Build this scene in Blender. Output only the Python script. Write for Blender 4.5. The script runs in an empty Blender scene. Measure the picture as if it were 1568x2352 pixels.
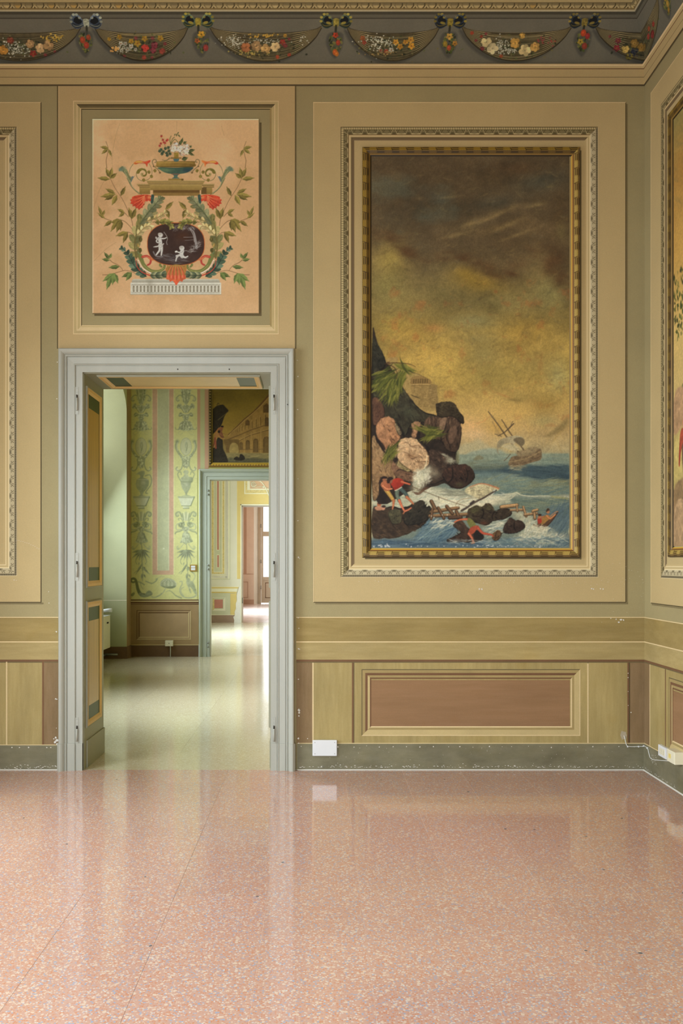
import bpy, bmesh, math, random
import numpy as np

# ---------------------------------------------------------------- camera, light, exposure
SC = bpy.context.scene
COL = SC.collection
F, VX, VY = 2038.0, 728.0, 1292.0      # focal length and vanishing point in pixels of the 1568x2352 frame
EYE, D = 1.27, 5.435                   # eye height, distance to the painted wall (metres)
S1 = F / D                             # pixels per metre on that wall
cam = bpy.data.cameras.new('camera'); cam_o = bpy.data.objects.new('camera', cam); COL.objects.link(cam_o)
cam.sensor_fit = 'HORIZONTAL'; cam.sensor_width = 36.0; cam.lens = F / 1568 * 36
cam.shift_x = (784 - VX) / 1568; cam.shift_y = (VY - 1176) / 1568
cam.clip_start = 0.05; cam.clip_end = 200
cam_o.location = (0, 0, EYE); cam_o.rotation_euler = (math.pi / 2, 0, 0)
SC.camera = cam_o

w = bpy.data.worlds.new('sky'); SC.world = w; w.use_nodes = True
w.node_tree.nodes['Background'].inputs[0].default_value = (0.93, 0.97, 1.0, 1)
w.node_tree.nodes['Background'].inputs[1].default_value = 3.0

XL, XR = -2.515, 2.005                 # left (window) wall and right wall
def window_light(name, x, y, z, sy, sz, power, col=(0.88, 1.03, 1.14), yaw=0.0, tilt=30, spread=110):
    """daylight through a window: it comes from the sky, so it falls downwards into the room"""
    l = bpy.data.lights.new(name, 'AREA'); l.shape = 'RECTANGLE'; l.size = sy; l.size_y = sz
    l.energy = power; l.color = col; l.spread = math.radians(spread)
    o = bpy.data.objects.new(name, l); o.location = (x, y, z)
    o.rotation_euler = (math.radians(90 - tilt), 0, math.radians(yaw - 90)); COL.objects.link(o)   # yaw 0 shines along +X
    return o
LWIN = [(0.2, 1.7), (3.1, 4.5)]      # window bays of the first room (y from, y to)
for (a, b), pw in zip(LWIN, (110, 56)):
    window_light('window_daylight', XL - 0.25, (a + b) / 2, 1.75, b - a - 0.1, 2.4, pw, yaw=4, tilt=25, spread=128)
window_light('window_daylight', -1.4, -2.85, 1.75, 2.0, 2.4, 64, yaw=90, tilt=14, spread=92)
LWIN2 = [(7.15, 8.55), (10.3, 11.72)]
for (a, b), pw in zip(LWIN2, (104, 48)):
    window_light('window_daylight', XL - 0.36, (a + b) / 2, 2.1, b - a - 0.2, 2.4, pw)
LWIN3 = [(14.4, 16.8)]
window_light('window_daylight', XL - 0.20, 15.6, 2.0, 2.2, 2.6, 310, tilt=15, spread=150)
window_light('window_daylight', XL - 0.20, 23.0, 2.0, 2.6, 2.6, 540, tilt=10, spread=160)
SC.view_settings.view_transform = 'Standard'; SC.view_settings.look = 'None'
SC.view_settings.gamma = 1.0; SC.view_settings.use_curve_mapping = False
SC.view_settings.exposure = -0.06

# ---------------------------------------------------------------- helpers
def lin(c):
    return tuple(((v / 255 / 12.92) if v <= 10.3 else (((v / 255) + 0.055) / 1.055) ** 2.4) for v in c)
def lin_np(a):
    a = np.clip(a, 0, 255) / 255.0
    return np.where(a <= 0.04045, a / 12.92, ((a + 0.055) / 1.055) ** 2.4)

def tag(o, label=None, cat=None, group=None, kind=None):
    if label: o['label'] = label
    if cat: o['category'] = cat
    if group: o['group'] = group
    if kind: o['kind'] = kind
    return o
def empty(name, loc=(0, 0, 0)):
    o = bpy.data.objects.new(name, None); o.location = loc; o.empty_display_size = 0.05
    COL.objects.link(o); return o

class MB:
    """collects polygons; build() links them as ONE mesh object"""
    def __init__(s): s.v = []; s.f = []; s.m = []; s.sm = []
    def poly(s, pts, m=0, smooth=False):
        n = len(s.v); s.v += [tuple(p) for p in pts]; s.f.append(tuple(range(n, n + len(pts)))); s.m.append(m); s.sm.append(smooth)
    def box(s, a, b, m=0, faces='xXyYzZ'):
        x0, y0, z0 = a; x1, y1, z1 = b
        x0, x1 = min(x0, x1), max(x0, x1); y0, y1 = min(y0, y1), max(y0, y1); z0, z1 = min(z0, z1), max(z0, z1)
        n = len(s.v)
        s.v += [(x0, y0, z0), (x1, y0, z0), (x1, y1, z0), (x0, y1, z0), (x0, y0, z1), (x1, y0, z1), (x1, y1, z1), (x0, y1, z1)]
        F_ = {'z': (0, 3, 2, 1), 'Z': (4, 5, 6, 7), 'y': (0, 1, 5, 4), 'Y': (2, 3, 7, 6), 'x': (0, 4, 7, 3), 'X': (1, 2, 6, 5)}
        for k in faces: s.f.append(tuple(n + i for i in F_[k])); s.m.append(m); s.sm.append(False)
    def tube(s, pts, r, n=8, m=0, caps=True):
        pts = [np.array(p, float) for p in pts]; base = len(s.v); k = len(pts)
        rr = r if hasattr(r, '__len__') else [r] * k
        up = np.array((0.31, 0.17, 0.94))
        for i, p in enumerate(pts):
            t = pts[min(i + 1, k - 1)] - pts[max(i - 1, 0)]; t /= np.linalg.norm(t) + 1e-12
            a = np.cross(t, up); a /= np.linalg.norm(a) + 1e-12; b = np.cross(t, a)
            for j in range(n):
                q = 2 * math.pi * j / n; s.v.append(tuple(p + rr[i] * (math.cos(q) * a + math.sin(q) * b)))
        for i in range(k - 1):
            for j in range(n):
                j2 = (j + 1) % n
                s.f.append((base + i * n + j, base + i * n + j2, base + (i + 1) * n + j2, base + (i + 1) * n + j)); s.m.append(m); s.sm.append(True)
        if caps:
            s.f.append(tuple(base + j for j in range(n))); s.m.append(m); s.sm.append(False)
            s.f.append(tuple(base + (k - 1) * n + j for j in reversed(range(n)))); s.m.append(m); s.sm.append(False)
    def build(s, name, mats, parent=None, loc=None, bevel=0):
        if not isinstance(mats, (list, tuple)): mats = [mats]
        if loc is None and parent is not None: org = np.array(parent_world(parent))
        else: org = np.array(loc if loc is not None else (0, 0, 0), float)
        me = bpy.data.meshes.new(name)
        me.from_pydata([tuple(np.array(p) - org) for p in s.v], [], s.f)
        for mt in mats: me.materials.append(mt)
        me.polygons.foreach_set('material_index', s.m); me.polygons.foreach_set('use_smooth', s.sm)
        bm = bmesh.new(); bm.from_mesh(me); bmesh.ops.recalc_face_normals(bm, faces=bm.faces)
        if bevel:
            bmesh.ops.remove_doubles(bm, verts=bm.verts, dist=1e-6)
            bmesh.ops.bevel(bm, geom=list(bm.edges), offset=bevel, segments=2, affect='EDGES', profile=0.6)
        bm.to_mesh(me); bm.free()
        o = bpy.data.objects.new(name, me); COL.objects.link(o)
        if parent is not None: o.parent = parent
        if parent is None: o.location = tuple(org)
        return o
def parent_world(p):
    x = np.array(p.location, float)
    while p.parent is not None: p = p.parent; x = x + np.array(p.location, float)
    return x

# planes that decoration is measured on: (u, v, lift) -> world
def plane_y(zk):
    def f(px, py, l=0.0): return ((px - VX) * zk / F, zk - l, EYE + (VY - py) * zk / F)
    return f
WB = plane_y(D)
def WR(s_, py, l=0.0): return (XR - l, D - s_ / S1, EYE + (VY - py) / S1)

# ---------------------------------------------------------------- materials
def _nt(name):
    m = bpy.data.materials.new(name); m.use_nodes = True; nt = m.node_tree
    return m, nt, nt.nodes, nt.links, nt.nodes['Principled BSDF']
def _noise(N, L, scale, detail=5, stretch=None, coord='Object', rough=0.6):
    tc = N.new('ShaderNodeTexCoord'); out = tc.outputs[coord]
    if stretch:
        mp = N.new('ShaderNodeMapping'); mp.inputs['Scale'].default_value = stretch; L.new(out, mp.inputs[0]); out = mp.outputs[0]
    n = N.new('ShaderNodeTexNoise'); n.inputs['Scale'].default_value = scale; n.inputs['Detail'].default_value = detail
    n.inputs['Roughness'].default_value = rough
    L.new(out, n.inputs['Vector']); return n.outputs[0]
def _mix(N, L, fac, a, b, mode='MIX'):
    m = N.new('ShaderNodeMix'); m.data_type = 'RGBA'; m.blend_type = mode
    for sock, v in ((m.inputs[0], fac), (m.inputs[6], a), (m.inputs[7], b)):
        if isinstance(v, bpy.types.NodeSocket): L.new(v, sock)
        elif isinstance(v, (int, float)): sock.default_value = v
        else: sock.default_value = (*v[:3], 1)
    return m.outputs[2]
def _range(N, L, val, lo, hi, a=0.0, b=1.0):
    r = N.new('ShaderNodeMapRange'); r.inputs[1].default_value = lo; r.inputs[2].default_value = hi
    r.inputs[3].default_value = a; r.inputs[4].default_value = b; r.clamp = True
    L.new(val, r.inputs[0]); return r.outputs[0]
def _bump(N, L, B, h, strength, dist):
    b = N.new('ShaderNodeBump'); b.inputs['Strength'].default_value = strength; b.inputs['Distance'].default_value = dist
    L.new(h, b.inputs['Height']); L.new(b.outputs[0], B.inputs['Normal'])

def paint(name, col, var=0.10, sc=3.0, rough=0.75, stretch=None, fine=0.06, bump=0.15, spec=0.3, brush=0.0, bstretch=(1, 1, 1)):
    """distemper / oil paint on plaster: slow mottling plus a fine grain"""
    m, nt, N, L, B = _nt(name); c = np.array(lin(col))
    n1 = _range(N, L, _noise(N, L, sc, 6, stretch), 0.3, 0.7)
    base = _mix(N, L, n1, c * (1 - var), c * (1 + var))
    if brush:                                        # dragged brush marks and thin patches
        nb = _range(N, L, _noise(N, L, 9, 5, bstretch, rough=0.7), 0.40, 0.66)
        base = _mix(N, L, nb, _mix(N, L, 1.0, base, (1 - brush * 0.9, 1 - brush, 1 - brush * 1.5), 'MULTIPLY'), base)
        npz = _range(N, L, _noise(N, L, 2.6, 3), 0.58, 0.72, 0.0, 0.6)
        base = _mix(N, L, npz, base, _mix(N, L, 1.0, base, (0.96, 0.90, 0.72), 'MULTIPLY'))
    n2 = _noise(N, L, 160, 3)
    base = _mix(N, L, _range(N, L, n2, 0.35, 0.65), _mix(N, L, 1.0, base, (1 - fine,) * 3, 'MULTIPLY'), base)
    L.new(base, B.inputs['Base Color']); B.inputs['Roughness'].default_value = rough
    B.inputs['Specular IOR Level'].default_value = spec
    if bump: _bump(N, L, B, n2, bump, 0.002)
    return m
def painted_attr(name, rough=0.7, spec=0.3, grain=0.05, weave=0.0):
    """paint layer whose pigment is stored per vertex (attribute 'pigment')"""
    m, nt, N, L, B = _nt(name)
    a = N.new('ShaderNodeAttribute'); a.attribute_name = 'pigment'
    n2 = _noise(N, L, 220, 3)
    c = _mix(N, L, _range(N, L, n2, 0.35, 0.65), _mix(N, L, 1.0, a.outputs[0], (1 - grain,) * 3, 'MULTIPLY'), a.outputs[0])
    L.new(c, B.inputs['Base Color']); B.inputs['Roughness'].default_value = rough; B.inputs['Specular IOR Level'].default_value = spec
    if weave: _bump(N, L, B, n2, weave, 0.001)
    return m
def plain(name, col, rough=0.5, metal=0.0, spec=0.5, var=0.04):
    m, nt, N, L, B = _nt(name); c = np.array(lin(col))
    L.new(_mix(N, L, _noise(N, L, 12, 4), c * (1 - var), c * (1 + var)), B.inputs['Base Color'])
    B.inputs['Roughness'].default_value = rough; B.inputs['Metallic'].default_value = metal; B.inputs['Specular IOR Level'].default_value = spec
    return m
def terrazzo(name, base, chips, scale=95, rough=0.16, dark=True, coat=0.0, spec=0.5, slabvar=0.05, tint=(1, 1, 1)):
    """polished terrazzo: voronoi stone chips of several colours in a tinted cement"""
    m, nt, N, L, B = _nt(name)
    tc = N.new('ShaderNodeTexCoord')
    geo = N.new('ShaderNodeNewGeometry')
    def vor(sc):
        wv = N.new('ShaderNodeTexNoise'); wv.inputs['Scale'].default_value = sc * 0.6; L.new(geo.outputs['Position'], wv.inputs['Vector'])
        ad = N.new('ShaderNodeVectorMath'); ad.operation = 'MULTIPLY_ADD'; ad.inputs[1].default_value = (0.8 / sc,) * 3
        L.new(wv.outputs[1], ad.inputs[0]); L.new(geo.outputs['Position'], ad.inputs[2])
        v = N.new('ShaderNodeTexVoronoi'); v.inputs['Scale'].default_value = sc; L.new(ad.outputs[0], v.inputs['Vector']); return v
    v1 = vor(scale)
    sep = N.new('ShaderNodeSeparateColor'); L.new(v1.outputs['Color'], sep.inputs[0])
    r = N.new('ShaderNodeValToRGB'); r.color_ramp.interpolation = 'CONSTANT'
    el = r.color_ramp.elements
    tot = sum(w_ for _, w_ in chips); acc = 0
    for i, (c, w_) in enumerate(chips):
        e = el[0] if i == 0 else (el[1] if i == 1 else el.new(acc / tot))
        e.position = acc / tot; e.color = (*lin(c), 1); acc += w_
    L.new(sep.outputs[0], r.inputs[0])
    edge = _range(N, L, v1.outputs['Distance'], 0.35, 0.65)
    col = _mix(N, L, edge, r.outputs[0], lin(base))
    v2 = vor(scale * 0.45); sep2 = N.new('ShaderNodeSeparateColor'); L.new(v2.outputs['Color'], sep2.inputs[0])
    g = N.new('ShaderNodeMath'); g.operation = 'GREATER_THAN'; g.inputs[1].default_value = 0.86; L.new(sep2.outputs[1], g.inputs[0])
    g2 = N.new('ShaderNodeMath'); g2.operation = 'LESS_THAN'; g2.inputs[1].default_value = 0.42; L.new(v2.outputs['Distance'], g2.inputs[0])
    g3 = N.new('ShaderNodeMath'); g3.operation = 'MULTIPLY'; L.new(g.outputs[0], g3.inputs[0]); L.new(g2.outputs[0], g3.inputs[1])
    col = _mix(N, L, g3.outputs[0], col, lin(chips[1][0]))
    if dark:
        v3 = vor(7.0); d = N.new('ShaderNodeMath'); d.operation = 'LESS_THAN'; d.inputs[1].default_value = 0.045; L.new(v3.outputs['Distance'], d.inputs[0])
        col = _mix(N, L, d.outputs[0], col, lin((95, 85, 80)))
    big = _range(N, L, _noise(N, L, 0.9, 4, coord='Generated' if False else 'Object'), 0.3, 0.7)
    oi = N.new('ShaderNodeObjectInfo')
    col = _mix(N, L, 1.0, col, _mix(N, L, oi.outputs['Random'], (1 - slabvar,) * 3, (1 + slabvar * 0.4,) * 3), 'MULTIPLY')
    col = _mix(N, L, 1.0, col, tint, 'MULTIPLY')
    L.new(col, B.inputs['Base Color']); B.inputs['Specular IOR Level'].default_value = spec
    L.new(_range(N, L, _noise(N, L, 2.2, 5), 0.3, 0.7, rough * 0.8, rough * 1.25), B.inputs['Roughness'])
    return m

T = {}
T['olive'] = paint('olive_wall_paint', (166, 152, 110), 0.07, 2.0)
T['cream'] = paint('cream_wall_paint', (196, 173, 124), 0.05, 2.2)
T['cream_d'] = paint('cream_door_bay_paint', (196, 170, 122), 0.05, 2.2)
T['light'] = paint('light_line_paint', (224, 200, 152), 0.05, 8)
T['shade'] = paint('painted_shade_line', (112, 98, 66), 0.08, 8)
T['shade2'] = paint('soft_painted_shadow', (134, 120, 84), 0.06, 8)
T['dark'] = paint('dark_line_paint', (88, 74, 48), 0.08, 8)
T['gold1'] = paint('ochre_band_paint', (164, 142, 90), 0.14, 2.2, stretch=(0.6, 1, 3), brush=0.13, bstretch=(0.35, 1, 3.5))
T['gold2'] = paint('light_ochre_band_paint', (180, 159, 108), 0.12, 2.2, stretch=(0.6, 1, 3), brush=0.13, bstretch=(0.35, 1, 3.5))
T['ochre'] = paint('ochre_panel_paint', (176, 156, 104), 0.13, 2.5, stretch=(2.5, 1, 0.6), brush=0.13, bstretch=(4, 1, 0.4))
T['brownline'] = paint('brown_line_paint', (122, 88, 60), 0.1, 8)
T['redbrown'] = paint('red_brown_panel_paint', (154, 118, 84), 0.09, 2.0, stretch=(0.5, 1, 4), brush=0.09, bstretch=(0.3, 1, 4))
T['pilaster'] = paint('brown_pilaster_paint', (146, 120, 87), 0.12, 3, stretch=(2, 1, 0.7), brush=0.16, bstretch=(4, 1, 0.4))
T['base'] = paint('grey_olive_base_paint', (128, 122, 98), 0.22, 5, stretch=(1, 1, 1.5), rough=0.6, brush=0.14, bstretch=(0.5, 1, 2))
T['moldhi'] = paint('moulding_light_paint', (200, 178, 126), 0.08, 6)
T['moldmid'] = paint('moulding_mid_paint', (168, 146, 96), 0.1, 5)
T['white'] = paint('white_plaster', (222, 216, 204), 0.05, 20, rough=0.9)
T['casing'] = paint('grey_casing_paint', (174, 173, 160), 0.05, 3, rough=0.42, fine=0.02, bump=0.05, stretch=(3, 3, 0.6), spec=0.45)
T['casing2'] = paint('blue_grey_casing_paint', (178, 184, 168), 0.05, 3, rough=0.42, fine=0.02, bump=0.05, spec=0.45)
T['lining'] = paint('grey_lining_paint', (150, 146, 122), 0.05, 3, rough=0.45, fine=0.02, bump=0.05, spec=0.45)
T['lin_cream'] = paint('cream_moulding_paint', (222, 182, 116), 0.06, 5, rough=0.45, bump=0)
T['lin_green'] = paint('dark_green_band_paint', (62, 74, 44), 0.08, 4, rough=0.4, bump=0)
T['lin_ochre'] = paint('glossy_ochre_panel_paint', (186, 146, 74), 0.14, 4, rough=0.3, stretch=(1, 14, 0.4), bump=0, spec=0.5)
T['lin_soffit'] = paint('lit_ochre_soffit_paint', (212, 186, 130), 0.1, 4, rough=0.35, bump=0, spec=0.5)  # the ochre lightened: bounce light from the floor put into the colour
T['ceil'] = paint('beige_ceiling_paint', (196, 170, 118), 0.05, 2)
T['iron'] = plain('dark_iron', (62, 56, 48), 0.5, 0.7)
T['plastic'] = plain('white_plastic', (226, 226, 226), 0.35)
T['ivory'] = plain('ivory_plastic', (232, 224, 196), 0.4)
T['screw'] = plain('screw_metal', (150, 150, 145), 0.4, 0.8)
T['grout'] = plain('light_grout', (226, 194, 174), 0.6)
T['groutd'] = plain('dark_joint', (92, 66, 54), 0.7)
T['cable'] = plain('white_cable', (222, 222, 214), 0.45)
T['floor1'] = terrazzo('pink_terrazzo', (196, 138, 108), [((200, 142, 110), 40), ((214, 168, 132), 18), ((200, 122, 82), 24), ((150, 148, 150), 13), ((208, 180, 156), 8)], 160, 0.075, tint=(1.04, 1.33, 1.72), spec=0.8)
T['floor2'] = terrazzo('cream_terrazzo', (202, 188, 154), [((206, 194, 162), 40), ((216, 206, 178), 22), ((192, 176, 140), 20), ((180, 168, 138), 10)], 140, 0.11, dark=False)
T['floor3'] = terrazzo('pale_terrazzo', (206, 200, 172), [((214, 208, 184), 40), ((226, 222, 202), 22), ((190, 182, 150), 20), ((176, 170, 150), 10)], 95, 0.12, dark=False)
T['floor4'] = terrazzo('pale_pink_terrazzo', (206, 188, 178), [((212, 194, 186), 40), ((226, 214, 208), 22), ((196, 176, 166), 20)], 95, 0.16, dark=False)
T['art'] = painted_attr('mural_paint', 0.75, 0.25, 0.05)
T['canvas'] = painted_attr('oil_on_canvas', 0.62, 0.25, 0.10, 0.25)
T['gilt'] = painted_attr('gilded_paint', 0.5, 0.4, 0.04)
# ---------------------------------------------------------------- flat decoration helpers
def strips(name, parent, pl, items, kind=None, back=0.0):
    """items (u0, v0, u1, v1, lift, material): thin slabs standing proud of the wall, one object"""
    mb = MB(); mats = []
    for (x0, y0, x1, y1, l, mt) in items:
        if mt not in mats: mats.append(mt)
        k = mats.index(mt)
        A = [pl(x0, y0, l), pl(x1, y0, l), pl(x1, y1, l), pl(x0, y1, l)]
        Bk = [pl(x0, y0, back), pl(x1, y0, back), pl(x1, y1, back), pl(x0, y1, back)]
        mb.poly(A, k)
        for i in range(4):
            j = (i + 1) % 4; mb.poly([A[i], A[j], Bk[j], Bk[i]], k)
    o = mb.build(name, [T[m] for m in mats], parent)
    if kind: o['kind'] = kind
    return o
def rings(name, parent, pl, items):
    """items (x0, y0, x1, y1, width, lift, (top, right, bottom, left) materials): mitred frames, one object"""
    mb = MB(); mats = []
    for (x0, y0, x1, y1, wd, l, ms) in items:
        if isinstance(ms, str): ms = (ms,) * 4
        O = [(x0, y0), (x1, y0), (x1, y1), (x0, y1)]
        I = [(x0 + wd, y0 + wd), (x1 - wd, y0 + wd), (x1 - wd, y1 - wd), (x0 + wd, y1 - wd)]
        for i in range(4):
            j = (i + 1) % 4
            if ms[i] not in mats: mats.append(ms[i])
            k = mats.index(ms[i])
            mb.poly([pl(*O[i], l), pl(*O[j], l), pl(*I[j], l), pl(*I[i], l)], k)
            mb.poly([pl(*O[i], l), pl(*O[j], l), pl(*O[j], 0), pl(*O[i], 0)], k)
            mb.poly([pl(*I[i], l), pl(*I[j], l), pl(*I[j], 0), pl(*I[i], 0)], k)
    return mb.build(name, [T[m] for m in mats], parent)
def wall_y(name, y0, y1, x0, x1, h, opens, mat, loc=None):
    """wall slab between y0 and y1 with rectangular openings (xa, xb, ha, hb)"""
    mb = MB(); xs = sorted({x0, x1, *[o[0] for o in opens], *[o[1] for o in opens]})
    for a, b in zip(xs, xs[1:]):
        op = [o for o in opens if o[0] <= a and b <= o[1]]
        if not op: mb.box((a, y0, 0), (b, y1, h))
        else:
            for o in op:
                if o[2] > 0: mb.box((a, y0, 0), (b, y1, o[2]))
                if o[3] < h: mb.box((a, y0, o[3]), (b, y1, h))
    o = mb.build(name, mat, loc=loc); return tag(o, kind='structure')
def wall_x(name, x0, x1, y0, y1, h, opens, mat):
    mb = MB(); ys = sorted({y0, y1, *[o[0] for o in opens], *[o[1] for o in opens]})
    for a, b in zip(ys, ys[1:]):
        op = [o for o in opens if o[0] <= a and b <= o[1]]
        if not op: mb.box((x0, a, 0), (x1, b, h))
        else:
            for o in op:
                if o[2] > 0: mb.box((x0, a, 0), (x1, b, o[2]))
                if o[3] < h: mb.box((x0, a, o[3]), (x1, b, h))
    o = mb.build(name, mat); return tag(o, kind='structure')

HC = 4.66                                # ceiling height
DX0, DX1, DH = (191 - VX) / S1, (622 - VX) / S1, EYE + (VY - 856) / S1
YB = -2.6
T2, Z2 = 0.50, 11.98                     # first wall thickness, back wall of the second room
Z3, Z4 = 18.75, 27.5

# ---------------------------------------------------------------- first room
fl = MB(); fl.box((XL - 0.05, YB - 0.05, -0.10), (XR + 0.3, D, -0.0003)); floor = tag(fl.build('floor', T['grout']), kind='structure')
sl = bpy.data.meshes.new('slab')
SW, SL, GAP = 0.3535, 1.057, 0.0012
mb = MB(); mb.box((GAP / 2, GAP / 2, -0.0012), (SW - GAP / 2, SL - GAP / 2, 0)); proto = mb.build('slab', T['floor1'], floor)
first = True
for i in range(-8, 6):
    x = 0.1645 + i * SW
    if x + SW < XL or x > XR: continue
    off = 4.43 if i % 2 == 0 else 4.07
    yy = off - SL * math.ceil((off - YB) / SL); cols_y = []
    while yy < D: cols_y.append(yy); yy += SL
    for yy in cols_y:
        full = yy + SL <= D and yy >= YB and x >= XL and x + SW <= XR
        if full:
            if first: o = proto; first = False
            else: o = proto.copy(); COL.objects.link(o)
            o.parent = floor; o.location = (x, yy, 0)
        else:
            a, b = max(x, XL), min(x + SW, XR); c, d = max(yy, YB), min(yy + SL, D)
            if b - a < 0.01 or d - c < 0.01: continue
            mb = MB(); mb.box((a + GAP / 2, c + GAP / 2, -0.0012), (b - GAP / 2, d - GAP / 2, 0)); mb.build('slab', T['floor1'], floor)
strip = MB(); xj = 0.1645 - 2 * SW
strip.box((xj - 0.0013, 1.5, -0.0014), (xj + 0.0013, D, -0.0001)); 
strip.box((xj - SW - 0.0009, 1.5, -0.0014), (xj - SW + 0.0009, 3.4, -0.0001)); strip.build('joint_filler', T['groutd'], floor)

wall_back = wall_y('wall_back', D, D + T2, XL - 0.5, XR + 0.5, HC + 0.4, [(DX0, DX1, 0, DH)], T['olive'])
wall_right = tag(wall_x('wall_right', XR, XR + 0.3, YB, D, HC + 0.4, [], T['olive']))
wall_left = wall_x('wall_left', XL - 0.45, XL, YB, D, HC + 0.4, [(a, b, 0.45, 3.05) for a, b in LWIN], T['cream'])
wall_front = wall_y('wall_front', YB - 0.3, YB, XL - 0.5, XR + 0.3, HC + 0.4, [(-2.45, -0.35, 0.45, 3.05)], T['cream'])
def sash(name, mk, w_, h0, h1):
    wn = tag(empty(name, mk(w_ / 2, 0, h0)), kind='structure')
    m = MB()
    for q in (0, w_ / 2 - 0.03, w_ - 0.06): m.box(mk(q, -0.02, h0), mk(q + 0.06, 0.02, h1))
    for z in (h0, h0 + (h1 - h0) * 0.62, h1 - 0.06): m.box(mk(0, -0.02, z), mk(w_, 0.02, z + 0.06))
    m.build('frame', T['casing'], wn)
for k, (a, b) in enumerate(LWIN): sash('window_%d' % (k + 4), lambda u, d, z, a=a: (XL - 0.14 + d, a + u, z), b - a, 0.45, 3.05)
sash('window_6', lambda u, d, z: (-2.45 + u, YB - 0.12 + d, z), 2.1, 0.45, 3.05)
c = MB(); c.box((XL - 0.5, YB - 0.3, HC), (XR + 0.3, D + 0.3, HC + 0.2)); tag(c.build('ceiling', T['ceil']), kind='structure')

# cornice band below the frieze, on both walls
def cornice(name, pl, u0, u1, mit):
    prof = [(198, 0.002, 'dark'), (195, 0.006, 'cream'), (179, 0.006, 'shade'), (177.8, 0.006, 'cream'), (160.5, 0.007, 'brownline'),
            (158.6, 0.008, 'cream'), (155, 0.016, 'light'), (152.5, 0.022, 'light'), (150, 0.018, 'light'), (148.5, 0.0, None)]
    mb = MB(); mats = []
    for (v0, l0, m0), (v1, l1, _) in zip(prof, prof[1:]):
        if m0 not in mats: mats.append(m0)
        e0, e1 = u1 - l0 * S1 * mit, u1 - l1 * S1 * mit
        f0, f1 = u0 + l0 * S1 * (1 - mit), u0 + l1 * S1 * (1 - mit)
        mb.poly([pl(f0, v0, l0), pl(e0, v0, l0), pl(e1, v1, l1), pl(f1, v1, l1)], mats.index(m0))
    return tag(mb.build(name, [T[m] for m in mats]), kind='structure')
UR = VX + XR * S1                        # 1480: wall corner in the back wall's own units
UL = VX + XL * S1
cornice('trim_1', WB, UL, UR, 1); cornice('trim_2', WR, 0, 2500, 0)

# painted bays of the back wall ------------------------------------------------
def bay(parent, pl, px0, px1, fx0, fx1, rgt=True):
    """cream field with painted raised edge, between px0..px1; the ornament ring is fx0..fx1"""
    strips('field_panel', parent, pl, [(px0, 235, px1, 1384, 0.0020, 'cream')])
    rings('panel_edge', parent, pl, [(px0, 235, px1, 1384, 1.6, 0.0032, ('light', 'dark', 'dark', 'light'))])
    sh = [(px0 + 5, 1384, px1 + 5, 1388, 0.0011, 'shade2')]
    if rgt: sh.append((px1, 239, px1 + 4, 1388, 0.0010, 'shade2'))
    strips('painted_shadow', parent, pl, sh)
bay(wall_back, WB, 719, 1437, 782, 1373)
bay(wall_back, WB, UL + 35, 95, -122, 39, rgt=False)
strips('bay_line', wall_back, WB, [(131, 198, 134, 801, 0.0025, 'shade'), (677, 198, 680, 801, 0.0025, 'shade'), (134.2, 198, 135.5, 801, 0.002, 'light')])
strips('door_bay_field', wall_back, WB, [(134, 198, 677, 801, 0.0018, 'cream_d')])
# moulding painted over the door
strips('olive_field', wall_back, WB, [(188, 250, 621, 748, 0.0030, 'olive')])
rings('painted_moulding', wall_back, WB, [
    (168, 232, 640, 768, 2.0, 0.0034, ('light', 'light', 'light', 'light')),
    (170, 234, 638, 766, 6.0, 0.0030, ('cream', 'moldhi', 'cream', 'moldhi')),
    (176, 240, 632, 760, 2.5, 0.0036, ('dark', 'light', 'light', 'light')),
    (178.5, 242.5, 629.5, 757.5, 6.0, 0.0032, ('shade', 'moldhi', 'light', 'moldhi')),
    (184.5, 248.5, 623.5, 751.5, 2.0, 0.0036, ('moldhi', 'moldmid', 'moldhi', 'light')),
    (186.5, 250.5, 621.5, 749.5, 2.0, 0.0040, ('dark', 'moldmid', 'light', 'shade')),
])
# dado -------------------------------------------------------------------------
def dado(parent, pl, u0, u1, parts):
    it = [(u0, 1419, u1, 1473, 0.0020, 'gold1'), (u0, 1475, u1, 1515, 0.0020, 'gold2'), (u0, 1417, u1, 1419, 0.0024, 'light'),
          (u0, 1473, u1, 1475.5, 0.0024, 'light'), (u0, 1515, u1, 1519.5, 0.0030, 'brownline'), (u0, 1519.5, u1, 1522, 0.0024, 'shade')]
    strips('dado_band', parent, pl, it)
    for p in parts: strips(p[0], parent, pl, p[1])
dado(wall_back, WB, 680, UR, [
    ('pilaster', [(680, 1522, 717, 1707, 0.0018, 'pilaster'), (717, 1522, 720, 1707, 0.0026, 'light')]),
    ('ochre_panel', [(720, 1522, 808, 1707, 0.0018, 'ochre'), (808, 1522, 811.5, 1707, 0.0026, 'brownline'), (811.5, 1522, 813.5, 1707, 0.0022, 'shade')]),
    ('panel_field', [(813.5, 1522, 1348, 1707, 0.0018, 'ochre'), (1348, 1524, 1351, 1706, 0.0026, 'light')]),
    ('ochre_panel', [(1351, 1522, 1440, 1707, 0.0018, 'ochre'), (1440, 1522, 1443.5, 1707, 0.0026, 'brownline'), (1443.5, 1522, 1446, 1707, 0.0022, 'dark')]),
    ('pilaster', [(1446, 1522, UR, 1707, 0.0018, 'pilaster')]),
    ('red_panel', [(851, 1562, 1308, 1668, 0.0024, 'redbrown')])])
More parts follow.
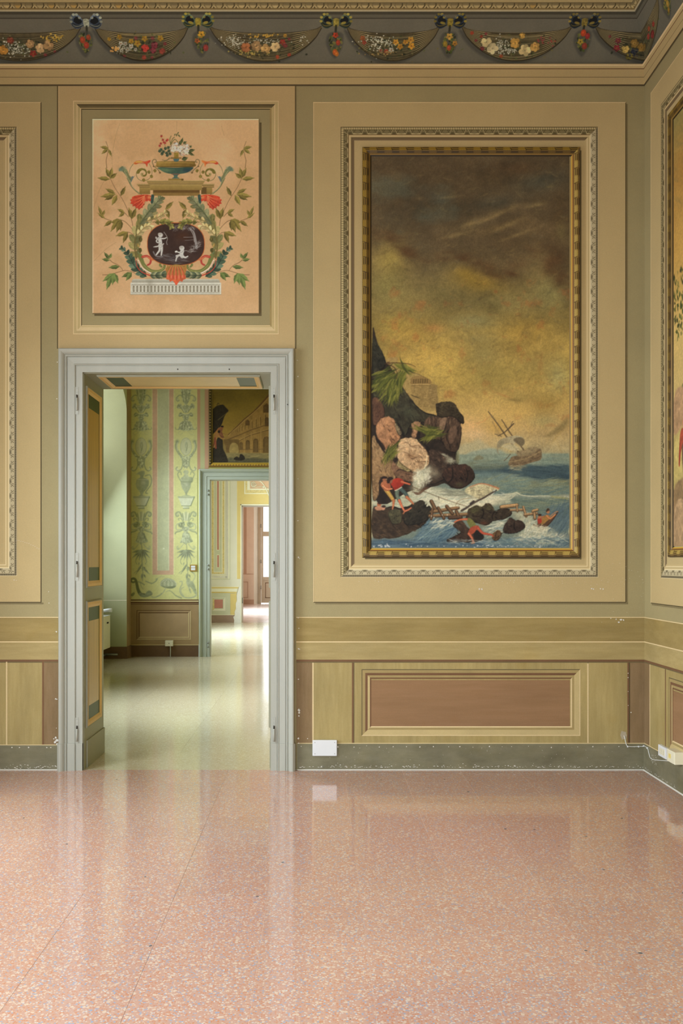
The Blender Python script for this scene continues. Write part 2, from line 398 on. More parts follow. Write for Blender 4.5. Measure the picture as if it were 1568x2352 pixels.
def dado_ring(parent, pl, a, b):
    rings('painted_moulding', parent, pl, [
        (a, 1537, b, 1690, 2.0, 0.0026, ('shade', 'light', 'light', 'shade')),
        (a + 2, 1539, b - 2, 1688, 6.5, 0.0023, ('moldmid', 'moldhi', 'moldhi', 'moldmid')),
        (a + 8.5, 1545.5, b - 8.5, 1681.5, 5.5, 0.0028, ('brownline', 'moldhi', 'moldhi', 'brownline')),
        (a + 14, 1551, b - 14, 1676, 5.0, 0.0025, ('moldmid', 'moldmid', 'moldmid', 'moldhi')),
        (a + 19, 1556, b - 19, 1671, 3.2, 0.0030, ('brownline', 'light', 'light', 'brownline'))])
dado_ring(wall_back, WB, 830, 1332)
dado(wall_back, WB, UL, 134, [
    ('ochre_panel', [(UL, 1520, 14, 1711, 0.0018, 'ochre'), (14, 1520, 17, 1711, 0.0026, 'light')]),
    ('ochre_panel', [(17, 1520, 97, 1711, 0.0018, 'ochre'), (97, 1520, 101, 1711, 0.0026, 'brownline')]),
    ('pilaster', [(101, 1520, 134, 1711, 0.0018, 'pilaster')])])
# right wall, same scheme
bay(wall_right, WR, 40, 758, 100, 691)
dado(wall_right, WR, 0, 900, [
    ('pilaster', [(0, 1522, 33, 1707, 0.0018, 'pilaster'), (33, 1522, 36, 1707, 0.0026, 'light')]),
    ('ochre_panel', [(36, 1522, 122, 1707, 0.0018, 'ochre'), (122, 1522, 126, 1707, 0.0026, 'brownline')]),
    ('panel_field', [(126, 1522, 700, 1707, 0.0018, 'ochre')]),
    ('red_panel', [(164, 1562, 640, 1668, 0.0024, 'redbrown')])])
dado_ring(wall_right, WR, 143, 660)
# baseboards
def baseboard(name, pl, u0, u1, top, mit=0):
    mb = MB()
    p = [(top, 0.0), (top, 0.007), (top + 2, 0.010), (1768, 0.010)]
    for (v0, l0), (v1, l1) in zip(p, p[1:]): mb.poly([pl(u0, v0, l0), pl(u1, v0, l0), pl(u1, v1, l1), pl(u0, v1, l1)], 0)
    o = tag(mb.build(name, [T['base']]), kind='structure'); return o
baseboard('baseboard_back', WB, 683, UR, 1708); baseboard('baseboard_left', WB, UL, 133, 1712); baseboard('baseboard_right', WR, 0, 3000, 1708)
for (nm, a, b, t_) in (('light_edge', 683, UR, 1706.2), ('light_edge', UL, 133, 1710)):
    strips(nm, wall_back, WB, [(a, t_, b, t_ + 1.8, 0.0034, 'light')])
strips('light_edge', wall_right, WR, [(0, 1706, 900, 1708, 0.0034, 'light')])

# ---------------------------------------------------------------- door casings
CPROF = [(0, 0.000), (0, 0.016), (0.037, 0.016), (0.039, 0.012), (0.042, 0.012), (0.044, 0.019), (0.047, 0.021), (0.050, 0.019), (0.052, 0.017),
         (0.089, 0.021), (0.091, 0.015), (0.094, 0.015), (0.096, 0.024), (0.101, 0.026), (0.104, 0.022), (0.107, 0.021), (0.110, 0.028),
         (0.117, 0.036), (0.126, 0.041), (0.135, 0.042), (0.141, 0.038), (0.144, 0.028), (0.145, 0.0)]
def casing(door, y, x0, x1, h, mat, plinth=True, pw=1.0):
    P = [(u * pw, v) for u, v in CPROF]
    def sweep(name, kind):
        mb = MB()
        for (u0, v0), (u1, v1) in zip(P, P[1:]):
            if kind == 'L': q = [(x0 - u0, y - v0, 0), (x0 - u0, y - v0, h + u0), (x0 - u1, y - v1, h + u1), (x0 - u1, y - v1, 0)]
            elif kind == 'R': q = [(x1 + u0, y - v0, 0), (x1 + u0, y - v0, h + u0), (x1 + u1, y - v1, h + u1), (x1 + u1, y - v1, 0)]
            else: q = [(x0 - u0, y - v0, h + u0), (x1 + u0, y - v0, h + u0), (x1 + u1, y - v1, h + u1), (x0 - u1, y - v1, h + u1)]
            mb.poly(q)
        return mb.build(name, mat, door)
    sweep('casing_side', 'L'); sweep('casing_side', 'R'); sweep('casing_head', 'H')
    if plinth:
        for sgn, xx in ((-1, x0), (1, x1)):
            mb = MB(); PH = 0.166
            Q = [(u * pw, v + (0.005 if v > 0 else 0)) for u, v in P]; Q[-1] = (Q[-1][0] + 0.006, 0); Q[-2] = (Q[-2][0] + 0.006, Q[-2][1])
            for (u0, v0), (u1, v1) in zip(Q, Q[1:]):
                mb.poly([(xx + sgn * u0, y - v0, 0), (xx + sgn * u0, y - v0, PH), (xx + sgn * u1, y - v1, PH), (xx + sgn * u1, y - v1, 0)])
            mb.poly([(xx + sgn * u, y - v, PH) for u, v in Q])
            mb.build('plinth_block', mat, door)
def hinge(door, xc, yf, h0, h1, mat):
    o = MB(); wd = 0.0095
    o.box((xc - wd, yf - 0.0022, h0), (xc + wd, yf, h1)); pl_ = o.build('hinge', mat, door)
    k0, k1 = h0 + (h1 - h0) * 0.14, h0 + (h1 - h0) * 0.60
    m = MB(); m.tube([(xc + 0.001, yf - 0.008, k0), (xc + 0.001, yf - 0.008, k1)], 0.0065, 10); m.build('knuckle', mat, pl_)
    m = MB(); m.tube([(xc + 0.001, yf - 0.008, k1), (xc + 0.001, yf - 0.008, k1 + 0.018)], 0.0042, 8); m.build('hinge_pin', T['iron'], pl_)
    for hh in (h0 + 0.008, h1 - 0.010, k1 + 0.034):
        m = MB(); m.tube([(xc, yf - 0.0020, hh), (xc, yf - 0.0034, hh)], 0.0024, 8); m.build('screw', T['screw'], pl_)
door_1 = tag(empty('door_1', ((DX0 + DX1) / 2, D, 0)), kind='structure')
casing(door_1, D, DX0, DX1, DH, T['casing'])
for (a, b) in ((890, 953), (1270, 1334), (1647, 1710)):
    hh0, hh1 = EYE + (VY - b) / S1, EYE + (VY - a) / S1
    hinge(door_1, (178.5 - VX) / S1, D - 0.016, hh0, hh1, T['casing'])
    hinge(door_1, (629 - VX) / S1, D - 0.016, hh0, hh1, T['casing'])
for px in (409, 527):
    m = MB(); c_ = WB(px, 849.5, 0.016); m.tube([c_, (c_[0], c_[1] - 0.0015, c_[2])], 0.0042, 10); m.build('screw_hole', T['iron'], door_1)
m = MB(); c_ = WB(660.5, 931, 0.024); m.tube([c_, (c_[0], c_[1] - 0.003, c_[2])], 0.0036, 8); m.build('screw_hole', T['iron'], door_1)

# panelled lining of the reveal: side, side, soffit
def lin_panel(door, pl, u0, u1, v0, v1, band_u, band_v, field='lin_ochre'):
    """raised moulding, dark green band, ochre panel; pl(u, v, lift)"""
    def ring(name, ins, wu, wv, l0, l1, mt):
        mb = MB()
        O = [(u0 + ins, v0 + ins), (u1 - ins, v0 + ins), (u1 - ins, v1 - ins), (u0 + ins, v1 - ins)]
        I = [(u0 + ins + wu, v0 + ins + wv), (u1 - ins - wu, v0 + ins + wv), (u1 - ins - wu, v1 - ins - wv), (u0 + ins + wu, v1 - ins - wv)]
        M_ = [((o[0] + i[0]) / 2, (o[1] + i[1]) / 2) for o, i in zip(O, I)]
        for i in range(4):
            j = (i + 1) % 4
            mb.poly([pl(*O[i], 0), pl(*O[j], 0), pl(*O[j], l0), pl(*O[i], l0)])
            mb.poly([pl(*O[i], l0), pl(*O[j], l0), pl(*M_[j], (l0 + l1) / 2 + 0.003), pl(*M_[i], (l0 + l1) / 2 + 0.003)])
            mb.poly([pl(*M_[i], (l0 + l1) / 2 + 0.003), pl(*M_[j], (l0 + l1) / 2 + 0.003), pl(*I[j], l1), pl(*I[i], l1)])
        return mb.build(name, mt, door)
    ring('panel_moulding', 0.0, 0.008, 0.008, 0.008, 0.010, T['lining'])
    ring('panel_moulding', 0.008, 0.034, 0.034, 0.012, 0.004, T['lin_cream'])
    a, b, c2, d2 = u0 + 0.042, u1 - 0.042, v0 + 0.042, v1 - 0.042
    mb = MB(); mb.poly([pl(a, c2, 0.0030), pl(b, c2, 0.0030), pl(b, d2, 0.0030), pl(a, d2, 0.0030)]); mb.build('green_band', T['lin_green'], door)
    a, b, c2, d2 = a + band_u, b - band_u, c2 + band_v, d2 - band_v
    mb = MB(); q = [pl(a, c2, 0.0045), pl(b, c2, 0.0045), pl(b, d2, 0.0045), pl(a, d2, 0.0045)]; mb.poly(q)
    q0 = [pl(a, c2, 0.003), pl(b, c2, 0.003), pl(b, d2, 0.003), pl(a, d2, 0.003)]
    for i in range(4): j = (i + 1) % 4; mb.poly([q[i], q[j], q0[j], q0[i]])
    mb.build('ochre_panel', T[field], door)
def reveal(door, y, t, x0, x1, h, lining_mat, panels=True):
    for nm, xx, sg in (('lining', x0, 1), ('lining', x1, -1)):
        mb = MB(); mb.box((xx, y + 0.002, 0), (xx + sg * 0.004, y + t, h)); mb.build(nm, lining_mat, door)
        if panels:
            pl = lambda u, v, l, xx=xx, sg=sg: (xx + sg * (0.004 + l), y + u, v)
            lin_panel(door, pl, 0.045, 0.417, 1.113, 2.362, 0.016, 0.085)
            lin_panel(door, pl, 0.045, 0.417, 0.249, 1.031, 0.016, 0.085)
            mb = MB(); mb.box((xx, y + 0.060, 0), (xx + sg * 0.012, y + t + 0.004, 0.168)); mb.build('lining_plinth', lining_mat, door, bevel=0.002)
    mb = MB(); mb.box((x0, y + 0.002, h - 0.004), (x1, y + t, h)); mb.build('lining_soffit', lining_mat, door)
    if panels:
        pl = lambda u, v, l: (u, y + v, h - 0.004 - l)
        lin_panel(door, pl, x0 + 0.07, x1 - 0.07, 0.05, 0.43, 0.11, 0.008, 'lin_soffit')
reveal(door_1, D, T2, DX0, DX1, DH, T['lining'])
# ---------------------------------------------------------------- rooms beyond the door
T['r2_wall'] = paint('pale_green_wall_paint', (188, 190, 150), 0.05, 2)
T['r2_yel'] = paint('yellow_green_wall_paint', (206, 200, 130), 0.05, 2)
T['r2_ceil'] = paint('yellow_beige_ceiling_paint', (190, 170, 90), 0.05, 2)
T['r2_pink'] = paint('pink_band_paint', (202, 160, 128), 0.05, 3)
T['r2_green'] = paint('sage_band_paint', (192, 190, 140), 0.05, 3)
T['r2_dado'] = paint('brown_dado_paint', (164, 136, 96), 0.10, 4)
T['r2_dado2'] = paint('pale_brown_dado_paint', (178, 150, 112), 0.10, 4)
T['r2_dark'] = paint('dark_brown_base_paint', (116, 88, 62), 0.14, 6)
T['r2_line'] = paint('brown_shade_line', (108, 78, 50), 0.08, 6)
T['r2_hi'] = paint('cream_line_paint', (216, 196, 146), 0.06, 6)
T['r3_wall'] = paint('pale_sage_wall_paint', (214, 208, 188), 0.04, 2)
T['r3_yel'] = paint('yellow_band_paint', (212, 188, 120), 0.06, 3)
T['r3_cream'] = paint('pale_cream_paint', (224, 218, 190), 0.05, 3)
T['r3_gold'] = paint('gold_ornament_paint', (208, 188, 130), 0.2, 40)
T['r3_pink'] = paint('dusty_red_paint', (188, 128, 112), 0.08, 8)
T['r3_mid'] = paint('sage_stripe_paint', (196, 194, 164), 0.06, 4)
T['r3_scroll'] = paint('pink_scroll_ground', (206, 170, 136), 0.08, 12)
T['r3_base'] = paint('brown_grey_base_paint', (150, 124, 104), 0.1, 6)
T['r4_wall'] = paint('salmon_wall_paint', (204, 182, 160), 0.06, 3)
T['r4_dk'] = paint('dark_salmon_paint', (172, 140, 116), 0.08, 4)
T['r4_white'] = paint('white_reveal_paint', (226, 220, 206), 0.04, 3)
T['wood'] = paint('beige_door_paint', (172, 154, 128), 0.06, 4, rough=0.5)
m_, nt_, N_, L_, B_ = _nt('clear_glass')
g_ = N_.new('ShaderNodeBsdfGlossy'); g_.inputs['Roughness'].default_value = 0.02; t_ = N_.new('ShaderNodeBsdfTransparent')
fr_ = N_.new('ShaderNodeFresnel'); fr_.inputs[0].default_value = 1.45; mx_ = N_.new('ShaderNodeMixShader')
L_.new(fr_.outputs[0], mx_.inputs[0]); L_.new(t_.outputs[0], mx_.inputs[1]); L_.new(g_.outputs[0], mx_.inputs[2])
L_.new(mx_.outputs[0], N_['Material Output'].inputs[0]); T['glass'] = m_

Y2 = D + T2
def floor_slabs(name, y0, y1, x0, x1, mat, sw=0.70, sl=1.40):
    mb = MB(); mb.box((x0, y0, -0.1), (x1, y1, -0.0012)); f = tag(mb.build(name, T['grout2']), kind='structure')
    i = 0; x = x0; pr = None
    while x < x1 - 1e-6:
        b = min(x + sw, x1); y = y0 - (sl / 2 if i % 2 else 0)
        while y < y1 - 1e-6:
            c, d = max(y, y0), min(y + sl, y1)
            if d - c > 0.01 and b - x > 0.01:
                mb = MB(); mb.box((x + 0.0005, c + 0.0005, -0.001), (b - 0.0005, d - 0.0005, 0)); mb.build('slab', mat, f)
            y += sl
        x = b; i += 1
    return f
T['grout2'] = plain('pale_grout', (196, 184, 150), 0.6)
# threshold under the first door, then the second room
mb = MB(); mb.box((DX0, D + 0.001, -0.022), (DX1, D + 0.259, 0.0)); th = tag(mb.build('floor_threshold', T['floor2']), kind='structure')
mb = MB(); mb.box((DX0, D + 0.261, -0.022), (DX1, Y2, 0.0)); mb.build('slab', T['floor2'], th)
mb = MB(); mb.box((DX0, D, -0.1), (DX1, Y2, -0.0225)); mb.build('bedding', T['grout2'], th)
floor_slabs('floor.001', Y2, Z2, XL - 0.5, 2.6, T['floor2'])
WB2, WB3, WB4 = plane_y(Z2), plane_y(Z3), plane_y(Z4)
X2a, X2b, H2 = (482 - VX) * Z2 / F, (482 - VX) * Z2 / F + 1.16, EYE + (VY - 1102) * Z2 / F
wall_back2 = wall_y('wall_back.001', Z2, Z2 + 0.14, XL - 0.5, 2.6, 4.7, [(X2a, X2b, 0, H2)], T['r2_yel'])
wall_y('wall_front.001', Y2 - 0.02, Y2, XL - 0.5, 2.6, 4.7, [(DX0 - 0.001, DX1 + 0.001, 0, DH)], T['r2_yel'])
wall_x('wall_right.001', 2.6, 2.8, Y2, Z2, 4.7, [], T['r2_yel'])
mb = MB(); mb.box((XL - 0.5, Y2, 4.62), (2.6, Z2, 4.8)); tag(mb.build('ceiling.001', T['r2_ceil']), kind='structure')
# left wall of the second room: piers and arched window bays
def arched_wall(name, x0, x1, y0, y1, h, bays, spring, rise, mat):
    mb = MB(); y = y0
    for a, b in bays:
        mb.box((x0, y, 0), (x1, a, h)); y = b
        cy, rx = (a + b) / 2, (b - a) / 2; n = 24
        P = [(cy + rx * math.cos(math.pi * (1 - i / n)), spring + rise * math.sin(math.pi * i / n)) for i in range(n + 1)]
        for (ya, ha), (yb, hb) in zip(P, P[1:]):
            mb.poly([(x1, ya, ha), (x1, yb, hb), (x1, yb, h), (x1, ya, h)])
            mb.poly([(x0, ya, ha), (x0, yb, hb), (x1, yb, hb), (x1, ya, ha)])
    mb.box((x0, y, 0), (x1, y1, h))
    return tag(mb.build(name, mat), kind='structure')
arched_wall('wall_left.001', XL - 0.45, XL, Y2, Z2, 4.7, LWIN2, 3.26, 0.36, T['r2_wall'])
# window bays; the shade on the narrow far pier follows as a brown strip
for k, (a, b) in enumerate(LWIN2):
    wn = tag(empty('window_%d' % (k + 1), (XL - 0.46, (a + b) / 2, 0)), kind='structure')
    mb = MB(); xw = XL - 0.46
    mb.box((xw - 0.12, a - 0.1, 0), (xw, b + 0.1, 0.72)); mb.build('parapet', T['r2_wall'], wn)
    mb = MB()
    for q in (a, (a + b) / 2 - 0.035, b - 0.07): mb.box((xw - 0.05, q, 0.72), (xw, q + 0.07, 3.7))
    for hh in (0.72, 2.5, 3.63): mb.box((xw - 0.05, a, hh), (xw, b, hh + 0.07))
    mb.build('frame', T['wood'], wn)
    for q in (a + 0.07, (a + b) / 2 + 0.035):
        mb = MB(); mb.box((xw - 0.03, q, 0.79), (xw - 0.026, q + (b - a) / 2 - 0.105, 2.5)); mb.build('pane', T['glass'], wn)
# dado and base of the back wall
wl2 = WB2(300, 0)[0]
strips('dado_field', wall_back2, WB2, [(300, 1388, 456, 1481, 0.004, 'r2_dado'), (300, 1377, 456, 1379.5, 0.012, 'r2_line'), (300, 1379.5, 456, 1382, 0.016, 'r2_hi'),
    (300, 1382, 456, 1385.5, 0.012, 'r2_line'), (300, 1385.5, 456, 1386.8, 0.010, 'r2_dado2'), (300, 1386.8, 456, 1388.2, 0.006, 'r2_line')])
strips('dado_panel', wall_back2, WB2, [(321, 1409, 432, 1463, 0.006, 'r2_dado2')])
rings('painted_moulding', wall_back2, WB2, [
    (314, 1401.5, 438.5, 1469, 1.4, 0.0068, ('r2_line', 'r2_hi', 'r2_hi', 'r2_line')), (315.4, 1402.9, 437.1, 1467.6, 3.2, 0.006, ('r2_dado2', 'r2_dado2', 'r2_dado2', 'r2_dado')),
    (318.6, 1406.1, 433.9, 1464.4, 1.6, 0.0068, ('r2_line', 'r2_hi', 'r2_hi', 'r2_line'))])
mb = MB(); mb.box((wl2, Z2 - 0.012, 0), (X2a - 0.145, Z2, EYE + (VY - 1482) * Z2 / F)); tag(mb.build('baseboard_back.001', T['r2_dark']), kind='structure')
strips('light_edge', wall_back2, WB2, [(300, 1480.6, 456, 1482, 0.0125, 'r2_hi')])
mb = MB(); mb.box((XL - 0.45, LWIN2[1][1] - 0.012, 0), (XL, LWIN2[1][1], 0.158)); mb.box((XL, LWIN2[1][1] - 0.012, 0), (XL + 0.012, Z2 - 0.012, 0.158))
tag(mb.build('baseboard_left.001', T['r2_dark']), kind='structure')
mb = MB(); mb.box((XL, LWIN2[1][1] + 0.01, 0.158), (XL + 0.002, Z2, 4.62)); mb.build('pier_shade_strip', T['r2_dado'], wall_back2)  # shade of the narrow pier, put in as brown colour
mb = MB(); hl = EYE + (VY - 1379) * 11.72 / F; mb.box((XL - 0.44, LWIN2[1][1] - 0.003, hl - 0.006), (XL, LWIN2[1][1], hl + 0.006)); mb.build('light_line', T['r3_cream'], wall_back2)
# bands beside the painting, right of the grotesques
strips('painted_band', wall_back2, WB2, [(453, 800, 460, 1079, 0.004, 'r2_pink'), (460, 800, 470, 1079, 0.0046, 'r2_green'), (470, 800, 479, 1079, 0.004, 'r2_pink')])
door_2 = tag(empty('door_2', ((X2a + X2b) / 2, Z2, 0)), kind='structure')
casing(door_2, Z2, X2a, X2b, H2, T['casing2'])
reveal(door_2, Z2, 0.14, X2a, X2b, H2, T['lining'], panels=False)
for py in (1127, 1298, 1476):
    for dy in (0, 9):
        h0 = EYE + (VY - py - dy) * Z2 / F
        m = MB(); m.tube([(X2a - 0.022, Z2 - 0.024, h0 - 0.012), (X2a - 0.022, Z2 - 0.024, h0 + 0.012)], 0.008, 8); m.build('hinge', T['screw'], door_2)

# third room
Y3 = Z2 + 0.14
floor_slabs('floor.002', Y3, Z3, XL - 0.5, 3.0, T['floor3'], 0.62, 1.5)
mb = MB(); mb.box((X2a, Z2, -0.1), (X2b, Y3, 0.0)); tag(mb.build('floor_threshold.001', T['floor2']), kind='structure')
X3a, X3b, H3 = -1.605, -0.45, EYE + (VY - 1161) * Z3 / F
wall_back3 = wall_y('wall_back.002', Z3, Z3 + 0.5, -4.0, 3.0, 4.9, [(X3a, X3b, 0, H3)], T['r3_wall'])
wall_y('wall_front.002', Y3, Y3 + 0.02, -4.0, 3.0, 4.9, [(X2a, X2b, 0, H2)], T['r3_wall'])
wall_x('wall_right.002', 3.0, 3.2, Y3, Z3, 4.9, [], T['r3_wall'])
wall_x('wall_left.002', -2.9, XL - 0.05, Y3, Z3, 4.9, [(a, b, 0.6, 3.4) for a, b in LWIN3], T['r3_wall'])
mb = MB(); mb.box((-4, Y3, 4.7), (3.0, Z3, 4.9)); tag(mb.build('ceiling.002', T['r3_wall']), kind='structure')
def c5(x, y): return (440 + x / 5.226, 1080 + y / 5.226)
def nest(name, mt, x0, x1, y1, l):
    a, _ = c5(x0, 0); b, d = c5(x1, y1)
    strips(name, wall_back3, WB3, [(a, 880, b, d, l, mt)])
cx = 317
nest('painted_panel', 'r3_mid', cx - 146, 463, 1312, 0.004); nest('painted_panel', 'r3_cream', cx - 141, 456, 1304, 0.006)
nest('painted_panel', 'r3_wall', cx - 96, 408, 1256, 0.010); nest('painted_panel', 'r3_cream', cx - 90, 401, 1250, 0.012)
nest('painted_panel', 'r3_gold', cx - 76, 392, 1244, 0.014); nest('painted_panel', 'r3_cream', cx - 52, 371, 1226, 0.016)
nest('painted_panel', 'r3_mid', cx - 46, 363, 1219, 0.018)
mb = MB()                                                     # dentil course: small blocks, real relief
for k in range(120):
    y = 1290 - k * 13.4
    if y < -700: break
    a, d = c5(414, y); b, e = c5(438, y + 7); mb.box(WB3(a, d, 0.022), WB3(b, e, 0.006))
for k in range(8):
    x = 260 + k * 22
    a, d = c5(x, 1270); b, e = c5(x + 12, 1292); mb.box(WB3(a, d, 0.022), WB3(b, e, 0.006))
tag(mb.build('dentil_course', T['white'], wall_back3), kind='stuff')
for (x0, y0, x1, y1, mt, l) in ((300, -900, 334, 962, 'r3_cream', .02), (307, -900, 328, 955, 'r3_pink', .022), (302, 1012, 334, 1172, 'r3_cream', .02), (309, 1020, 328, 1165, 'r3_pink', .022)):
    a, b = c5(x0, y0); c_, d_ = c5(x1, y1); strips('red_band', wall_back3, WB3, [(a, b, c_, d_, l, mt)])
def box5(name, x0, y0, x1, y1, mt, l):
    a, b = c5(x0, y0); c_, d_ = c5(x1, y1); strips(name, wall_back3, WB3, [(a, b, c_, d_, l, mt)])
box5('yellow_band', 541, -900, 545, 1306, 'r3_cream', .004); box5('yellow_band', 545, -900, 588, 1305, 'r3_yel', .005); box5('yellow_band', 588, -900, 1400, 410, 'r3_yel', .005)
box5('opening_edge', 586, 410, 598, 1830, 'r3_cream', .012); box5('opening_edge', 586, 408, 1300, 420, 'r3_cream', .012)
box5('painted_panel', 632, -400, 1100, 286, 'r3_cream', .012); box5('painted_panel', 644, -380, 1090, 276, 'r3_gold', .014)
box5('painted_panel', 668, -360, 1070, 238, 'r3_cream', .016); box5('painted_panel', 700, -340, 1050, 222, 'r3_scroll', .018)
mb = MB()
def P5(x, y, l=0.024): a, b = c5(x, y); return WB3(a, b, l)
sp = [(745 + (34 - t * 1.5) * math.cos(t * 0.62), 165 + (34 - t * 1.5) * math.sin(t * 0.62)) for t in range(21)]
mb.tube([P5(*p) for p in sp], 0.008, 6); mb.tube([P5(x, y) for x, y in [(712, 120), (716, 180), (730, 205), (770, 205), (830, 200), (915, 214)]], 0.006, 6)
mb.tube([P5(800 + 18 * k, 128 + 0.9 * k * k * 4) for k in range(8)], 0.012, 6); mb.tube([P5(862, 190), P5(862, 214)], 0.02, 6)
mb.build('painted_scroll', T['r3_cream'], wall_back3)
# dado of the third room
for (n_, x0, y0, x1, y1, mt, l) in (('dado_band', 150, 1395, 575, 1402, 'r3_cream', .010), ('dado_band', 150, 1402, 560, 1420, 'r3_yel', .012), ('dado_band', 150, 1420, 548, 1458, 'r3_cream', .014),
        ('dado_band', 150, 1458, 540, 1474, 'r3_yel', .010), ('dado_field', 150, 1476, 462, 1738, 'r3_mid', .006), ('yellow_strip', 464, 1478, 540, 1738, 'r3_yel', .006),
        ('red_square', 274, 1550, 374, 1656, 'r3_pink', .010)): box5(n_, x0, y0, x1, y1, mt, l)
a, b = c5(248, 1526); c_, d_ = c5(406, 1690); rings('painted_moulding', wall_back3, WB3, [(a, b, c_, d_, 1.2, .010, 'r3_wall'), (a + 1.2, b + 1.2, c_ - 1.2, d_ - 1.2, 3.6, .012, ('r3_mid', 'r3_cream', 'r3_cream', 'r3_gold'))])
box5('light_edge', 150, 1736, 520, 1741, 'r3_cream', .012)
mb = MB(); q = [P5(x, y, 0.016) for x, y in [(575, 1395), (588, 1395), (588, 1832), (508, 1832), (512, 1800), (500, 1760), (520, 1745), (516, 1700), (532, 1660), (530, 1600), (545, 1560), (540, 1500), (556, 1460)]]
mb.poly(q); mb.build('plaster_patch', T['white'], wall_back3)
mb = MB(); mb.box(P5(150, 1740, 0.014), P5(515, 1830, 0.0)); tag(mb.build('baseboard_back.002', T['r3_base']), kind='structure')
door_3 = tag(empty('door_3', ((X3a + X3b) / 2, Z3, 0)), kind='structure')
mb = MB(); mb.box((X3a, Z3, 0), (X3a + 0.004, Z3 + 0.5, H3)); mb.box((X3b - 0.004, Z3, 0), (X3b, Z3 + 0.5, H3)); mb.box((X3a, Z3, H3 - 0.004), (X3b, Z3 + 0.5, H3)); mb.build('lining', T['lining'], door_3)
m = MB(); m.tube([(X3a + 0.012, Z3 + 0.2, 0.40), (X3a + 0.012, Z3 + 0.2, 0.52)], 0.012, 8); m.build('hinge', T['screw'], door_3)

# fourth room
Y4 = Z3 + 0.5
floor_slabs('floor.003', Z3, Z4, -3.6, 3.0, T['floor4'], 0.62, 1.5)
X4a, X4w = -1.835, -1.92
ZW4 = 27.0
wall_y('wall_back.003', ZW4, Z4 + 0.3, -3.4, X4w, 5.2, [], T['r4_wall']); wb4 = bpy.data.objects['wall_back.003']
wall_y('wall_back.004', ZW4, Z4 + 0.3, -0.2, 3.0, 5.2, [], T['r4_wall'])
mb = MB(); mb.box((X4w, ZW4, 4.4), (-0.2, Z4 + 0.3, 5.2)); mb.build('lintel', T['r4_wall'], wb4)
mb = MB(); mb.poly([(X4w, ZW4 - 0.001, 0), (X4a, Z4, 0), (X4a, Z4, 4.4), (X4w, ZW4 - 0.001, 4.4)]); mb.poly([(-0.2, ZW4, 0), (-0.3, Z4, 0), (-0.3, Z4, 4.4), (-0.2, ZW4, 4.4)]); mb.build('reveal', T['r4_white'], wb4)
wall_y('wall_front.003', Y4, Y4 + 0.02, -3.4, 3.0, 5.2, [(X3a, X3b, 0, H3)], T['r4_wall'])
wall_x('wall_right.003', 3.0, 3.2, Y4, Z4, 5.2, [], T['r4_wall'])
wall_x('wall_left.003', -2.9, XL - 0.05, Y4, Z4, 5.2, [(21.6, 24.4, 0.6, 3.4)], T['r4_wall'])
mb = MB(); mb.box((-3.4, Y4, 5.0), (3.0, Z4, 5.2)); tag(mb.build('ceiling.003', T['r4_wall']), kind='structure')
WBq = plane_y(ZW4)
strips('dark_band', wb4, WBq, [(540, 1000, 566, 1318, 0.01, 'r4_dk'), (540, 1000, 559.5, 1316, 0.012, 'r4_wall')])
rings('painted_moulding', wb4, WBq, [(540, 1336, 569.5, 1373, 1.2, 0.012, 'r4_dk')])
strips('dado_line', wb4, WBq, [(540, 1318, 582, 1319.2, 0.010, 'r4_dk'), (540, 1377, 583, 1389, 0.008, 'r4_dk')])
window_3 = tag(empty('window_3', (-1.07, Z4, 0)), kind='structure')
def leaf(xa, xb):
    hh = 3.12; st = 0.063
    mb = MB(); y0, y1 = Z4 - 0.05, Z4
    mb.box((xa, y0, 0.02), (xa + st, y1, hh)); mb.box((xb - st, y0, 0.02), (xb, y1, hh))
    for (a, b) in ((0.02, 0.10), (0.72, 0.825), (2.08, 2.228), (2.997, hh)): mb.box((xa + st, y0, a), (xb - st, y1, b))
    f = mb.build('door_leaf', T['wood'], window_3)
    for (a, b) in ((0.825, 2.08), (2.228, 2.997)):
        mb = MB(); mb.box((xa + st, Z4 - 0.03, a), (xb - st, Z4 - 0.025, b)); mb.build('pane', T['glass'], f)
    mb = MB(); mb.box((xa + st, Z4 - 0.035, 0.10), (xb - st, Z4 - 0.01, 0.72)); mb.build('panel', T['wood'], f)
    mb = MB(); x0, x1 = xa + st + 0.06, xb - st - 0.06
    for (a, b, c_, d_) in ((x0, x1, 0.17, 0.19), (x0, x1, 0.63, 0.65), (x0, x0 + 0.02, 0.17, 0.65), (x1 - 0.02, x1, 0.17, 0.65)): mb.box((a, Z4 - 0.040, c_), (b, Z4 - 0.035, d_))
    mb.build('panel_moulding', T['r2_line'], f)
    for z in (0.5, 1.3, 2.4):
        m = MB(); m.tube([(xa - 0.012, Z4 - 0.055, z - 0.05), (xa - 0.012, Z4 - 0.055, z + 0.05)], 0.012, 8); m.build('hinge', T['screw'], f)
leaf(-1.727, -1.075); leaf(-1.065, -0.413)
mb = MB()
mb.box((X4a, Z4 - 0.03, 0), (-1.735, Z4 + 0.08, 4.4)); mb.box((-0.405, Z4 - 0.03, 0), (-0.3, Z4 + 0.08, 4.4))
mb.box((X4a, Z4 - 0.03, 3.13), (-0.3, Z4 + 0.08, 3.62)); mb.box((X4a, Z4 - 0.03, 4.2), (-0.3, Z4 + 0.08, 4.4))
for k in range(6): x = -1.735 + k * 0.266; mb.box((x - 0.06, Z4 - 0.03, 3.62), (x + 0.06, Z4 + 0.08, 4.2))
mb.box((-1.735, Z4 - 0.02, 3.88), (-0.405, Z4 + 0.05, 3.93))
mb.build('frame', T['wood'], window_3)
mb = MB(); mb.box((-1.735, Z4 + 0.01, 3.62), (-0.405, Z4 + 0.015, 4.2)); mb.build('pane', T['glass'], window_3)
